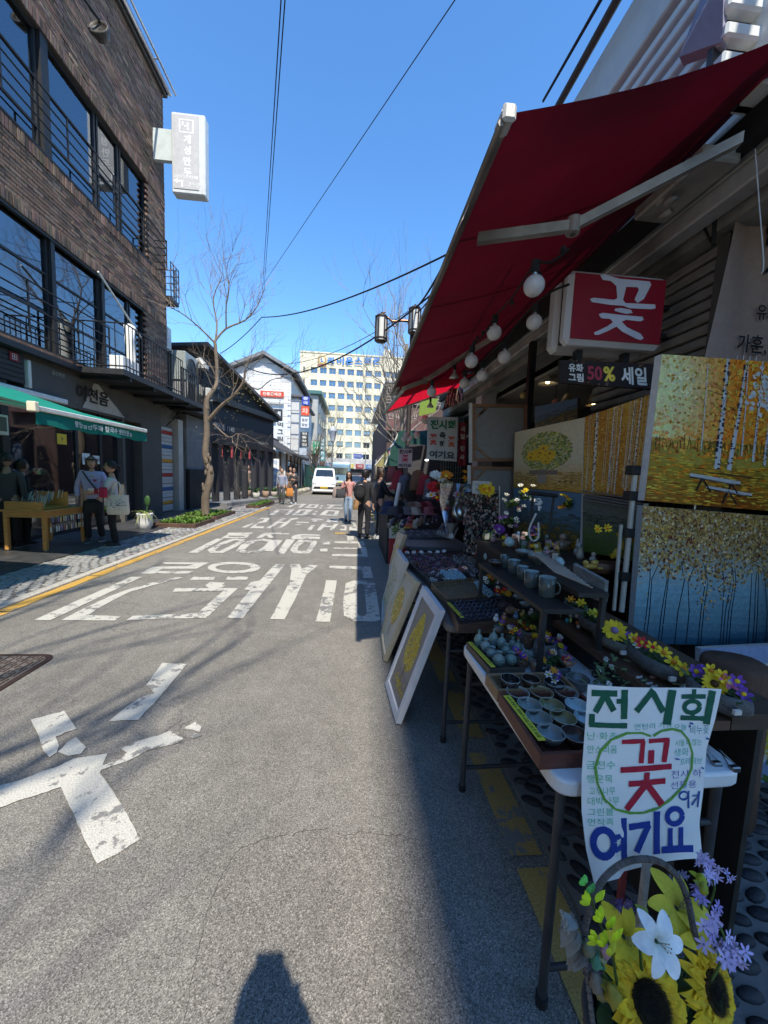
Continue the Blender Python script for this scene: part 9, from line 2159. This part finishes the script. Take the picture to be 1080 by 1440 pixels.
def person(label,loc,rot,H_,skin,top,bottom,shoe,hair,pose,hairlen='short',group=None,glasses=False,extra=None,toplen=.0,wide=1.0):
 """faces local -Y; pose: joints in a 1.75 m body; L = its left (+X)"""
 random.seed(int(loc[0]*100+loc[1]*10)&1023)
 t=thing('person',label,'person',(0,0,0),group);k=H_/1.75
 P=dict(pel=(0,0,.93),wst=(0,0,1.06),cst=(0,-.01,1.25),nk=(0,.01,1.44),hd=(0,-.01,1.52),shL=(.17,0,1.39),shR=(-.17,0,1.39),elL=(.22,.02,1.12),elR=(-.22,.02,1.12),wrL=(.22,-.04,.88),wrR=(-.22,-.04,.88),hpL=(.09,0,.90),hpR=(-.09,0,.90),knL=(.10,-.02,.48),knR=(-.10,-.02,.48),anL=(.10,.02,.08),anR=(-.10,.02,.08),toL=(.11,-.13,.035),toR=(-.11,-.13,.035),head=(0,-.015,1.63))
 P.update(pose);P={a:V(b)for a,b in P.items()if a[0]!='_'}
 def mk(chain):
  return chain
 w=wide
 vs=[(P['pel'],(.13*w,.10*w)),(P['wst'],(.115*w,.085*w)),(P['cst'],(.14*w,.10*w)),(P['nk'],.055),(P['hd'],.05)]
 es=[(0,1),(1,2),(2,3),(3,4)]
 for s in 'LR':
  b=len(vs);vs+=[(P['sh'+s],.05*w),(P['el'+s],.036),(P['wr'+s],.026)];es+=[(2,b),(b,b+1),(b+1,b+2)]
  b=len(vs);vs+=[(P['hp'+s],.078*w),(P['kn'+s],.052),(P['an'+s],.036)];es+=[(0,b),(b,b+1),(b+1,b+2)]
  d=(P['wr'+s]-P['el'+s]).normalized();sd=d.cross(V((0,1,0))).normalized()if abs(d.y)<.9 else V((0,0,1));sd=sd if True else sd
  b=len(vs);wi=3+[0,7][s=='R']*1;wi=[i for i,v in enumerate(vs)if v[0]==P['wr'+s]][0]
  palm=P['wr'+s]+d*.06;vs.append((palm,(.030,.016)));es.append((wi,b))
 v,f=skin_mesh(vs,es);g=MB(skin);g.add(v,f,True)
 fr=(P['head']-P['hd']).normalized();yaw=pose.get('_yaw',0)
 HR=Matrix.Rotation(yaw,3,'Z')@Matrix.Rotation(pose.get('_nod',0),3,'X')
 hc=P['head'];hp=lambda x,y,z:hc+HR@V((x,y,z))
 vsx=[];n,m=20,14
 for i in range(m+1):
  ph=pi*i/m-pi/2
  for j in range(n):
   th=2*pi*j/n;x,y,z=cos(ph)*cos(th),cos(ph)*sin(th),sin(ph)
   wx=.076*(1-.22*max(0,-z));wy=.097*(1-.10*max(0,-z));yy=y*wy-(.012*max(0,-z)if y<0 else-.01*max(0,z))
   nose=.022*math.exp(-((x/.20)**2+((z+.12)/.22)**2))if y<-.5 else 0
   eye=-.006*math.exp(-(((abs(x)-.38)/.16)**2+((z-.06)/.13)**2))if y<-.4 else 0
   vsx.append(hp(x*wx,yy-nose-eye,z*.122))
 g.add(vsx,[(i*n+j,i*n+(j+1)%n,(i+1)*n+(j+1)%n,(i+1)*n+j)for i in range(m)for j in range(n)],True)
 for s in(-1,1):g.ell(hp(s*.078,.01,-.01),(.012,.02,.032),7,5)
 for s in 'LR':
  d=(P['wr'+s]-P['el'+s]).normalized();pal=P['wr'+s]+d*.055;sd=d.orthogonal().normalized();sgn=1 if s=='L' else-1
  sd=d.cross(V((sgn,0,.1))).normalized();pn=d.cross(sd)
  for q in range(4):o=sd*(.024-q*.016);L_=(.075,.083,.078,.062)[q];g.tube([pal+o*.6,pal+o+d*.03,pal+o+d*(.03+L_*.4)+pn*.006*sgn,pal+o+d*(.03+L_*.7)+pn*.02*sgn],[.0105,.0095,.0085,.006],6)
  g.tube([pal-d*.02+sd*.02,pal+sd*.042+d*.01,pal+sd*.05+d*.035],[.012,.010,.007],6)
 body=g.build('body','skin',t,world=False)
 g=MB((.02,.015,.012))
 for s in(-1,1):g.ell(hp(s*.030,-.092,.010),(.011,.005,.006),7,5)
 g.build('eyes','gloss',t,world=False)
 g=MB((.30,.09,.08));g.ell(hp(0,-.098,-.062),(.022,.006,.006),8,4);g.build('mouth','skin',t,world=False)
 if glasses:g=MB((.01,.01,.01));[g.ell(hp(s*.032,-.106,.012),(.026,.006,.019),10,6)for s in(-1,1)];g.tube([hp(-.075,.0,.02),hp(-.06,-.1,.02),hp(.06,-.1,.02),hp(.075,0,.02)],.004,5);g.build('glasses','gloss',t,world=False)
 g=MB(hair);vsx=[];n,m=18,9
 for i in range(m+1):
  for j in range(n):
   th=2*pi*j/n;front=max(0,-sin(th));lo=-.25+1.1*front**1.3 if hairlen!='none' else 0
   ph=pi/2-(pi/2-lo)*i/m;x,y,z=cos(ph)*cos(th),cos(ph)*sin(th),sin(ph);r=1+.05*noise.noise(V((x*3,y*3,z*3)));vsx.append(hp(x*.089*r,y*.111*r+.006,z*.136*r))
 g.add(vsx,[(i*n+j,(i+1)*n+j,(i+1)*n+(j+1)%n,i*n+(j+1)%n)for i in range(m)for j in range(n)],True)
 if hairlen=='long':
  for j in range(26):th=-.25+(pi+.5)*j/25;a=hp(.085*cos(th),.09*sin(th),.0);limb(g,[hp(.075*cos(th),.09*sin(th),.07),a,a+V((random.uniform(-.02,.02),.015,-.14)),a+V((random.uniform(-.03,.03),.0,-.24))],.022,.008,5)
 if hairlen=='pony':q=hp(0,.12,.03);limb(g,[hp(0,.09,.05),q,q+HR@V((0,.05,-.03)),q+HR@V((0,.05,-.12))],.028,.012,7);g.ell(q,.03,8,6)
 if hairlen=='bob':
  for j in range(20):th=-.2+(pi+.4)*j/19;a=hp(.085*cos(th),.095*sin(th),.0);limb(g,[hp(.08*cos(th),.09*sin(th),.06),a,a+V((0,0,-.07))],.022,.012,5)
 g.build('hair','hair',t,world=False)
 pel2=P['pel']-V((0,0,toplen))
 vs=[(pel2-V((0,0,.09)),(.150*w,.118*w)),(P['wst'],(.142*w,.112*w)),(P['cst'],(.160*w,.122*w)),(P['nk']-V((0,0,.035)),(.085,.075))];es=[(0,1),(1,2),(2,3)]
 for s in 'LR':b=len(vs);vs+=[(P['sh'+s],.068*w),(P['el'+s],.052),(P['wr'+s]+(P['el'+s]-P['wr'+s])*.12,.040)];es+=[(2,b),(b,b+1),(b+1,b+2)]
 v,f=skin_mesh(vs,es);g=MB(top)
 v=[tuple(V(p)+V((1,1,.3))*.006*noise.noise(V(p)*14))for p in v];g.add(v,f,True);g.build('top','cloth',t,world=False)
 vs=[(P['pel']+V((0,0,.05)),(.135*w,.108*w)),(P['pel']-V((0,0,.06)),(.135*w,.105*w))];es=[(0,1)]
 for s in 'LR':b=len(vs);vs+=[(P['hp'+s]-V((0,0,.04)),.092*w),(P['kn'+s],.070),(P['an'+s]+V((0,0,.0)),.060)];es+=[(1,b),(b,b+1),(b+1,b+2)]
 v,f=skin_mesh(vs,es);g=MB(bottom);v=[tuple(V(p)+V((1,1,.2))*.006*noise.noise(V(p)*11))for p in v];g.add(v,f,True);g.build('trousers','cloth',t,world=False)
 for s in 'LR':
  a,b=P['an'+s],P['to'+s];d=(b-a);d.z=0;d=d.normalized()if d.length>.01 else V((0,-1,0));g=MB(shoe);c=V((a.x,a.y,a.z-.08))+d*.05;z0=c.z
  g.T=Matrix.Translation(c)@Matrix.Rotation(atan2(d.x,-d.y),4,'Z');g.lathe([(0,0),(.13,0),(.135,.02),(.125,.05),(.07,.085),(0,.09)],14,sx=.36,sy=1);g.lathe([(.137,0),(.139,.014),(.135,.02)],14,sx=.37,col=mixc(shoe,(.6,.6,.6),.55));g.build('shoe','cloth',t,world=False)
 if extra:extra(t,P,hp)
 t.location=loc;t.rotation_euler=(0,0,rot);t.scale=(k,k,k);return t
SK=(.46,.27,.19)
def strap(t,a,b,c,col,name='strap',r=.014):g=MB(col);limb(g,[a,b,c],r,r,6);g.build(name,'cloth',t,world=False)
def bag_thing(label,pts,col,mat='cloth',name='bag',cat='bag',deco=None):
 t=thing(name,label,cat,pts[0]);return t
def tote(label,c,w,d,h,col,rot=0,handle=.2,deco=None,name='tote_bag',mat='cloth',hcol=None):
 t=thing(name,label,'bag',c);g=MB(col);g.T=Matrix.Rotation(rot,4,'Z')
 vs=[];
 for(z,k,kd)in((0,.92,.55),(h*.12,1,.9),(h*.5,1.0,1.0),(h,.93,.4)):
  for j in range(14):th=2*pi*j/14;vs.append((w/2*k*abs(cos(th))**.5*(1 if cos(th)>0 else-1)*(1+.04*sin(j*2.1+z*20)),d/2*kd*abs(sin(th))**.7*(1 if sin(th)>0 else-1),z))
 g.add(vs,[(i*14+j,i*14+(j+1)%14,(i+1)*14+(j+1)%14,(i+1)*14+j)for i in range(3)for j in range(14)],True);g.add(vs[:14],[tuple(range(14))[::-1]]);g.build('bag_body',mat,t,world=False)
 if handle:
  g=MB(hcol or col);g.T=Matrix.Rotation(rot,4,'Z')
  for s in(-1,1):limb(g,[(-w*.28,s*d*.2,h*.97),(-w*.1,s*d*.1,h+handle*.8),(0,0,h+handle),(w*.1,s*d*.1,h+handle*.8),(w*.28,s*d*.2,h*.97)],.009,.009,5)
  g.build('handle','cloth',t,world=False)
 if deco:deco(t,Matrix.Rotation(rot,4,'Z'))
 return t
 # --- two women at the left stall
w1=PZ(133,764)
def ex1(t,P,hp):
 g=MB((.02,.02,.02));g.lathe([(.1,0),(.102,.015),(.1,.03)],16,at=hp(0,0,.05));g.ell(hp(0,-.10,.045),(.085,.03,.018),12,6);g.build('sunglasses_on_forehead','gloss',t,world=False)
 g=MB((.40,.04,.10));g.T=None;c=P['cst']+V((.07,-.128,.03));pts=[(0,-.035),(.03,-.005),(.032,.015),(.018,.024),(0,.012),(-.018,.024),(-.032,.015),(-.03,-.005)];g.extr(pts,lambda u,v,d:tuple(c+V((u,-d,v))),0,.02);g.build('heart_patch','cloth',t,world=False)
 strap(t,P['shR']+V((.03,-.05,.06)),P['cst']+V((.02,-.15,-.05)),P['pel']+V((.17,-.10,.06)),(.05,.035,.03))
person('woman in a lilac sweatshirt with a heart patch browsing at the left stall',(w1.x,w1.y,.02),radians(22),1.67,SK,(.42,.36,.56),(.02,.02,.022),(.05,.05,.05),(.10,.06,.035),dict(elR=(-.25,.0,1.12),wrR=(-.22,-.14,.93),elL=(.26,-.06,1.14),wrL=(.12,-.28,1.06),knL=(.10,-.05,.5),anL=(.12,.08,.10),_nod=-.12,_yaw=.1),'bob',extra=ex1,wide=1.12)
q=yp(133,712,w1.y-.2);tote('small black shoulder bag at the hip of the woman in lilac',q+V((0,-.08,-.12)),.26,.12,.2,(.02,.02,.02),rot=.3,handle=0,name='shoulder_bag')
w2=PZ(160,769)
def ex2(t,P,hp):
 for s in(-1,):
  g=MB((.36,.03,.05));a,b=P['elL'],P['wrL']
  for u in(.45,.62):p=a.lerp(b,u);d=(b-a).normalized();g.tube([p-d*.018,p+d*.018],.056,10)
  g.build('red_cuff_stripe','cloth',t,world=False)
person('woman with a ponytail, grey white top and black trousers holding out her phone',(w2.x,w2.y,.02),radians(-62),1.60,SK,(.52,.52,.53),(.012,.012,.014),(.03,.03,.03),(.015,.012,.012),dict(elL=(.20,-.10,1.16),wrL=(.10,-.34,1.12),elR=(-.2,-.10,1.14),wrR=(-.08,-.33,1.1),_nod=-.15,knL=(.1,-.01,.48),anL=(.1,.05,.08)),'pony',glasses=True,extra=ex2)
def deco(t,R):
 g=MB((.08,.10,.2));g.T=R
 for s in(-1,1):
  for k in range(26):x,z=random.gauss(0,.06),.2+random.gauss(0,.05);g.box(x-.014,x+.014,s*.088,s*.090,z-.004,z+.006)
 g.build('printed_figure','matte',t,world=False)
q=yp(172,712,w2.y+.0);tote('cream canvas tote bag with a dark print hanging from the ponytailed woman',(q.x+.02,w2.y-.16,yp(170,722,w2.y).z),.36,.15,.36,(.60,.56,.46),rot=.25,handle=.24,deco=deco)
q=yp(145,692,w2.y-.35);g=MB((.36,.02,.06));g.box(-.07,.07,-.03,.03,-.10,.09,bev=.025);o=g.build('red_pouch','cloth');o.location=q;tag(o,'dark red pouch held between the two women','bag')
q=yp(128,689,w2.y-.42);g=MB((.6,.6,.58));g.box(-.04,.04,-.005,.005,-.05,.05,bev=.006);o=g.build('phone','gloss');o.location=q;o.rotation_euler=(1.1,0,.5);tag(o,'pale phone in the hands of the ponytailed woman','phone')
for k,(px,hh,rot_,lab,tc,Yd)in enumerate(((8,1.66,200,'dark figure with a bun standing in for a glass reflection at the far left edge',(.05,.05,.06),8.1),(28,1.56,150,'figure in a black top standing in for a reflection in the shop glass',(.02,.02,.022),8.4),(72,1.70,100,'dark figure inside the shop standing in for a glass reflection behind the pens',(.04,.04,.045),9.2))):  # built figures standing in for dark reflections in the shop glass
 X=-6.0 if k==0 else-5.95 if k==1 else-6.9
 p=yp(px,700,Yd);x=(px-497)/520*Yd
 if k==2:x=-7.0;Yd=8.3
 else:x=max(x,-5.98);Yd=7.75+.25*k;x=-5.97
 if k<2:Yd=PX(px+4,700,-5.97).y
 person(lab,(x,Yd,.02),radians(rot_),hh,(.3,.18,.13),tc,(.015,.015,.018),(.02,.02,.02),(.02,.015,.012),dict(elL=(.22,-.1,1.15),wrL=(.14,-.3,1.08)),'bob' if k else 'pony')
 # --- walkers
m1=PZ(396,710)
pz=1.0
person('grey haired man in a blue grey shirt and grey trousers walking on the left',(m1.x,m1.y,0),radians(5),1.70,SK,(.24,.27,.36),(.07,.07,.075),(.02,.02,.02),(.10,.09,.085),dict(knL=(.09,-.14,.50),anL=(.09,-.10,.10),toL=(.09,-.25,.06),knR=(-.09,.02,.48),anR=(-.09,.16,.12),toR=(-.1,.03,.05),wrL=(.24,-.12,.92),wrR=(-.24,.08,.9)))
m2=PZ(412,709)
person('man in a dark jacket looking at his hands beside the grey haired man',(m2.x,m2.y+.2,0),radians(-5),1.74,SK,(.05,.045,.045),(.05,.05,.065),(.4,.4,.4),(.03,.025,.022),dict(elL=(.24,-.04,1.14),wrL=(.06,-.24,1.18),elR=(-.24,-.04,1.14),wrR=(-.06,-.26,1.2),_nod=-.2,knR=(-.09,-.10,.50),anR=(-.09,-.04,.09),toR=(-.1,-.2,.04)),glasses=True)
m3=PZ(398,705)
person('person in a tan brown coat partly hidden behind the two walking men',(m3.x+.1,m3.y+1.6,0),0,1.82,SK,(.20,.14,.10),(.10,.09,.08),(.05,.04,.03),(.03,.02,.02),dict())
tote('orange paper shopping bag carried between the walking men',(m1.x+.36,m1.y-.02,.42),.34,.14,.38,(.50,.20,.05),handle=.16,name='paper_bag',mat='paper')
m4=PZ(489,735)
def ex4(t,P,hp):strap(t,P['shR']+V((0,-.05,.06)),P['cst']+V((-.05,-.15,-.05)),P['wst']+V((.0,-.14,-.05)),(.04,.04,.045))
person('woman in a dusty pink jacket, sunglasses and light blue jeans walking nearer',(m4.x,m4.y,0),radians(-4),1.63,SK,(.50,.24,.22),(.22,.30,.40),(.02,.02,.02),(.025,.016,.013),dict(elR=(-.24,-.02,1.14),wrR=(-.06,-.20,1.30),elL=(.26,.02,1.13),wrL=(.24,-.02,.88),knL=(.08,-.10,.50),anL=(.07,-.06,.09),toL=(.07,-.2,.05),knR=(-.08,0,.48),anR=(-.07,.06,.10),toR=(-.07,-.06,.05)),'long',glasses=True,extra=ex4)
tote('grey black shoulder bag on the hip of the woman in pink',(m4.x-.24,m4.y-.16,.80),.30,.14,.28,(.05,.05,.055),handle=.0,name='shoulder_bag')
tote('pale quilted bag hanging on the left arm side of the woman in pink',(m4.x-.38,m4.y+.05,.78),.26,.12,.34,(.28,.22,.20),handle=.1,name='shoulder_bag')
tote('brown paper bag in the hand of the woman in pink',(m4.x+.26,m4.y+.05,.42),.22,.10,.32,(.30,.17,.08),handle=.12,name='paper_bag',mat='paper')
# --- dark customers at the right stalls
d1=PZ(510,760)
person('person in black with a backpack seen from behind at the hat stall',(d1.x+.02,d1.y+.25,0),radians(155),1.68,SK,(.022,.022,.025),(.014,.014,.018),(.02,.02,.02),(.012,.01,.01),dict(wrL=(.2,-.3,1.05),elL=(.24,-.1,1.14),_nod=-.15),'bob',wide=1.1)
bp_=thing('backpack','black backpack with a pale zip on the back of the person in black','backpack',(d1.x-.06,d1.y+.02,1.1))
g=MB((.015,.015,.017));c=V((d1.x-.10,d1.y+.0,1.16));g.ell(c,(.15,.10,.23),14,10,wob=.1);g.ell(c+V((-.01,-.07,-.07)),(.11,.05,.11),10,8);g.build('pack','cloth',bp_)
g=MB((.35,.35,.36));limb(g,[c+V((-.12,-.06,-.05)),c+V((-.08,-.10,.12)),c+V((.05,-.10,.16)),c+V((.12,-.07,.02))],.006,.006,4);g.build('zip','metal',bp_)
d2=PZ(526,757)
person('tall person in dark navy clothes leaning over the hat stall',(d2.x+.12,d2.y+.1,0),radians(100),1.74,SK,(.014,.016,.024),(.010,.012,.020),(.35,.35,.35),(.05,.03,.02),dict(wrL=(.2,-.38,1.02),elL=(.22,-.16,1.14),wrR=(-.2,-.36,1.05),elR=(-.22,-.14,1.14),_nod=-.3))
# --- the photographer, whose shadow falls on the road
person('photographer holding up a phone, standing just behind the camera',(.03,-.27,0),radians(180),1.78,SK,(.05,.06,.09),(.05,.06,.09),(.1,.1,.1),(.02,.02,.02),dict(elL=(.25,-.02,1.16),wrL=(.11,-.14,1.34),elR=(-.25,-.02,1.16),wrR=(-.11,-.14,1.34)),wide=1.0)
g=MB((.03,.03,.03));g.box(-.045,.045,-.05,-.04,-.14,.025,bev=.008);o=g.build('phone','plastic');o.location=(0,0,1.55);tag(o,'phone held up by the photographer, out of view','phone')
